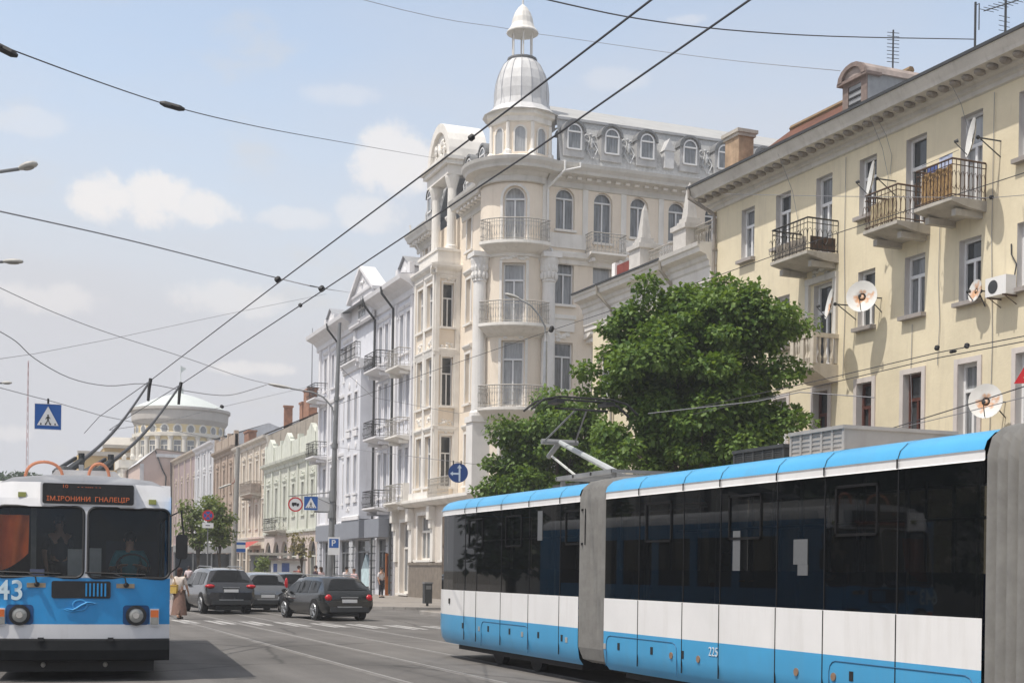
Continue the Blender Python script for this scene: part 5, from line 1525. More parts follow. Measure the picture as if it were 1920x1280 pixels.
# the number on the skirt
numt = text('fleet_number', '225', .16, mat('number_white', (.6, .68, .74), .5, 0), tram, (TX0 - .006 - tram.location.x, on_x(1338, 1222, TX0).y - tram.location.y, on_x(1338, 1222, TX0).z), (PI / 2, 0, -PI / 2))


def bellows(ya, yb):
    mb = MB(); n = 7; pts = []
    prof = [(.24, .34), (.08, .40), (0.0, .58), (0, 2.8), (.05, 2.96), (.16, 3.05), (.34, 3.1), (1.2, 3.12)]
    full = [(-HW + i, z) for i, z in prof] + [(HW - i, z) for i, z in prof[-2::-1]]
    m = len(full)
    for k in range(2 * n + 1):
        y = ya + (yb - ya) * k / (2 * n); ins = -.02 if k % 2 else .17
        cx_ = 1 - ins / HW
        pts += [(XC + x * cx_, y, .36 + (z - .36) * (1 - ins / 3)) for x, z in full]
    fs = [(k * m + i, k * m + i + 1, (k + 1) * m + i + 1, (k + 1) * m + i) for k in range(2 * n) for i in range(m - 1)]
    mb.add(pts, fs)
    b = mb.build('bellows', M['bellows'], tram)
bellows(18.3, 19.22); bellows(9.25, 10.2)
# roof equipment
def rbox(name, pxa, pxb, xw, z1, m, ribs=False, xo=0.35):
    x = TX0 + xo
    ya, yb = on_x(pxb, 840, x).y, on_x(pxa, 840, x).y
    mb = MB(); mb.box(x, x + xw, ya, yb, 3.08, z1)
    mb.box(x - .03, x + xw + .03, ya - .03, yb + .03, z1, z1 + .04)
    if ribs:
        for k in range(6): y = ya + (yb - ya) * k / 5; mb.box(x - .015, x, y - .02, y + .02, 3.1, z1)
        for k in range(4): z = 3.14 + k * (z1 - 3.16) / 3.4; mb.box(x - .01, x, ya, yb, z, z + .012)
    return mb.build(name, m, tram)
rbox('roof_cooler', 1484, 1582, 1.5, on_x(1582, 803, TX0 + .42).z, mat('roof_box_grey', (.36, .345, .33), .7, .12, 2, spec=.2, streak=.3), True, .42)
rbox('resistor_box', 1378, 1470, 1.2, on_x(1470, 838, TX0 + .55).z, M['darkgrey'], True, .55)
# pantograph: frame, lower and upper arms, head
pan = MB(); px0, py0 = XC, 20.3
for sx in (-.55, .55): pan.box(XC + sx - .03, XC + sx + .03, 19.4, 21.6, 3.24, 3.31)
for y in (19.4, 20.2, 20.9, 21.6): pan.box(XC - .58, XC + .58, y - .03, y + .03, 3.25, 3.30)
for y in (19.5, 21.5):
    for sx in (-.5, .5): pan.tube([(XC + sx, y, 3.08), (XC + sx, y, 3.26)], .045, 8)
pan_o = pan.build('pantograph', M['polegrey'], tram)
kn = at_d(992, 826, 24.6); ba = Vector((XC, 20.35, 3.3)); hd = at_d(1085, 768, 22.3)
k0 = Vector((XC, kn.y, kn.z)); h0 = Vector((XC, on_x(1090, 768, XC).y, on_x(1090, 768, XC).z))
mb = MB(); mb.tube([ba, k0], [.06, .045], 8); mb.build('lower_arm', mat('arm_grey', (.40, .42, .42), .45, .1, 3), pan_o)
mb = MB(); mb.tube([k0 + Vector((-.35, 0, 0)), k0 + Vector((.35, 0, 0))], .05, 8); mb.tube([k0 + Vector((0, 0, 0)), k0 + Vector((0, .5, -.22))], .05, 6)
mb.tube([k0 + Vector((-.3, 0, 0)), h0 + Vector((-.1, 0, 0))], .016, 6); mb.tube([k0 + Vector((.3, 0, 0)), h0 + Vector((.1, 0, 0))], .016, 6)
mb.build('upper_arm', M['polegrey'], pan_o)
mb = MB(); mb.tube([(XC - .1, 21.7, 3.3), k0 + Vector((-.1, .1, -.25))], .022, 5); mb.build('push_rod', mat('pale_rod', (.55, .56, .53), .4, .1, 3), pan_o)
mb = MB()
for dy in (-.18, .18):
    mb.tube([(XC - 1.0, h0.y + dy, h0.z - .06), (XC - .78, h0.y + dy, h0.z + .12), (XC - .5, h0.y + dy, h0.z + .18), (XC + .5, h0.y + dy, h0.z + .18), (XC + .78, h0.y + dy, h0.z + .12), (XC + 1.0, h0.y + dy, h0.z - .06)], .02, 6)
mb.tube([(XC - .5, h0.y, h0.z), (XC + .5, h0.y, h0.z)], .02, 5); mb.box(XC - .55, XC - .4, h0.y - .2, h0.y + .2, h0.z + .08, h0.z + .14); mb.box(XC + .4, XC + .55, h0.y - .2, h0.y + .2, h0.z + .08, h0.z + .14)
mb.build('contact_head', M['black'], pan_o)
mb = MB(); mb.box(XC + .2, XC + 1.0, 22.4, 23.6, 3.13, 3.3); mb.build('roof_hatch', M['darkgrey'], tram)
PANTO = h0

# ------------------------------------------------------------ trolleybus, turned a little towards the viewer
tb = thing('trolleybus', 'blue and white trolleybus with orange destination display and raised poles', 'trolleybus', (0, 0, 0), R(-5))
q = on_z(150, 1277, 0)
tb.location = (q.x, q.y, 0)
K = (FOC / (q.x * SY + q.y * CYW))
def tz(y): return HC + (1062 - y) / K
def txx(px): return (px - 157) / K
HB = 1.27; LBUS = 11.4
def front_y(x, z):
    """the front bulges a little in plan and leans back above the belt"""
    return .16 * (abs(x) / HB) ** 2.2 + (max(0, z - 1.5) * .13) ** 1.0 + max(0, z - 2.6) * .35


zbelt, zwt, zroof, zband, zbump, zlow = tz(1084), tz(951), tz(905), tz(1172), tz(1199), tz(1241)
def fpanel(name, xs, zs, m, off=0.0, parent=tb, smooth=True):
    mb = MB(); n = len(zs)
    mb.add([(x, front_y(x, z) - off, z) for x in xs for z in zs], [(i * n + j, i * n + j + 1, (i + 1) * n + j + 1, (i + 1) * n + j) for i in range(len(xs) - 1) for j in range(n - 1)])
    return mb.build(name, m, parent, world=False, smooth=smooth)
XS = [HB * t for t in (-1, -.97, -.9, -.75, -.5, -.25, 0, .25, .5, .75, .9, .97, 1)]
def lin(a, b, n): return [a + (b - a) * k / n for k in range(n + 1)]
body = fpanel('front_panel', XS, lin(zband, zbelt, 4), M['trolblue'])
fpanel('white_band', XS, lin(zbump, zband, 2), M['trolwhite'], .004)
# upper front: built round the two windscreens
wl = (txx(3), txx(160)); wr = (txx(168), txx(318)); z0w, z1w = tz(1085), tz(952)
def rr(x0, x1, z0, z1, r, n=5):
    P = []
    for cx_, cz_, a0 in ((x1 - r, z1 - r, 0), (x0 + r, z1 - r, PI / 2), (x0 + r, z0 + r, PI), (x1 - r, z0 + r, 1.5 * PI)):
        P += [(cx_ + r * math.cos(a0 + PI / 2 * k / n), cz_ + r * math.sin(a0 + PI / 2 * k / n)) for k in range(n + 1)]
    return P
mb = MB()
def fp(x, z, off=0.0): return (x, front_y(x, z) - off, z)
holes = [(wl[0], wl[1]), (wr[0], wr[1])]
xsn = sorted(set(XS + [wl[0], wl[1], wr[0], wr[1]])); zsn = [zbelt, z0w] + lin(z0w, z1w, 4)[1:] + lin(z1w, zroof, 3)[1:]
for a, b in zip(xsn[:-1], xsn[1:]):
    for c, e in zip(zsn[:-1], zsn[1:]):
        mx_, mz_ = (a + b) / 2, (c + e) / 2
        if z0w < mz_ < z1w and any(h0_ < mx_ < h1_ for h0_, h1_ in holes): continue
        if abs(e - c) < 1e-5: continue
        mb.add([fp(a, c), fp(b, c), fp(b, e), fp(a, e)], [(0, 1, 2, 3)])
for h0_, h1_ in holes:                                        # fill the rounded corners of the openings
    P = rr(h0_, h1_, z0w, z1w, .11)
    for ci, (cx_, cz_) in enumerate(((h1_, z1w), (h0_, z1w), (h0_, z0w), (h1_, z0w))):
        seg = P[ci * 6:(ci + 1) * 6]
        for s0, s1_ in zip(seg[:-1], seg[1:]): mb.add([fp(*s0), fp(*s1_), fp(cx_, cz_)], [(0, 1, 2)])
mb.build('upper_front', M['trolwhite'], tb, world=False)
for h0_, h1_ in holes:
    P = rr(h0_, h1_, z0w, z1w, .11)
    mb = MB(); n = 6
    c = ((h0_ + h1_) / 2, (z0w + z1w) / 2)
    rings = [[(c[0] + (x - c[0]) * t, c[1] + (z - c[1]) * t) for x, z in P] for t in (1, .8, .6, .4, .2)]
    m_ = len(P); pts = [fp(x, z, -.02) for rg in rings for x, z in rg] + [fp(*c, -.02)]
    fs = [(k * m_ + i, k * m_ + (i + 1) % m_, (k + 1) * m_ + (i + 1) % m_, (k + 1) * m_ + i) for k in range(4) for i in range(m_)] + [(4 * m_ + i, 4 * m_ + (i + 1) % m_, 5 * m_) for i in range(m_)]
    mb.add(pts, fs); ws = mb.build('windscreen', M['windscreen'], tb, world=False, smooth=True)
    mb = MB(); mb.tube([fp(x, z, .0) for x, z in P + [P[0]]], .022, 6); mb.build('rubber_seal', M['black'], ws, world=False)
# sides, roof, rear
prof_r = [(HB, zlow), (HB, zroof - .18), (HB - .08, zroof - .03), (HB - .28, zroof + .06), (HB - .7, zroof + .10), (0, zroof + .12)]
mb = MB(); pr_ = prof_r + [(-x, z) for x, z in prof_r[-2::-1]]; n = len(pr_)
def ys_front(x, z): return front_y(min(abs(x), HB), min(z, zroof))
roofi = [i for i in range(n)]
mb.add([(x, ys_front(x, z), z) for x, z in pr_[1:-1]] + [(x, LBUS, z) for x, z in pr_[1:-1]], [(i, i + 1, n - 2 + i + 1, n - 2 + i) for i in range(n - 3)])
mb.add([(x, ys_front(x, z), z) for x, z in pr_[2:-2]] + [(x, ys_front(x, zroof), zroof) for x in lin(-HB + .08, HB - .08, 8)], [tuple(range(n - 4 + 9))])
ro = mb.build('roof', M['trolwhite'], tb, world=False); smooth_by_angle(ro, 50)
for sx in (-1, 1):
    ops = [(y, y + 1.25, 1.45, 2.45) for y in (1.6, 3.1, 4.6, 6.1, 7.6, 9.1)]
    mb = MB(); fr = Flat((sx * HB, 0), 0); fr.N = Vector((sx, 0, 0)); fr.U = Vector((0, 1, 0)); mb.fr = fr
    wall(mb, .17, LBUS, .84, zroof - .18, ops, rev=.03)
    so_ = mb.build('side_panel', M['trolblue'], tb, world=False)
    mb = MB(fr)
    for o in ops: mb.quad((o[0], -.03, o[2]), (o[1], -.03, o[2]), (o[1], -.03, o[3]), (o[0], -.03, o[3]))
    mb.build('side_windows', M['carglass'], so_, world=False)
    mb = MB(fr); mb.quad((.17, 0, .3), (LBUS, 0, .3), (LBUS, 0, .84), (.17, 0, .84)); mb.build('side_skirt', M['trolwhite'], so_, world=False)
mb = MB(); mb.add([(x, LBUS, z) for x, z in pr_], [tuple(range(n))]); mb.build('rear_wall', M['trolblue'], tb, world=False)
mb = MB(); mb.box(-HB + .03, HB - .03, .9, LBUS - .05, .75, .8); mb.box(-HB + .05, HB - .05, 3.4, 3.45, .8, 2.8, 1)
mb.build('interior', [M['darkgrey'], M['black']], tb, world=False)
# bumper and underside
mb = MB(); n = 4; zs = [zlow, zlow + .02, (zlow + zbump) / 2, zbump - .02, zbump]; of = [0, .07, .1, .07, 0]
mb.add([(x, front_y(x, .6) - o, z) for x in XS for z, o in zip(zs, of)], [(i * 5 + j, i * 5 + j + 1, (i + 1) * 5 + j + 1, (i + 1) * 5 + j) for i in range(len(XS) - 1) for j in range(4)])
bp_ = mb.build('bumper', mat('black_bumper', (.009, .010, .011), .6, .25, 4, spec=.2), tb, world=False)
mb = MB()
for px in (86, 211): mb.box(txx(px) - .04, txx(px) + .04, -.09, .05, zbump - .03, zbump + .02)
mb.each('bumper_step', M['black'], bp_, world=False)
mb = MB()
mb.box(-HB + .06, HB - .22, .3, LBUS - .3, .13, .75)
for px in (90, 202): mb.ball((txx(px), .2, tz(1249)), (.035, .05, .04), 1)
for x in (-.95, .95):
    for y in (2.4, 8.2):
        wm = MB(); wm.tube([(x - .16, y, .48), (x + .16, y, .48)], .48, 20); wm.build('wheel', M['black'], tb, world=False)
mb.build('chassis', [M['black'], M['greyiron']], tb, world=False)
# lamps
for px, ip in ((48, 14), (257, 291)):
    x = txx(px); z = tz(1155)
    mb = MB(); mb.add([(u, front_y(u, z) - .006, w_) for u, w_ in rr(x - .19, x + .19, z - .14, z + .15, .05)], [tuple(range(24))]); hs = mb.build('headlight', mat('headlight_housing', (.012, .07, .20), .5, .1, 4), tb, world=False)
    mb = MB(); y = front_y(x, z)
    ring = [(x + r_ * math.cos(2 * PI * k / 20), y - d, z + r_ * math.sin(2 * PI * k / 20)) for r_, d in ((.15, .01), (.15, .05), (.105, .055)) for k in range(20)]
    mb.add(ring, [(j * 20 + k, j * 20 + (k + 1) % 20, (j + 1) * 20 + (k + 1) % 20, (j + 1) * 20 + k) for j in range(2) for k in range(20)]); mb.build('rim', M['black'], hs, world=False)
    mb = MB(); mb.lathe((0, 0), [(.0, .035), (.06, .028), (.115, 0)], 20)
    mb.v = [(x + a, y - .045 - c * .6, z + b) for a, b, c in mb.v]; mb.build('lens', M['lamp'], hs, world=False)
    mb = MB(); mb.lathe((0, 0), [(.0, .0), (.045, .012)], 12); mb.v = [(x + a, y - .072 - c, z + b) for a, b, c in mb.v]; mb.build('bulb', M['chrome'], hs, world=False)
    x = txx(ip); z0_, z1_ = tz(1172), tz(1145); y = front_y(x, .9)
    mb = MB(); mb.box(x - .055, x + .055, y - .05, y + .03, (z0_ + z1_) / 2, z1_, 0); mb.box(x - .055, x + .055, y - .05, y + .03, z0_, (z0_ + z1_) / 2, 1); mb.box(x - .065, x + .065, y - .03, y + .03, z0_ - .03, z1_ + .02, 2)
    mb.build('indicator', [M['orange'], M['lamp'], M['trolwhite']], tb, world=False)
for px, py in ((48, 930), (285, 938)):
    x, z = txx(px), tz(py); mb = MB(); mb.box(x - .055, x + .055, front_y(x, z) - .03, front_y(x, z) + .02, z - .035, z + .035); mb.build('marker_lamp', mat('marker_lens', (.32, .34, .10), .3, .1, 8), tb, world=False)
# destination display
x0, x1, z0_, z1_ = txx(85), txx(250), tz(946), tz(908)
def dy(z): return -.02
mb = MB(); yb_ = min(front_y(0, z0_), front_y(.7, z0_)) - .03
mb.prism(rr(x0, x1, z0_, z1_, .03), yb_, .75); dsp = mb.build('destination_display', M['black'], tb, world=False)
mb = MB(); mb.prism(rr(x0 - .03, x1 + .03, z0_ - .03, z1_ + .02, .04), yb_ + .02, .7); mb.build('display_housing', M['trolwhite'], dsp, world=False)
led = bpy.data.materials.new('led_orange'); led.use_nodes = True
led.node_tree.nodes['Principled BSDF'].inputs['Base Color'].default_value = (.35, .08, .03, 1); led.node_tree.nodes['Principled BSDF'].inputs['Emission Color'].default_value = (.8, .22, .07, 1); led.node_tree.nodes['Principled BSDF'].inputs['Emission Strength'].default_value = .13
text('led_row', 'ІМ.ІВОНИНИ  ГНАЛЕЦІВ', .095, led, dsp, ((x0 + x1) / 2, yb_ - .004, z0_ + .068), (PI / 2, 0, 0), sx=1.03, bold=.001)
led2 = led.copy(); led2.name = 'led_dim'; led2.node_tree.nodes['Principled BSDF'].inputs['Emission Strength'].default_value = .12
text('led_row', '10     - - ---- - -', .07, led2, dsp, ((x0 + x1) / 2 - .1, yb_ - .004, z1_ - .045), (PI / 2, 0, 0), sx=1.3)
# grille, number, emblem, wipers
x0, x1, z0_, z1_ = txx(104), txx(210), tz(1123), tz(1091)
gr = MB(); gr.prism(rr(x0, x1, z0_, z1_, .03), -.015, .1); gro = gr.build('grille', M['black'], tb, world=False)
mb = MB()
for k in range(6): x = txx(166) + k * (.30 / 5.6); mb.box(x - .012, x + .012, -.028, -.012, z0_ + .03, z1_ - .03)
mb.each('grille_bar', M['trolblue'], gro, world=False)
num = text('fleet_number', '643', .40, mat('number_pale', (.55, .68, .74), .5, .1, 6), tb, (txx(22) - .03, front_y(txx(22), 1.3) - .012, tz(1111)), (PI / 2, 0, -.24), sx=1.0, bold=.006)
mb = MB(); xm, zm = txx(155), tz(1136)
mb.tube([(xm + .10 * math.cos(t), -.012, zm + .075 * math.sin(t)) for t in lin(0, 2 * PI, 20)], .012, 5)
mb.tube([(xm - .20, -.012, zm - .05), (xm - .10, -.015, zm - .07), (xm - .04, -.02, zm - .04), (xm + .02, -.02, zm + .0), (xm + .1, -.02, zm + .04), (xm + .21, -.012, zm + .045)], [.004, .016, .018, .018, .016, .004], 6)
mb.tube([(xm - .22, -.012, zm - .065), (xm - .12, -.012, zm - .095), (xm - .03, -.012, zm - .08)], .008, 5); mb.tube([(xm + .05, -.012, zm + .02), (xm + .14, -.012, zm + .015), (xm + .22, -.012, zm + .03)], .008, 5)
mb.build('emblem', mat('emblem_blue', (.06, .33, .66), .3, .05, 4), tb, world=False)
for px, tx_ in ((78, 62), (238, 215)):
    x, z = txx(px), tz(1099)
    mb = MB(); mb.box(x - .14, x + .12, front_y(x, z) - .012, .1, z - .035, z + .03, 1); mb.ball((x, front_y(x, z) - .05, z + .01), .04)
    e_ = (txx(tx_) , front_y(x, 1.6) - .05, zbelt + .06)
    mb.tube([(x, -.06, z + .02), (x - .02, -.05, z + .12), e_], .012, 5)
    mb.tube([(e_[0] - .40, front_y(e_[0], 1.6) - .03, zbelt + .07), e_, (e_[0] + .45, front_y(e_[0], 1.6) - .03, zbelt + .05)], .012, 5)
    mb.build('wiper', [M['black'], mat('wiper_plate', (.42, .33, .22), .7, .2, 4)], tb, world=False)
# mirror
mb = MB(); x = txx(322)
mb.tube([(x - .03, .1, tz(965)), (x + .12, .0, tz(955)), (x + .16, -.02, tz(1000))], .015, 5); mb.tube([(x - .03, .12, tz(1075)), (x + .1, .02, tz(1060)), (x + .13, -.02, tz(1045))], .012, 5)
mb.prism(rr(x + .05, x + .22, tz(1047), tz(1000), .05), -.05, .06)
mb.build('mirror', M['black'], tb, world=False)
# inside: orange curtain, screens, dashboard, steering wheel
mb = MB(); nx = 14; pts = []
for i in range(nx + 1):
    t = i / nx; x = txx(-14) + (txx(60) - txx(-14)) * t
    for j in range(8):
        s = j / 7; ztop = tz(968); zbot = tz(1072) + .25 * t; z = ztop + (zbot - ztop) * s
        pts.append((x, .40 + .06 * math.sin(t * 14 + s * 2) - .05 * s, z - .10 * math.sin(PI * t) * s))
mb.add(pts, [(i * 8 + j, i * 8 + j + 1, (i + 1) * 8 + j + 1, (i + 1) * 8 + j) for i in range(nx) for j in range(7)])
mb.build('curtain', mat('orange_cloth', (.95, .20, .03), .9, .15, 4), tb, world=False, smooth=True)
mb = MB(); mb.box(-HB + .1, HB - .1, .35, .85, zbelt - .3, zbelt + .02); mb.box(txx(130), txx(158), .55, .62, zbelt, zbelt + .42, 1); mb.box(txx(166), txx(192), .6, .68, zbelt, zbelt + .44, 1)
mb.box(txx(60), txx(70), .95, 1.0, zbelt, zwt, 1)
mb.box(txx(62), txx(88), .48, .7, zbelt + .02, zbelt + .11, 2); mb.box(txx(-8), txx(14), .5, .6, zbelt + .1, zbelt + .2, 3)
mb.build('dashboard', [M['darkgrey'], mat('grey_panel', (.30, .32, .31), .6, .2, 4), mat('pale_blue_cap', (.42, .45, .70), .8, .1, 5), M['white']], tb, world=False)
mb = MB(); mb.tube([(txx(250) + .24 * math.cos(t), .68 + .1 * math.sin(t), zbelt + .16 + .2 * math.sin(t)) for t in lin(0, 2 * PI, 18)], .016, 5); mb.build('steering_wheel', M['black'], tb, world=False)
mb = MB(); mb.box(txx(200), txx(300), 1.45, 1.55, .8, 2.1); mb.build('driver_seat', mat('dark_seat', (.03, .035, .05), .8, .2, 4), tb, world=False)
# roof gear: tray, bases, poles and orange hoops
mb = MB(); mb.prism([(txx(82), zroof + .02), (txx(242), zroof + .02), (txx(215), zroof + .24), (txx(104), zroof + .24)], 1.1, 4.2); mb.box(txx(140), txx(150), 3.6, 4.4, zroof + .2, zroof + .5)
mb.build('roof_tray', mat('tray_grey', (.50, .50, .50), .6, .15, 3, streak=.3), tb, world=False)
TBM = Matrix.Translation(tb.location) @ Matrix.Rotation(R(-5), 4, 'Z')
inv = TBM.inverted()
tipA, tipB = on_z(280, 716, 5.75), on_z(337, 723, 5.75)
for k, (bx, px_, py_, pk, tip) in enumerate((((110, 868), 150, 838, (190, 805), tipA), ((170, 868), 200, 826, (232, 800), tipB))):
    base = Vector((txx(bx[0]) , 3.4, zroof + .32)); tipl = inv @ tip
    pts = [base + (tipl - base) * t + Vector((0, 0, -.22 * math.sin(PI * t))) for t in lin(0, 1, 12)]
    mb = MB(); mb.tube(pts, [.036] * 4 + [.03] * 4 + [.024] * 5, 8)
    po = mb.build('trolley_pole', mat('pole_dark', (.07, .07, .075), .5, .15, 3, metal=.2), tb, world=False)
    mb = MB(); mb.tube([pts[0], pts[2]], .065, 8, 0); mb.tube([pts[0] + Vector((-.14, 0, .05)), pts[2] + Vector((-.10, 0, .05))], .035, 6, 0); mb.ball(tuple(base), (.2, .3, .14)); mb.tube([pts[2] + Vector((0, 0, .14)), pts[2] + Vector((0, 0, -.14))], .06, 6)
    mb.build('spring_base', M['darkgrey'], po, world=False)
    mb = MB(); mb.tube([tipl + Vector((-.02, -.05, -.42)), tipl + Vector((.0, 0, -.12)), tipl + Vector((.03, .04, .08))], [.03, .036, .04], 8); mb.build('shoe', M['black'], po, world=False)
mb = MB()
for x0_, x1_ in ((txx(48), txx(118)), (txx(165), txx(205))):
    cx_, w_ = (x0_ + x1_) / 2, (x1_ - x0_) / 2
    mb.tube([(cx_ + w_ * math.cos(t), .95, zroof - .0 + .34 * abs(math.sin(t)) ** .6) for t in lin(0, PI, 14)], .026, 6)
mb.each('roof_hoop', mat('faded_orange', (.50, .20, .11), .6, .2, 5), tb, world=False)
# thin ropes from the poles to the rear
# ------------------------------------------------------------ cars
def car(name, label, cat, px, py, heading, st, paint, wheel_y, wheel_r=.33, lights='corner', rails=False, rearwin=None, tail=None, plate_z=.72, wr=.76, glass_y=None, group=None):
    """st: stations (y, half width, z bottom, z belt, z roof), rear at y=0"""
    q = on_z(px, py, 0)
    t = thing(name, label, cat, (q.x, q.y, 0), R(heading), group)
    def sec(s):
        y, w_, zb, be, ro = s
        gh = ro - be
        k = min(1, max(0, gh / .5)); wt = w_ * (1 - (1 - wr) * k)
        return [(0, y, zb), (w_ * .86, y, zb), (w_ * .97, y, zb + .12), (w_, y, zb + (be - zb) * .45), (w_ * .985, y, be - .08), (w_ * .95, y, be), (wt * .985, y, ro - gh * .14), (wt * .90, y, ro - gh * .02), (wt * .5, y, ro + .015 * k), (0, y, ro + .02 * k)]
    S = [sec(s) for s in st]; n = len(S[0])
    mb = MB()
    for sg in (1, -1):
        mb.add([(sg * x, y, z) for s in S for x, y, z in s], [(i * n + j, i * n + j + 1, (i + 1) * n + j + 1, (i + 1) * n + j) for i in range(len(S) - 1) for j in range(n - 1)])
        mb.add([(sg * x, y, z) for x, y, z in S[0]], [tuple(range(n))]); mb.add([(sg * x, y, z) for x, y, z in S[-1]], [tuple(range(n))])
    o = mb.build('body', paint, t, world=False); smooth_by_angle(o, 38)
    def on(sg, y, f, off=.012):
        """point on the glasshouse side at length y, fraction f from belt to roof edge"""
        for a, b in zip(st[:-1], st[1:]):
            if a[0] <= y <= b[0]:
                t_ = (y - a[0]) / (b[0] - a[0]); A, B = sec(a), sec(b)
                P = [[A[k][i] + (B[k][i] - A[k][i]) * t_ for i in range(3)] for k in (5, 6)]
                p = [P[0][i] + (P[1][i] - P[0][i]) * f for i in range(3)]
                return (sg * (p[0] + off), p[1], p[2])
    for sg in (-1, 1):
        for seg in glass_y:
            pts_lo = [on(sg, y, .06 if i not in (0,) else .08) for i, y in enumerate(seg)]; pts_hi = [on(sg, y, .9 if h else .45) for y, h in zip(seg, [1] * len(seg))]
            mb = MB(); mb.add(pts_lo + pts_hi, [(i, i + 1, len(seg) + i + 1, len(seg) + i) for i in range(len(seg) - 1)]); mb.build('side_window', M['carglass'], t, world=False)
    # rear window between two stations, windscreen likewise
    def glassband(name_, ia, ib, fa, fb, wa=.86, off=.012):
        A, B = S[ia], S[ib]
        def cut(f):
            return [[A[k][i] + (B[k][i] - A[k][i]) * f for i in range(3)] for k in (6, 7, 8, 9)]
        lo, hi = cut(fa), cut(fb); d = -off if ib > ia and ia < 5 else off
        mb = MB(); rows = []
        for r_ in (lo, hi):
            half = [(r_[0][0] * wa, r_[0][1], r_[0][2] + .0), (r_[2][0], r_[2][1], r_[2][2]), (0, r_[3][1], r_[3][2])]
            rows.append([(-x, y + d, z + .012) for x, y, z in half] + [(x, y + d, z + .012) for x, y, z in half[-2::-1]])
        mb.add(rows[0] + rows[1], [(i, i + 1, 5 + i + 1, 5 + i) for i in range(4)]); mb.build(name_, M['carglass'], t, world=False)
    glassband('rear_window', *rearwin); 
    wi = [i for i, s in enumerate(st) if s[4] - s[3] > .3][-1]
    glassband('windscreen', wi, wi + 1, .12, .92)
    for y in wheel_y:
        for sg in (-1, 1):
            w_ = st[4][1]
            mb = MB(); mb.tube([(sg * (w_ - .21), y, wheel_r), (sg * (w_ - .0), y, wheel_r)], wheel_r, 22); wh = mb.build('wheel', M['black'], t, world=False)
            mb = MB(); c = Vector((sg * (w_ + .012), y, wheel_r))
            for k in range(5):
                a = 2 * PI * k / 5 + .3; mb.tube([c, c + Vector((0, math.cos(a) * wheel_r * .64, math.sin(a) * wheel_r * .64))], [.05, .035], 5)
            mb.tube([c + Vector((0, math.cos(a) * wheel_r * .66, math.sin(a) * wheel_r * .66)) for a in [2 * PI * k / 20 for k in range(21)]], .026, 5)
            mb.ball(tuple(c), (.03, .06, .06)); mb.build('rim', M['steel'], wh, world=False)
            mb = MB(); R1, R0 = wheel_r * 1.22, wheel_r * .98
            pts = []
            for k in range(15):
                a = -.25 + (PI + .5) * k / 14
                for rr_ in (R0, R1): pts.append((sg * (w_ + .006), y + rr_ * math.cos(a), wheel_r + rr_ * math.sin(a)))
            mb.add(pts, [(2 * k, 2 * k + 1, 2 * k + 3, 2 * k + 2) for k in range(14)]); mb.build('wheel_arch', M['black'], t, world=False)
    for sg in (-1, 1):
        if tail:
            x, y, z, rx, ry, rz_ = tail
            mb = MB(); mb.ball((sg * x, y, z), (rx, ry, rz_), 0, 10, 7); mb.build('tail_light', M['redlens'], t, world=False, smooth=True)
        i = [k for k, s in enumerate(st) if s[4] - s[3] > .3][-1]
        y = st[i][0] + .42; mb = MB(); mb.ball((sg * (st[i][1] + .1), y, st[i][3] + .1), (.1, .06, .075), 0, 8, 5); mb.build('mirror', paint, t, world=False)
    mb = MB(); mb.box(-.26, .26, -.035, .03, plate_z - .055, plate_z + .055); mb.build('number_plate', M['signwhite'], t, world=False)
    w0 = st[1][1]
    mb = MB(); mb.box(-w0 * .8, w0 * .8, -.05, .2, st[0][2] - .10, st[0][2] + .06); mb.box(-w0 * .55, w0 * .55, .3, st[-1][0] - .4, .14, .3); mb.build('rear_bumper', M['darkgrey'], t, world=False)
    mb = MB(); mb.box(-w0 * .5, w0 * .5, -.055, .0, st[0][2] + .05, st[0][2] + .085); mb.box(-.3, .3, -.02, .03, plate_z + .1, plate_z + .135); mb.build('chrome_strip', M['steel'], t, world=False)
    if rails:
        mb = MB()
        for sg in (-1, 1):
            P = [(sg * .56, y, z) for y, z in rails]; mb.tube(P, .02, 5)
        mb.build('roof_rails', M['steel'], t, world=False)
    return t


graphite = mat('graphite_paint', (.04, .043, .05), .25, .05, 2, metal=.6, spec=.6, coat=1)
silver = mat('silver_grey_paint', (.17, .175, .18), .25, .05, 2, metal=.6, spec=.6, coat=1)
blackp = mat('black_car_paint', (.007, .009, .010), .25, .05, 2, metal=.1, spec=.5, coat=.7)
SUV = [(0, .80, .46, .78, .80), (.06, .89, .36, .98, 1.0), (.16, .905, .30, 1.08, 1.13), (.55, .91, .26, 1.06, 1.60), (1.1, .91, .24, 1.03, 1.67), (2.2, .91, .24, 1.0, 1.69), (2.95, .91, .24, .98, 1.62), (3.6, .91, .25, .97, 1.06), (4.25, .87, .27, .88, .92), (4.55, .78, .32, .72, .76), (4.66, .6, .42, .6, .62)]
car('suv', 'graphite grey suv with silver roof rails stopped nearest the trolleybus', 'car', 433, 1151, 5, SUV, graphite, (.88, 3.58), .36, rails=[(.6, 1.68), (.8, 1.73), (2.6, 1.75), (2.9, 1.68)], rearwin=(2, 3, .10, .92), tail=(.76, .10, 1.02, .19, .14, .075), plate_z=.86, glass_y=[(.72, 1.1, 1.35), (1.48, 2.2, 2.38), (2.5, 2.95, 3.35)])
WAG = [(0, .76, .40, .62, .64), (.05, .86, .30, .82, .85), (.13, .875, .26, .92, .96), (.62, .885, .22, .90, 1.38), (1.2, .885, .2, .88, 1.44), (2.2, .885, .2, .86, 1.45), (2.95, .885, .2, .85, 1.38), (3.65, .88, .2, .85, .92), (4.35, .84, .22, .76, .80), (4.66, .74, .27, .62, .65), (4.76, .58, .36, .5, .52)]
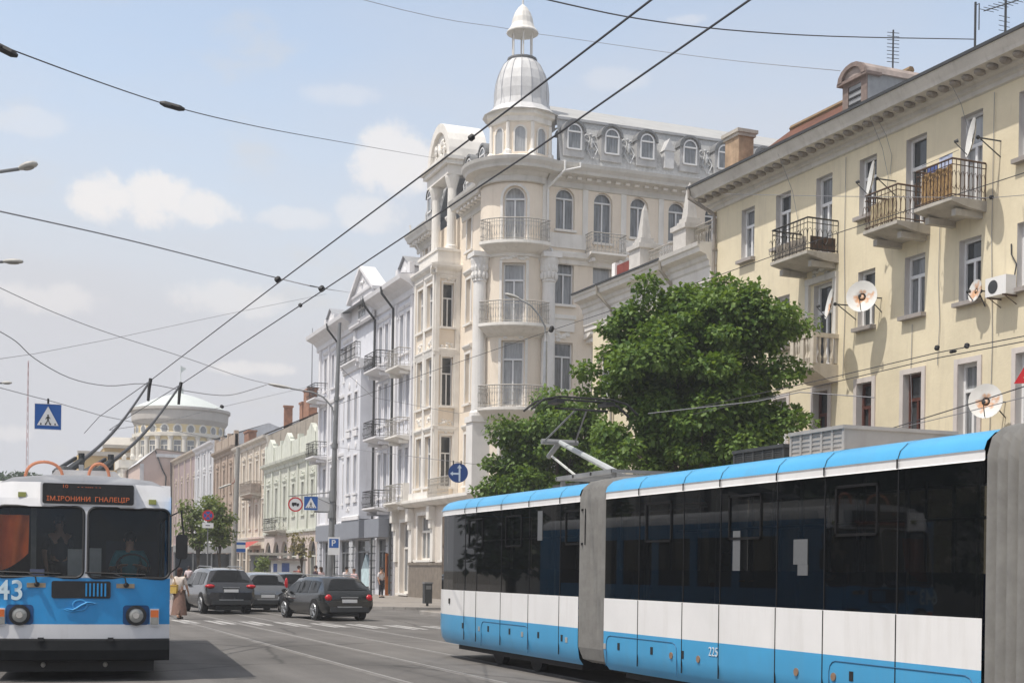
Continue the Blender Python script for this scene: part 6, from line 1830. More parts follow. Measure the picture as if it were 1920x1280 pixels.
car('estate_car', 'black estate car with round red tail lights turning onto the crosswalk', 'car', 655, 1164, 9, WAG, blackp, (.92, 3.6), .325, rails=[(.7, 1.44), (.9, 1.49), (2.5, 1.50), (2.8, 1.43)], rearwin=(2, 3, .12, .93), tail=(.72, .07, .76, .13, .10, .12), plate_z=.66, glass_y=[(.75, 1.2, 1.5), (1.62, 2.2, 2.45), (2.56, 2.95, 3.4)])
HAT = [(0, .74, .42, .66, .68), (.05, .83, .32, .88, .9), (.12, .845, .26, .96, 1.0), (.36, .85, .22, .94, 1.44), (.9, .85, .2, .92, 1.52), (1.8, .85, .2, .9, 1.53), (2.4, .85, .2, .88, 1.45), (3.0, .84, .2, .88, .96), (3.6, .8, .22, .8, .84), (3.85, .7, .28, .66, .7), (3.92, .55, .36, .5, .52)]
car('hatchback', 'silver grey hatchback half hidden behind the suv', 'car', 502, 1147, 3, HAT, silver, (.7, 3.1), .3, rearwin=(2, 3, .1, .9), tail=(.76, .16, 1.08, .07, .1, .26), plate_z=.62, glass_y=[(.5, .9, 1.15), (1.25, 1.8, 1.95), (2.05, 2.4, 2.8)])
car('dark_hatchback', 'dark car mostly hidden between the grey hatchback and the black estate', 'car', 553, 1137, 4, HAT, blackp, (.7, 3.1), .3, rearwin=(2, 3, .1, .9), tail=(.74, .1, .95, .1, .1, .14), plate_z=.62, glass_y=[(.5, .9, 1.15), (1.25, 1.8, 1.95), (2.05, 2.4, 2.8)])

# ------------------------------------------------------------ people
def skin_mesh(verts, edges, radii, level=1):
    me = bpy.data.meshes.new('tmp'); me.from_pydata(verts, edges, []); me.update()
    o = bpy.data.objects.new('tmp', me); COL.objects.link(o)
    md = o.modifiers.new('s', 'SKIN')
    for v, r_ in zip(o.data.skin_vertices[0].data, radii): v.radius = (r_, r_)
    o.data.skin_vertices[0].data[0].use_root = True
    md.use_smooth_shade = True
    if level: sb = o.modifiers.new('b', 'SUBSURF'); sb.levels = level; sb.render_levels = level
    dg = bpy.context.evaluated_depsgraph_get(); ev = o.evaluated_get(dg)
    nm = bpy.data.meshes.new_from_object(ev)
    bpy.data.objects.remove(o); bpy.data.meshes.remove(me)
    nm.polygons.foreach_set('use_smooth', [True] * len(nm.polygons))
    return nm


def add_mesh(name, me, m, parent):
    me.name = name; me.materials.clear(); me.materials.append(m)
    o = bpy.data.objects.new(name, me); COL.objects.link(o); o.parent = parent; return o


SKINM = mat('skin', (.50, .30, .21), .5, .06, 20)
CL = {}
def cloth_m(c):
    if c not in CL: CL[c] = mat('cloth', c, .9, .18, 12)
    return CL[c]


def person(label, loc, rz, h=1.7, pose='stand', top=(.6, .6, .6), legs=(.05, .05, .07), hair=(.02, .015, .012), long_hair=False, skirt=None, sleeves=True, group=None, female=False, seat_z=.45):
    t = thing('person', label, 'person', loc, rz, group)
    s = h / 1.72
    sw = .25 if pose == 'walk' else .03
    sit = pose == 'sit'
    sh = .165 if female else .19
    pz = .95 if not sit else seat_z + .12
    V, E, Rr = [], [], []
    def v(p, r_, prev=None):
        V.append(tuple(c * s for c in p)); Rr.append(r_ * s)
        if prev is not None: E.append((prev, len(V) - 1))
        return len(V) - 1
    # facing -Y
    pel = v((0, 0, pz), .125); sp = v((0, 0, pz + .2), .11, pel); chst = v((0, -.01, pz + .40), .135, sp); nk0 = v((0, .0, pz + .52), .065, chst); nk = v((0, -.01, pz + .59), .052, nk0); hd = v((0, -.025, pz + .69), .088, nk); ht = v((0, -.015, pz + .775), .07, hd)
    arm_pts = {}
    for sg in (-1, 1):
        shd = v((sg * sh, 0, pz + .47), .058, chst)
        if sit: el, wr_ = (sg * (sh + .09), -.16, pz + .22), (sg * .14, -.42, pz + .28)
        elif pose == 'walk': el, wr_ = (sg * (sh + .05), sg * sw * .35, pz + .2), (sg * (sh + .04), sg * sw * .6 - .1, pz - .03)
        else: el, wr_ = (sg * (sh + .05), .02, pz + .2), (sg * (sh + .04), -.06, pz - .04)
        e = v(el, .045, shd); w_ = v(wr_, .032, e)
        d = (Vector(wr_) - Vector(el)).normalized(); side = Vector((0, 1, 0)) if not sit else Vector((1, 0, 0)); side = (side - d * side.dot(d)).normalized()
        palm = v(tuple(Vector(wr_) + d * .06), .034, w_)
        for k, ln in enumerate((.065, .08, .075, .055)):
            b = Vector(wr_) + d * .085 + side * (.027 - .018 * k); a = v(tuple(b), .0105, palm); v(tuple(b + d * ln + Vector((-sg * .015, 0, 0))), .008, a)
        b = Vector(wr_) + d * .04 + side * .035; a = v(tuple(b), .012, palm); v(tuple(b + d * .04 + side * .02), .009, a)
        arm_pts[sg] = (tuple(x * s for x in el), tuple(x * s for x in wr_), tuple(x * s for x in (sg * sh, 0, pz + .47)))
    leg_pts = {}
    for sg in (-1, 1):
        hip = (sg * .09, 0, pz - .04)
        if sit: kn, an, toe = (sg * .11, -.42, pz - .02), (sg * .11, -.45, pz - .44), (sg * .12, -.6, pz - .5)
        elif pose == 'walk': kn, an, toe = (sg * .09, -sg * sw * .55 - .05, .5), (sg * .09, -sg * sw * 1.0 + (.05 if sg < 0 else 0), .085), (sg * .1, -sg * sw - .15, .035)
        else: kn, an, toe = (sg * .1, -.015, .5), (sg * .1, .02, .085), (sg * .12, -.13, .035)
        a = v(hip, .085, pel); b = v(kn, .06, a); c = v(an, .043, b); v(toe, .038, c)
        leg_pts[sg] = [tuple(x * s for x in q) for q in (hip, kn, an, toe)]
    body = add_mesh('body', skin_mesh(V, E, Rr), SKINM, t)
    hz, hy = (pz + .70) * s, -.025 * s
    mb = MB(); mb.ball((0, hy - .098 * s, hz - .015 * s), (.014 * s, .02 * s, .022 * s), 0)
    for sg in (-1, 1): mb.ball((sg * .086 * s, hy + .01, hz - .005), (.012 * s, .02 * s, .03 * s), 0)
    mb.build('nose_and_ears', SKINM, body, world=False, smooth=True)
    mb = MB()
    for sg in (-1, 1): mb.ball((sg * .033 * s, hy - .082 * s, hz + .012 * s), (.011 * s, .008 * s, .007 * s))
    mb.ball((0, hy - .082 * s, hz - .055 * s), (.022 * s, .008 * s, .006 * s)); mb.build('eyes_and_mouth', mat('face_dark', (.10, .04, .035), .5, 0) if 'face_dark' not in bpy.data.materials else bpy.data.materials['face_dark'], body, world=False)
    # clothes
    tv, te, tr_ = [], [], []
    def tvv(p, r_, prev=None):
        tv.append(p); tr_.append(r_ * s)
        if prev is not None: te.append((prev, len(tv) - 1))
        return len(tv) - 1
    a0 = tvv((0, 0, (pz - .03) * s), .145); a1 = tvv((0, 0, (pz + .2) * s), .128, a0); a2 = tvv((0, -.01, (pz + .41) * s), .15, a1); tvv((0, 0, (pz + .525) * s), .075, a2)
    for sg in (-1, 1):
        e, w_, sd_ = arm_pts[sg]
        b = tvv(sd_, .072, a2); k_ = .95 if sleeves else .6
        b2 = tvv(tuple(sd_[i] + (e[i] - sd_[i]) * k_ for i in range(3)), .058, b)
        if sleeves == 'long': tvv(tuple(e[i] + (w_[i] - e[i]) * .9 for i in range(3)), .045, b2)
    add_mesh('top', skin_mesh(tv, te, tr_), cloth_m(top), t)
    tv, te, tr_ = [], [], []
    a0 = tvv((0, 0, pz * s), .135)
    for sg in (-1, 1):
        P = leg_pts[sg]; b = tvv(P[0], .098, a0); c = tvv(P[1], .075, b); tvv(tuple(P[1][i] + (P[2][i] - P[1][i]) * .9 for i in range(3)), .06, c)
    add_mesh('trousers', skin_mesh(tv, te, tr_), cloth_m(legs), t)
    if skirt:
        mb = MB(); n = 16; pts = []
        for z, r_ in ((pz + .02, .135), (pz - .2, .19), (.5, .22), (.14, .27)):
            for k in range(n): q = 2 * PI * k / n; pts.append(((r_ + .015 * math.sin(5 * q)) * math.cos(q) * s, (r_ * 1.05 + .015 * math.sin(4 * q)) * math.sin(q) * s, z * s))
        mb.add(pts, [(i * n + k, i * n + (k + 1) % n, (i + 1) * n + (k + 1) % n, (i + 1) * n + k) for i in range(3) for k in range(n)]); mb.build('skirt', cloth_m(skirt), t, world=False, smooth=True)
    mb = MB(); mb.ball((0, hy + .022 * s, hz + .03 * s), (.10 * s, .105 * s, .105 * s), 0, 12, 8)
    if long_hair: mb.ball((0, hy + .07 * s, hz - .07 * s), (.09 * s, .055 * s, .15 * s), 0, 10, 7)
    mb.build('hair', cloth_m(hair), t, world=False, smooth=True)
    mb = MB()
    for sg in (-1, 1):
        an, toe = leg_pts[sg][2], leg_pts[sg][3]
        mb.ball(((an[0] + toe[0]) / 2, (an[1] + toe[1]) / 2 - .01, (an[2] + toe[2]) / 2 - .02 * s), (.05 * s, .13 * s, .05 * s), 0, 8, 5)
    mb.build('shoes', cloth_m((.03, .03, .03)), t, world=False, smooth=True)
    return t, arm_pts


q = on_z(336, 1160, 0)
wp, ap = person('woman in a white top and long brown skirt walking over the crosswalk', (q.x, q.y, 0), R(-35 + 180), 1.62, 'walk', (.66, .58, .52), (.20, .13, .10), (.05, .02, .015), True, (.24, .15, .12), True, female=True)
def carried(name, label, cat, off, fn):
    m_ = Matrix.Translation(wp.location) @ wp.rotation_euler.to_matrix().to_4x4()
    t = thing(name, label, cat, m_ @ Vector(off), wp.rotation_euler.z); fn(t); return t
def bag1(t):
    mb = MB(); mb.prism([(-.19, -.16), (.19, -.16), (.21, .12), (-.21, .12)], -.07, .07); mb.build('bag_body', mat('yellow_leather', (.58, .40, .10), .5, .15, 6), t, world=False)
    mb = MB(); mb.tube([(-.13, 0, .12), (-.1, 0, .3), (0, .02, .42), (.1, 0, .3), (.13, 0, .12)], .014, 5); mb.box(-.2, .2, -.075, .075, .06, .09); mb.build('strap', mat('tan_strap', (.34, .20, .06), .6, .1, 6), t, world=False)
carried('handbag', 'yellow shoulder bag hanging at the side of the woman on the crosswalk', 'handbag', (.20, .16, 1.0), bag1)
def bag2(t):
    mb = MB(); mb.prism([(-.17, -.28), (.17, -.28), (.2, .2), (-.2, .2)], -.06, .06); mb.build('bag_body', mat('white_plastic_bag', (.68, .58, .56), .5, .2, 8), t, world=False)
    mb = MB(); mb.tube([(-.08, 0, .2), (-.05, 0, .34), (.05, 0, .34), (.08, 0, .2)], .012, 5); mb.build('handle', M['white'], t, world=False)
lx, ly, lz = ap[1][1]
carried('carrier_bag', 'pale carrier bag held low in the hand of the crossing woman', 'bag', (.27, -.12, .42), bag2)
for label, px, d, h, rz, top, lg, pose, hair, kw in (
        ('person in dark clothes by the grey pole behind the cars', 592, 74, 1.72, 60, (.05, .03, .05), (.03, .03, .04), 'walk', (.03, .02, .02), {}),
        ('person in a pale pink shirt standing right of the one in dark clothes', 602, 75, 1.66, 200, (.62, .45, .44), (.10, .10, .14), 'stand', (.05, .03, .02), {'female': True, 'long_hair': True}),
        ('dark haired person in a white shirt over the roof of the black estate', 650, 73, 1.68, 20, (.70, .64, .64), (.12, .13, .18), 'walk', (.01, .01, .01), {}),
        ('person in a rosy top walking behind the black estate', 664, 75, 1.58, -40, (.66, .46, .46), (.2, .2, .24), 'walk', (.10, .05, .03), {'female': True}),
        ('person in white shirt and dark trousers beside the orange door', 715, 79, 1.70, 30, (.72, .68, .68), (.03, .03, .04), 'stand', (.03, .02, .015), {}),
        ('person in a reddish patterned dress near the banner', 560, 82, 1.72, 90, (.30, .09, .07), (.26, .09, .07), 'stand', (.03, .015, .01), {'female': True, 'skirt': (.28, .10, .08)}),
        ('person in a white top far off beside the trolleybus mirror', 354, 92, 1.72, 150, (.68, .56, .58), (.06, .05, .06), 'walk', (.03, .02, .02), {})):
    p = at_d(px, 1065, d); z = .11 if p.x > 15.7 and p.y > 57 else 0
    person(label, (p.x, p.y, z), R(rz), h, pose, top, lg, hair, **kw)
# driver and passenger inside the trolleybus
p = TBM @ Vector((txx(246), 1.25, .8))
person('driver in a teal shirt seated behind the right windscreen of the trolleybus', p, R(-5), 1.72, 'sit', (.02, .22, .26), (.04, .04, .06), (.01, .01, .01), seat_z=.5)
p = TBM @ Vector((txx(108), 1.9, .8))
person('passenger in dark clothes standing behind the left windscreen of the trolleybus', p, R(20), 1.66, 'stand', (.03, .03, .04), (.02, .02, .03), (.01, .01, .01))
p = Vector((XC - .75, 15.6, .76))
person('passenger in a white shirt seated inside the tram behind dark glass', p, R(0), 1.7, 'sit', (.7, .7, .7), (.05, .05, .07), (.02, .02, .02), seat_z=.45)
# ------------------------------------------------------------ poles, lamps, signs, wires, small street things
def pole(name, label, cat, foot, top, r0=.13, r1=.09, collars=(), group=None, m=None):
    t = thing(name, label, cat, foot, 0, group)
    mb = MB(); mb.tube([(0, 0, 0), tuple(Vector(top) - Vector(foot))], [r0, r1], 12); mb.tube([(0, 0, 0), (0, 0, .35)], [r0 * 1.5, r0 * 1.4], 12)
    T = Vector(top) - Vector(foot)
    for f, rr_, l in collars: mb.tube([T * f, T * min(1, f + l / T.length)], rr_, 12)
    mb.build('post', m or M['polegrey'], t, world=False, smooth=False)
    return t


def lamp_head(t, base, path, head_dir, lh=.75, m=None):
    mb = MB(); mb.tube([Vector(p) - Vector(base) for p in path], .04, 8); mb.build('arm', m or M['polegrey'], t, world=False, smooth=True)
    e = Vector(path[-1]) - Vector(base); hd = Vector(head_dir).normalized(); sd = hd.cross(Vector((0, 0, 1))).normalized(); up_ = sd.cross(hd)
    mb = MB()
    pts = []
    for k, (f, w_, h_) in enumerate(((0, .05, .05), (.15, .10, .08), (.5, .15, .10), (.85, .13, .08), (1, .05, .04))):
        c = e + hd * (lh * f)
        for q in range(8):
            a = 2 * PI * q / 8; pts.append(c + sd * (w_ * math.cos(a)) + up_ * (h_ * math.sin(a) * (1 if math.sin(a) > 0 else .5)))
    mb.add(pts, [(k * 8 + q, k * 8 + (q + 1) % 8, (k + 1) * 8 + (q + 1) % 8, (k + 1) * 8 + q) for k in range(4) for q in range(8)] + [tuple(range(8)), tuple(range(32, 40))])
    h = mb.build('lamp_head', mat('lamp_casing', (.46, .45, .42), .5, .1, 4), t, world=False, smooth=True)
    mb = MB(); c = e + hd * lh * .5; mb.add([c + hd * (.3 * lh * math.cos(a)) + sd * (.11 * math.sin(a)) - up_ * .052 for a in [2 * PI * k / 12 for k in range(12)]], [tuple(range(12))]); mb.build('lens', M['lamp'], h, world=False)


def foot_of(px, d): p = at_d(px, 1066, d); return Vector((p.x, p.y, .11 if p.x > 15.7 or p.x < -2.3 else 0))


# tall pole left of the lilac house
D1 = 66
f1 = foot_of(617, D1); t1 = at_d(638, 604, D1); t1.y = f1.y; t1.x = f1.x + .35
pA = pole('street_lamp', 'tall grey steel pole with curved lamp arm, signs and collars before the lilac house', 'street lamp', f1, t1, .165, .085, ((.30, .20, .35), (.36, .19, .5), (.55, .16, .25), (.72, .14, .2)))
a0 = at_d(630, 790, D1); a0.y = f1.y; a0.x = f1.x + .25
lamp_head(pA, f1, [a0, at_d(622, 762, D1), at_d(606, 744, D1), at_d(586, 735, D1), at_d(545, 728, D1)], at_d(502, 720, D1) - at_d(545, 728, D1), 1.1)
mb = MB(); s0 = at_d(625, 922, D1) - f1; s1_ = at_d(541, 930, D1) - f1; mb.tube([s0, s1_], .035, 6); mb.tube([at_d(622, 945, D1) - f1, at_d(590, 931, D1) - f1], .025, 6); mb.build('sign_arm', M['polegrey'], pA, world=False)
# concrete pole further on
D2 = 90
f2 = foot_of(437, D2); t2 = at_d(447, 838, D2); t2.y = f2.y
pB = pole('street_lamp', 'plain grey concrete pole with a short reddish lamp arm far down the pavement', 'street lamp', f2, t2, .2, .14, m=mat('pole_concrete', (.33, .32, .30), .85, .15, 2, streak=.3))
lamp_head(pB, f2, [at_d(446, 868, D2), at_d(440, 903, D2), at_d(434, 907, D2)], at_d(415, 914, D2) - at_d(434, 907, D2), .9, mat('rusty_arm', (.34, .15, .12), .7, .2, 3))
# curved lamp by the hotel corner
D3 = 60
f3 = foot_of(1017, D3); t3 = at_d(1025, 640, D3); t3.y = f3.y; t3.x = f3.x
pC = pole('street_lamp', 'slender curved street lamp rising before the corner hotel column', 'street lamp', f3, t3, .14, .08, ((.82, .085, .4),), m=M['steel'])
lamp_head(pC, f3, [t3, at_d(1022, 612, D3), at_d(1012, 592, D3), at_d(996, 573, D3), at_d(972, 559, D3)], at_d(946, 551, D3) - at_d(972, 559, D3), .62)
# lamps of the left pavement, posts out of the frame
for (pa, ph, pe, d, lab) in (((-330, 350), (36, 317), (70, 307), 30, 'nearest lamp head on a long arm reaching in at the top left'), ((-190, 493), (6, 491), (43, 491), 40, 'middle one of three lamp heads reaching in from the left edge'), ((-130, 720), (4, 718), (22, 718), 66, 'lowest and farthest of three lamp heads at the left edge')):
    f = foot_of(pa[0], d); t = at_d(*pa, d); t.x, t.y = f.x, f.y
    p_ = pole('street_lamp', lab, 'street lamp', f, t, .13, .09, group='lamps along the left pavement')
    lamp_head(p_, f, [t, at_d(ph[0] - 60, ph[1] + (pa[1] - ph[1]) * .25, d), at_d(*ph, d)], at_d(*pe, d) - at_d(*ph, d), (at_d(*pe, d) - at_d(*ph, d)).length)


# ---- signs: built in a local frame facing -Y, then turned to the viewer
def sign_root(label, c, rz, name='road_sign', group=None): return thing(name, label, 'road sign', c, rz, group)


def walker(mb, s, y, m):
    P = lambda pts: mb.add([(x * s, y, z * s) for x, z in pts], [tuple(range(len(pts)))], m)
    mb.add([(s * (.0 + .055 * math.cos(2 * PI * k / 12)), y, s * (.24 + .055 * math.sin(2 * PI * k / 12))) for k in range(12)], [tuple(range(12))], m)
    P([(-.07, .17), (.06, .18), (.05, -.08), (-.04, -.08)])
    P([(-.04, -.06), (.02, -.08), (-.10, -.32), (-.16, -.32)]); P([(0, -.06), (.06, -.06), (.15, -.32), (.09, -.32)])
    P([(-.07, .17), (-.03, .13), (-.13, -.02), (-.16, .01)]); P([(.06, .18), (.03, .12), (.12, .02), (.15, .05)])


def ped_sign(label, c, rz, size):
    t = sign_root(label, c, rz)
    h = size / 2
    mb = MB(); mb.box(-h, h, -.012, .012, -h, h); pl = mb.build('plate', M['signblue'], t, world=False)
    mb = MB()
    for a in ((-h, -h, h, -h), (h, -h, h, h), (h, h, -h, h), (-h, h, -h, -h)): pass
    b = h * .97
    for x0, x1, z0, z1 in ((-h, h, b, h), (-h, h, -h, -b), (-h, -b, -b, b), (b, h, -b, b)): mb.box(x0, x1, -.015, -.0125, z0, z1)
    mb.add([(-.80 * h, -.016, -.68 * h), (.80 * h, -.016, -.68 * h), (0, -.016, .80 * h)], [(0, 1, 2)]); mb.build('white_triangle', M['signwhite'], pl, world=False)
    mb = MB(); walker(mb, h * 1.25, -.019, 0); mb.v = [(x, y, z - h * .2) for x, y, z in mb.v]
    for k in range(4): x = (-.52 + .35 * k) * h; mb.add([(x - .05 * h, -.0185, -.64 * h), (x + .05 * h, -.0185, -.64 * h), (x + .05 * h, -.0185, -.5 * h), (x - .05 * h, -.0185, -.5 * h)], [(0, 1, 2, 3)])
    mb.build('walking_figure', M['signblack'], pl, world=False)
    return t


def face(px): return -math.atan((px - CX) / FOC) - YAW        # rotation that turns a sign to the viewer
t = ped_sign('blue pedestrian crossing sign hanging alone on a wire against the sky', at_d(90, 781, 36.6), face(90), .68)
mb = MB(); mb.tube([(0, 0, .34), (0, 0, .48)], .03, 6); mb.build('hanger', M['black'], t, world=False)
ped_sign('blue pedestrian crossing sign on the arm of the tall grey pole', at_d(583, 943, D1 - .15), face(583), .66)
t = sign_root('round white sign with red rim and black lorry on the pole arm', at_d(554, 945, D1 - .15), face(554))
mb = MB(); mb.prism([(.35 * math.cos(2 * PI * k / 28), .35 * math.sin(2 * PI * k / 28)) for k in range(28)], -.01, .01); pl = mb.build('plate', M['signwhite'], t, world=False)
mb = MB(); mb.add([(r_ * math.cos(2 * PI * k / 28), -.013, r_ * math.sin(2 * PI * k / 28)) for r_ in (.35, .285) for k in range(28)], [(k, (k + 1) % 28, 28 + (k + 1) % 28, 28 + k) for k in range(28)]); mb.build('red_rim', M['signred'], pl, world=False)
mb = MB(); mb.box(-.17, .05, -.016, -.013, -.05, .09); mb.box(.06, .17, -.016, -.013, -.05, .05)
for x in (-.1, .1): mb.add([(x + .04 * math.cos(2 * PI * k / 10), -.0165, -.06 + .04 * math.sin(2 * PI * k / 10)) for k in range(10)], [tuple(range(10))])
mb.build('lorry_symbol', M['signblack'], pl, world=False)
# white board behind
t = thing('white_board', 'blank white board on the tall grey pole beside the small crossing sign', 'sign board', at_d(606, 944, D1 + .3), face(606))
mb = MB(); mb.box(-.4, .36, -.02, .02, -.36, .32); mb.build('panel', M['trolwhite'], t, world=False); mb = MB(); mb.box(-.44, .4, -.03, .03, -.42, -.36); mb.build('rail', M['polegrey'], t, world=False)
# parking sign
t = sign_root('white board with blue parking square strapped to the tall grey pole', at_d(626, 1023, D1 - .3), face(626))
mb = MB(); mb.box(-.28, .28, -.012, .012, -.42, .42); pl = mb.build('plate', M['signwhite'], t, world=False)
mb = MB(); mb.box(-.22, .22, -.016, -.0125, -.08, .34); mb.build('blue_square', M['signblue'], pl, world=False)
text('letter', 'P', .40, M['signwhite'], pl, (-.02, -.02, .13), (PI / 2, 0, 0), bold=.006)
# round blue direction sign on a wire
t = sign_root('round blue sign with white arrows up and left hanging over the tram', at_d(859, 886, 48), face(859))
mb = MB(); mb.prism([(.34 * math.cos(2 * PI * k / 32), .34 * math.sin(2 * PI * k / 32)) for k in range(32)], -.012, .012); pl = mb.build('plate', mat('sign_dark_blue', (.012, .05, .19), .4, .05, 3), t, world=False)
mb = MB(); mb.box(.02, .08, -.017, -.013, -.30, .2); mb.add([(-.04, -.017, .16), (.12, -.017, .16), (.05, -.017, .29)], [(0, 1, 2)]); mb.box(-.2, .02, -.017, -.0132, -.06, 0); mb.add([(-.18, -.0172, -.11), (-.18, -.0172, .05), (-.28, -.0172, -.03)], [(0, 1, 2)])
mb.build('white_arrows', mat('sign_arrow', (.5, .58, .68), .5, 0), pl, world=False)
mb = MB()
for x in (-.17, .1): mb.tube([(x, 0, .28), (x, 0, .42)], .025, 6)
mb.each('hanger', M['black'], t, world=False)
# no stopping sign on a post
d = 76; p = at_d(390, 966, d); f = foot_of(389, d)
t = sign_root('round blue and red no stopping sign with white plate among the young trees', p, face(390))
mb = MB(); mb.prism([(.31 * math.cos(2 * PI * k / 24), .31 * math.sin(2 * PI * k / 24)) for k in range(24)], -.01, .01); pl = mb.build('plate', M['signred'], t, world=False)
mb = MB(); mb.add([(.23 * math.cos(2 * PI * k / 24), -.013, .23 * math.sin(2 * PI * k / 24)) for k in range(24)], [tuple(range(24))]); mb.build('blue_disc', M['signblue'], pl, world=False)
mb = MB()
for s_ in (1, -1): mb.add([(-.2, -.016, -s_ * .16), (-.16, -.016, -s_ * .2), (.2, -.016, s_ * .16), (.16, -.016, s_ * .2)], [(0, 1, 2, 3)])
mb.build('red_cross', M['signred'], pl, world=False)
mb = MB(); mb.box(-.3, .3, -.012, .012, -.68, -.40); ap_ = mb.build('arrow_plate', M['signwhite'], t, world=False)
mb = MB(); mb.box(-.12, .12, -.016, -.0125, -.56, -.52); mb.build('arrow', M['signblack'], ap_, world=False)
mb = MB(); mb.tube([(0, .05, .3), (0, .05, f.z - p.z)], .035, 6); mb.build('post', M['polegrey'], t, world=False)
# red triangle at the right edge, on a pole out of the frame
d = 26; p = at_d(1901, 719, d); rz = face(1900); c = p + Vector((math.cos(rz), math.sin(rz), 0)) * .46 + Vector((0, 0, .27))
t = sign_root('red bordered triangular warning sign cut off by the right edge', c, rz)
mb = MB(); mb.prism([(-.46, -.27), (.46, -.27), (0, .53)], -.012, .012); pl = mb.build('plate', M['signred'], t, world=False)
mb = MB(); mb.add([(-.30, -.016, -.175), (.30, -.016, -.175), (0, -.016, .34)], [(0, 1, 2)]); mb.build('inner_triangle', mat('faded_orange_white', (.60, .30, .20), .5, .1, 5), pl, world=False)
mb = MB(); mb.box(-.12, .12, -.02, -.0165, -.12, -.02); mb.build('black_symbol', M['signblack'], pl, world=False)
mb = MB(); mb.tube([(.2, .1, .6), (.2, .1, -c.z + .1)], .06, 8); mb.build('post', M['polegrey'], t, world=False)

# ---- wires
def wire(label, pts, r=.012, m=None, name='overhead_wire', group=None, beads=(), sub=10):
    """pts: (px, py, depth); straight spans are interpolated in 1/depth"""
    P = []
    for (x0, y0, d0), (x1, y1, d1) in zip(pts[:-1], pts[1:]):
        for k in range(sub):
            t = k / sub; i = 1 / d0 + (1 / d1 - 1 / d0) * t; P.append(at_d(x0 + (x1 - x0) * t, y0 + (y1 - y0) * t, 1 / i))
    P.append(at_d(*pts[-1]))
    mb = MB(); mb.tube(P, r, 5, raw=True, cap=True)
    if not beads: return tag(mb.build(name, m or M['wire']), label, 'wire', group)
    t = thing(name, label, 'wire', P[len(P) // 2], 0, group); mb.build('cable', m or M['wire'], t)
    for b in beads:
        px, py, dd, l, w_, slope = b
        c = at_d(px, py, dd); e = at_d(px + 20, py + 20 * slope, dd) - c; e.normalize()
        mb = MB(); mb.tube([c - e * l, c - e * l * .6, c + e * l * .6, c + e * l], [w_ * .5, w_, w_, w_ * .5], 7); mb.build('insulator', M['black'], t)
    return t


def smoothpts(pts, n=6):
    """Catmull-Rom through (px, py, d)"""
    out = []
    Q = [pts[0]] + list(pts) + [pts[-1]]
    for i in range(1, len(Q) - 2):
        p0, p1, p2, p3 = Q[i - 1:i + 3]
        for k in range(n):
            t = k / n
            out.append(tuple(.5 * ((2 * p1[j]) + (-p0[j] + p2[j]) * t + (2 * p0[j] - 5 * p1[j] + 4 * p2[j] - p3[j]) * t * t + (-p0[j] + 3 * p1[j] - 3 * p2[j] + p3[j]) * t ** 3) for j in range(3)))
    out.append(pts[-1]); return out


W = M['wire']; WP = M['wirepale']
def zd(px, py, z):
    p = on_z(px, py, z); return (px, py, p.x * SY + p.y * CYW)
ZC = 5.8
gA = 'pair of trolleybus contact wires'
wire('left wire of the thick dark trolleybus pair running to the top edge', [zd(2200, -752, ZC), zd(1224, -2, ZC), zd(880, 262, ZC), zd(522, 530, ZC), zd(281, 714, ZC), zd(186, 781, ZC), zd(158, 812, ZC - .2)], .009, W, 'contact_wire', gA, [(521, 524, 21.2, .05, .05, -.76), (884, 258, 12.5, .03, .03, -.76)], 4)
wire('right wire of the thick dark trolleybus pair running to the top edge', [zd(2400, -693, ZC), zd(1409, -2, ZC), zd(1000, 283, ZC), zd(603, 546, ZC), zd(338, 721, ZC), zd(234, 786, ZC), zd(205, 806, ZC - .1)], .009, W, 'contact_wire', gA, [(603, 541, 21.7, .05, .05, -.66), (563, 572, 22.5, .03, .035, -.66)], 4)
wire('dark span wire with black insulators sloping from the left edge to the hotel gable', smoothpts([(-20, 78, 15), (160, 145, 18), (322, 199, 22), (480, 237, 29), (660, 270, 46), (818, 297, 80)]), .009, W, beads=[(323, 199, 22, .20, .05, .28), (8, 93, 15.4, .16, .045, .5)], sub=1)
wire('grey span wire holding the contact wires, from left edge to lilac gable', smoothpts([(-20, 392, 15), (240, 450, 17.5), (523, 522, 21.3), (603, 540, 22), (662, 549, 95)], 5), .009, WP, sub=1)
wire('heavy black cable sweeping from the top edge to the roof aerials', smoothpts([(-300, -330, 12), (400, -150, 16), (1000, -6, 22), (1240, 42, 26), (1500, 66, 30), (1826, 74, 37)]), .013, W, sub=1)
wire('hair thin pale wire crossing the sky behind the turret cap', smoothpts([(-200, -260, 45), (670, -3, 60), (950, 54, 74), (1060, 71, 74), (1340, 110, 66), (1575, 133, 52)]), .014, WP, sub=1)
wire('long dark wire slanting across yellow block and hotel to the tall pole', [(1930, 321, 30), (1570, 437, 36), (1345, 517, 41), (1034, 619, 51), (830, 689, 58), (636, 757, 66)], .011, W, beads=[(1034, 617, 50.8, .12, .09, -2.5)], sub=3)
gB = 'paired wires over the far tram lane'
wire('upper wire of the close pair before the lower windows of the yellow block', [(1930, 628, 24), (1757, 661, 27), (1565, 706, 31), (1300, 765, 38)], .010, W, group=gB, beads=[(1757, 652, 27, .05, .05, -3), (1813, 648, 26, .05, .05, -3)], sub=3)
wire('lower wire of the close pair before the lower windows of the yellow block', [(1930, 638, 24), (1757, 671, 27), (1565, 716, 31), (1300, 776, 38)], .010, W, group=gB, beads=[(1787, 659, 26.5, .07, .03, -.2)], sub=3)
wire('dark wire dipping across the orange stained dish to the tram roof', [(1930, 721, 22), (1848, 748, 23), (1667, 804, 26), (1600, 824, 28)], .010, W, sub=3)
wire('pale wire just under the dark one across the lowest dish', [(1930, 742, 23), (1800, 775, 25), (1680, 803, 28)], .008, WP, sub=3)
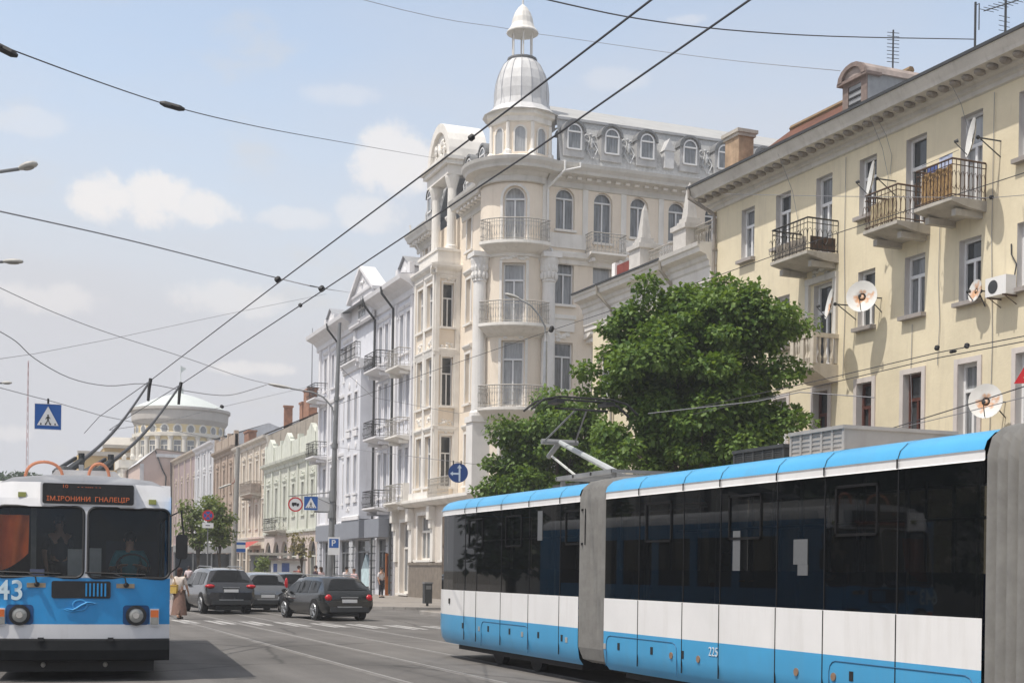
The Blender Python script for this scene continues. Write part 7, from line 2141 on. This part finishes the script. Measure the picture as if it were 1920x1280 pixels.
wire('faint pale wire sagging from left edge to the lamp arm of the tall pole', smoothpts([(-10, 535, 40), (93, 582, 43), (197, 622, 46), (346, 670, 52), (460, 709, 60), (545, 727, 66)], 5), .012, WP, sub=1)
wire('slack black cable hanging in a deep curve at the left edge', smoothpts([(-10, 616, 30), (30, 640, 31), (65, 672, 32), (130, 708, 33), (200, 723, 34), (270, 719, 36), (345, 732, 38), (400, 740, 40), (440, 739, 42), (500, 721, 46)], 4), .011, WP, sub=1)
wire('faint pale wire rising from left edge towards the lilac roof', [(-10, 674, 60), (65, 663, 64), (210, 635, 72), (420, 590, 86), (612, 551, 100)], .012, WP, sub=2)
wire('thin wire that carries the hanging crossing sign', [(-10, 724, 34), (65, 744, 36), (90, 750, 36.6), (190, 779, 42), (420, 826, 60)], .010, WP, sub=3)
wire('thin wire that carries the round blue sign above the tram', [(632, 838, 66), (859, 866, 48), (1010, 884, 60)], .010, WP, sub=3)
wire('thin span wire crossing the middle windows of the yellow block', [(1930, 365, 30), (1858, 371, 31), (1560, 368, 34), (1360, 364, 38)], .008, WP, beads=[(1859, 370, 31, .05, .05, 0)], sub=3)
wire('pale wire before the big tree crown', [(1215, 775, 30), (1420, 752, 28), (1500, 735, 27), (1640, 745, 26)], .010, WP, sub=3)
wire('short sagging wire along the street front of the hotel and lilac house', [(640, 690, 66), (700, 745, 68), (860, 775, 70), (1000, 740, 60)], .010, WP, sub=3)
# birds-eye small insulators over the rotunda (line fittings on far wires)
wire('far thin wire with a dark fitting over the pale dome', [(205, 806, 55), (310, 790, 70), (415, 763, 80), (600, 720, 110)], .012, WP, beads=[(416, 762, 80, .10, .12, -2)], sub=2)

# ---- crosswalk
mb = MB()
cmat = mat('worn_road_paint', (.42, .41, .40), .8, .5, 2.5, streak=0)
for k in range(-13, 10):
    x = 6.85 + .97 * k; y = 44.72 - .76 * .97 * k
    for q in (0, .30):
        mb.quad((x + q, y + .1, .004), (x + q + .2, y + .1, .004), (x + q + .28, y - 2.9, .004), (x + q + .08, y - 2.9, .004))
structure(mb, 'crosswalk_marking', cmat)

# ---- small things on the pavement
f = foot_of(802, 62)
t = thing('litter_bin', 'dark grey upright litter bin on the pavement by the tram nose', 'litter bin', f)
mb = MB(); mb.box(-.17, .17, -.17, .17, .12, 1.0); mb.tube([(0, 0, 0), (0, 0, .14)], .06, 8); b = mb.build('bin_body', M['darkgrey'], t, world=False)
mb = MB(); mb.box(-.2, .2, -.2, .2, 1.0, 1.07); mb.box(-.12, .12, -.18, -.165, .75, .92, 0); mb.build('lid', M['polegrey'], b, world=False)
# open door of the lilac house
mb = MB(FlatY(83.3))
xa = on_y(722, 1100, 83.3).x; xb = on_y(738, 1100, 83.3).x
zz0, zz1 = .11, on_y(730, 1037, 83.3).z
mb.box(xa, xb, -.03, .03, zz0, zz1, 0); mb.box(xa + .08, xb - .08, .03, .045, zz0 + 1.2, zz1 - .12, 1)
door = mb.build('door', [mat('orange_varnish', (.42, .13, .03), .4, .2, 6), mat('dark_door_panel', (.12, .035, .02), .4, .2, 6)], lb)
mb = MB(FlatY(83.3)); mb.box(xb - .1, xb - .06, .045, .1, zz0 + 1.0, zz0 + 1.15); mb.build('handle', M['steel'], door)
# red awning on the cream house
aw = MB(cf_); aw.add([(127, .2, 4.2), (133, .2, 4.2), (133, 1.6, 3.4), (127, 1.6, 3.4), (127, 1.6, 3.1), (133, 1.6, 3.1)], [(0, 1, 2, 3), (3, 2, 5, 4)])
aw.build('awning', mat('red_awning', (.42, .07, .06), .8, .2, 2), ct_)
# banner stall, shelter
c = at_d(541, 1078, 92)
t = thing('banner_stand', 'white and blue printed banner stand behind the parked hatchbacks', 'banner', (c.x, c.y, .11), face(541))
mb = MB(); mb.box(-1.15, 1.05, -.03, .03, .9, 2.1); b = mb.build('banner', M['signwhite'], t, world=False)
mb = MB(); mb.box(-.45, .05, -.036, -.031, 1.2, 1.95, 0); mb.box(-1.0, -.75, -.036, -.031, 1.3, 1.9, 0); mb.box(.3, .9, -.036, -.031, 1.0, 1.45, 1); mb.each('printed_panel', [mat('print_blue', (.10, .16, .40), .5, .3, 8), mat('print_pink', (.55, .22, .20), .5, .4, 8)], b, world=False)
mb = MB(); mb.box(-1.3, 1.2, -.5, .6, 2.12, 2.25); mb.tube([(-1.1, 0, 0), (-1.1, 0, 2.1)], .03, 5); mb.tube([(1.0, 0, 0), (1.0, 0, 2.1)], .03, 5); mb.build('stand_frame', mat('brown_roofing', (.20, .16, .14), .7, .2, 3), t, world=False)
c = at_d(375, 1066, 100)
t = thing('bus_shelter', 'grey bus shelter with a pale flat roof behind the young trees', 'bus shelter', (c.x, c.y, 0), face(375))
mb = MB(); mb.box(-1.9, 2.2, -.8, .8, 2.75, 3.25); mb.build('shelter_roof', mat('shelter_grey', (.45, .45, .44), .6, .15, 2), t, world=False)
mb = MB(); mb.box(-1.8, 2.1, .7, .75, .3, 2.7); mb.build('back_panes', M['gdark'], t, world=False)
mb = MB()
for x in (-1.8, -.5, .8, 2.1):
    for y in (-.7, .7): mb.box(x - .05, x + .05, y - .05, y + .05, 0, 2.75)
mb.each('post', M['polegrey'], t, world=False)
mb = MB(); mb.box(-1.6, 1.9, .2, .6, .45, .5); mb.build('bench', mat('bench_wood', (.36, .18, .07), .7, .2, 5), t, world=False)
c = at_d(492, 1066, 98)
t = thing('kiosk', 'small grey street kiosk with flat roof left of the banner stand', 'kiosk', (c.x, c.y, .11), face(492))
mb = MB(); mb.box(-.8, 1.0, -.6, .8, 0, 2.5); mb.build('walls', mat('kiosk_grey', (.22, .22, .23), .6, .15, 2), t, world=False)
mb = MB(); mb.box(-1.0, 1.9, -1.0, 1.0, 2.5, 2.68); mb.build('flat_roof', M['concrete'], t, world=False)
mb = MB(); mb.box(-.6, .2, -.63, -.6, 1.1, 2.1); mb.build('window', M['gdark'], t, world=False)
c = at_d(452, 1022, 88)
t = thing('stop_sign_board', 'blue and white stop board on a post right of the concrete pole', 'road sign', (c.x, c.y, c.z), face(452))
mb = MB(); mb.box(-.28, .28, -.02, .02, -.45, .3); b = mb.build('board', M['signwhite'], t, world=False); mb = MB(); mb.box(-.28, .28, -.025, -.021, -.42, -.2); mb.box(-.28, .28, -.025, -.021, .05, .2); mb.each('blue_band', M['signblue'], b, world=False)
mb = MB(); mb.tube([(0, .04, .3), (0, .04, -c.z + .1)], .03, 6); mb.build('post', M['polegrey'], t, world=False)
# ------------------------------------------------------------ trees
def leaf_cloud(centers, n_each, size, seed, droop=.35, flat=.7):
    """many small folded leaves round clump centres (x, y, z, r)"""
    g = np.random.default_rng(seed)
    VV, FF = [], []
    base = 0
    for (cx_, cy_, cz_, r_), n in zip(centers, n_each):
        d = g.normal(size=(n, 3)); d /= np.linalg.norm(d, axis=1)[:, None]
        rad = r_ * (0.25 + .95 * g.random(n) ** .6)
        p = d * rad[:, None]; p[:, 2] *= flat * g.uniform(.7, 1.2); p[:, 0] *= g.uniform(.75, 1.45); p[:, 1] *= g.uniform(.75, 1.45)
        p += np.array([cx_, cy_, cz_])
        out = d * .55 + g.normal(size=(n, 3)) * .45; out[:, 2] -= droop
        out /= np.linalg.norm(out, axis=1)[:, None]                   # leaf axis: outward and drooping
        nrm = np.array([0, 0, 1.0]) * .9 + d * .5 + g.normal(size=(n, 3)) * .38
        sd_ = np.cross(out, nrm); sd_ /= np.linalg.norm(sd_, axis=1)[:, None] + 1e-9
        up_ = np.cross(sd_, out)
        s = size * (.65 + .7 * g.random(n))[:, None]
        a = p - sd_ * s * .0; tip = p + out * s * 1.15
        l = p + out * s * .5 - sd_ * s * .48 + up_ * s * .12; r2_ = p + out * s * .5 + sd_ * s * .48 + up_ * s * .12
        v = np.stack([a, l, tip, r2_], 1).reshape(-1, 3)
        VV.append(v)
    return np.concatenate(VV)


def leaf_object(name, V, m, parent):
    n = len(V) // 4
    me = bpy.data.meshes.new(name)
    me.vertices.add(4 * n); me.vertices.foreach_set('co', V.astype(np.float32).ravel())
    idx = np.arange(4 * n).reshape(n, 4)
    tri = np.concatenate([idx[:, [0, 1, 2]], idx[:, [0, 2, 3]]], 1).reshape(-1)
    me.loops.add(6 * n); me.loops.foreach_set('vertex_index', tri.astype(np.int32))
    me.polygons.add(2 * n); me.polygons.foreach_set('loop_start', np.arange(0, 6 * n, 3, dtype=np.int32))
    try: me.polygons.foreach_set('loop_total', np.full(2 * n, 3, dtype=np.int32))
    except Exception: pass
    me.materials.append(m); me.update(calc_edges=True); me.validate()
    o = bpy.data.objects.new(name, me); COL.objects.link(o); o.parent = parent
    return o


def crown_clumps(blobs, n, r0, seed):
    """clump centres scattered over and inside a union of ellipsoids (x, y, z, rx, ry, rz)"""
    g = random.Random(seed); out = []
    vol = [b[3] * b[4] * b[5] for b in blobs]; tot = sum(vol)
    for b, v in zip(blobs, vol):
        k = max(3, int(n * v / tot))
        for i in range(k):
            u = g.uniform(-1, 1); a = g.uniform(0, 2 * PI); q = math.sqrt(1 - u * u); rr_ = g.random() ** .35
            s = .80 + .28 * g.random()
            out.append((b[0] + b[3] * q * math.cos(a) * rr_ * s, b[1] + b[4] * q * math.sin(a) * rr_ * s, b[2] + b[5] * u * rr_ * s, r0 * g.uniform(.6, 1.25)))
    return out


def tree(name, label, foot, trunk_h, blobs, n_cl, r_cl, per, leaf, lm, seed, tr=.22, group=None, limbs=7):
    t = thing(name, label, 'tree', foot, 0, group)
    g = random.Random(seed)
    mb = MB()
    mb.tube([(0, 0, -.05), (.03, .02, trunk_h * .5), (-.04, .05, trunk_h), (.0, .0, trunk_h * 1.25)], [tr * 1.35, tr, tr * .8, tr * .55], 10)
    cl = crown_clumps(blobs, n_cl, r_cl, seed)
    for k in range(limbs):
        c = cl[g.randrange(len(cl))]; s0 = Vector((0, 0, trunk_h * g.uniform(.7, 1.15))); e = Vector(c[:3]); m_ = s0.lerp(e, .5) + Vector((0, 0, .25 * g.random()))
        mb.tube([s0, m_, e], [tr * .5, tr * .28, tr * .08], 6)
    mb.build('trunk', M['bark'], t, world=False, smooth=True)
    V = leaf_cloud(cl, [int(per * g.uniform(.7, 1.3) * (c[3] / r_cl) ** 2) + 5 for c in cl], leaf, seed)
    leaf_object('crown', V, lm, t)
    return t


LIN = leaf_mat('linden_leaf', (.058, .122, .024), (.19, .285, .065), .36)
YOU = leaf_mat('young_leaf', (.10, .15, .04), (.20, .24, .08), .35)
BRN = leaf_mat('sparse_leaf', (.16, .15, .07), (.26, .22, .10), .3)
DRK = leaf_mat('dark_leaf', (.02, .05, .012), (.05, .09, .02), .25)


def tree_at(name, label, px, d, spec, **kw):
    """crown ellipsoids given in picture units (px, py, half width, half height, depth offset, half depth)"""
    f = foot_of(px, d); k = FOC / d
    bl = []
    for (bx, by, hw, hh, do, hd) in spec:
        c = at_d(bx, by, d + do) - f
        bl.append((c.x, c.y, c.z, hw / k, hd if hd else hw / k, hh / k))
    return tree(name, label, f, blobs=bl, **kw)


tree_at('linden_tree', 'large dense dark green linden rising behind the tram before the yellow block', 1310, 43,
        [(1300, 700, 135, 165, 0, 2.6), (1300, 570, 72, 58, 0, 1.2), (1205, 630, 78, 68, 0, 1.5), (1425, 600, 70, 48, 0, 1.3), (1160, 720, 66, 52, 0, 1.4), (1425, 715, 62, 74, 0, 1.5), (1430, 785, 48, 58, 0, 1.3), (1370, 780, 72, 70, -.8, 1.6), (1190, 830, 80, 62, 0, 1.6), (1330, 850, 130, 60, 0, 2.2), (1405, 845, 60, 50, 0, 1.3), (1365, 545, 42, 36, 0, .9), (1250, 560, 46, 38, 0, .9), (1470, 600, 32, 26, 0, .6)],
        trunk_h=3.2, n_cl=270, r_cl=.50, per=300, leaf=.135, lm=LIN, seed=3, tr=.22, limbs=16)
tree_at('linden_tree', 'smaller linden of looser growth at the left of the big one', 1035, 54,
        [(1040, 850, 90, 80, 0, 2.0), (985, 835, 58, 52, 0, 1.2), (940, 905, 50, 45, 0, 1.1), (1080, 785, 54, 42, 0, 1.2), (1045, 762, 26, 22, 0, .5), (1110, 850, 60, 62, 0, 1.4), (1000, 910, 75, 50, 0, 1.5)],
        trunk_h=2.8, n_cl=120, r_cl=.46, per=240, leaf=.14, lm=LIN, seed=8, tr=.16, limbs=10)
gy = 'young trees along the far pavement'
tree_at('young_tree', 'pale green young tree with a thin trunk nearest the trolleybus', 372, 86, [(368, 985, 30, 42, 0, .9), (355, 965, 20, 26, 0, .6), (392, 955, 18, 26, 0, .6)], trunk_h=2.6, n_cl=26, r_cl=.42, per=70, leaf=.17, lm=YOU, seed=21, tr=.11, group=gy, limbs=9)
tree_at('young_tree', 'brighter green young tree beside the concrete pole', 412, 84, [(408, 985, 24, 42, 0, .9), (398, 945, 18, 24, 0, .6), (420, 1010, 14, 20, 0, .4)], trunk_h=2.4, n_cl=28, r_cl=.42, per=85, leaf=.17, lm=YOU, seed=22, tr=.09, group=gy, limbs=8)
tree_at('young_tree', 'thin almost bare brownish sapling before the green house', 566, 84, [(564, 1025, 24, 30, 0, .8), (560, 1000, 16, 16, 0, .5)], trunk_h=2.0, n_cl=12, r_cl=.40, per=26, leaf=.15, lm=BRN, seed=23, tr=.06, group=gy, limbs=10)
tree_at('shrub', 'small round green shrub by the kiosk', 490, 93, [(490, 1058, 16, 18, 0, .6)], trunk_h=.5, n_cl=10, r_cl=.35, per=60, leaf=.13, lm=YOU, seed=24, tr=.05, limbs=3)
tree_at('distant_tree', 'dark tree tops showing behind the roof of the trolleybus', 34, 230, [(20, 905, 34, 30, 0, 3), (52, 908, 24, 24, 0, 2), (-10, 915, 30, 26, 0, 3)], trunk_h=9, n_cl=44, r_cl=1.5, per=110, leaf=.6, lm=DRK, seed=25, tr=.4, limbs=6)
# trees and a house across the street: the tram's windows mirror them
gl = 'dark trees on the left pavement'
src = None
for k, (x, y, s, rz) in enumerate(((-9, 34, 1.0, 0), (-13, 44, 1.25, 1.0), (-8.5, 56, .9, 2.1), (-14, 26, 1.1, 3.0), (-10, 70, 1.2, 4.0))):
    lab = ['dark spruce opposite the tram, first from the house', 'tallest dark spruce opposite the tram', 'smallest dark spruce opposite the tram', 'dark spruce closest to the viewer on the left pavement', 'dark spruce farthest up the left pavement'][k]
    if src is None:
        src = tree('spruce_tree', lab, (x, y, .11), 3, [(0, 0, 2.2 + 1.3 * j, 2.3 - .28 * j, 2.3 - .28 * j, .9) for j in range(8)], 70, .7, 60, .3, DRK, 31, .2, gl, 6)
    else:
        c = copy_tree(src); c.location = (x, y, .11); c.scale = (s, s, s); c.rotation_euler = (0, 0, rz); c['label'] = lab
ob = thing('opposite_house', 'plain grey house across the street seen only in the tram windows', 'building', (-24, 60, 0))
f = Flat((-20, 0), PI)
mb = MB(); of_ = FX(-20); of_.N = Vector((1, 0, 0)); mb.fr = of_
ops = [(y, y + 1.1, c, e) for y in range(30, 96, 4) for c, e in ((5, 7), (8.6, 10.6))]
wall(mb, 28, 96, -.05, 12, ops, rev=.2); mb.quad((28, 0, 0), (28, -10, 0), (28, -10, 12), (28, 0, 12)); mb.quad((28, .4, 12), (96, .4, 12), (96, -5, 15), (28, -5, 15))
mb.build('wall', M['greytrim'], ob)
mb = MB(of_)
for a, b, c, e in ops: mb.quad((a, -.2, c), (b, -.2, c), (b, -.2, e), (a, -.2, e))
mb.build('window_panes', M['gdark'], ob)
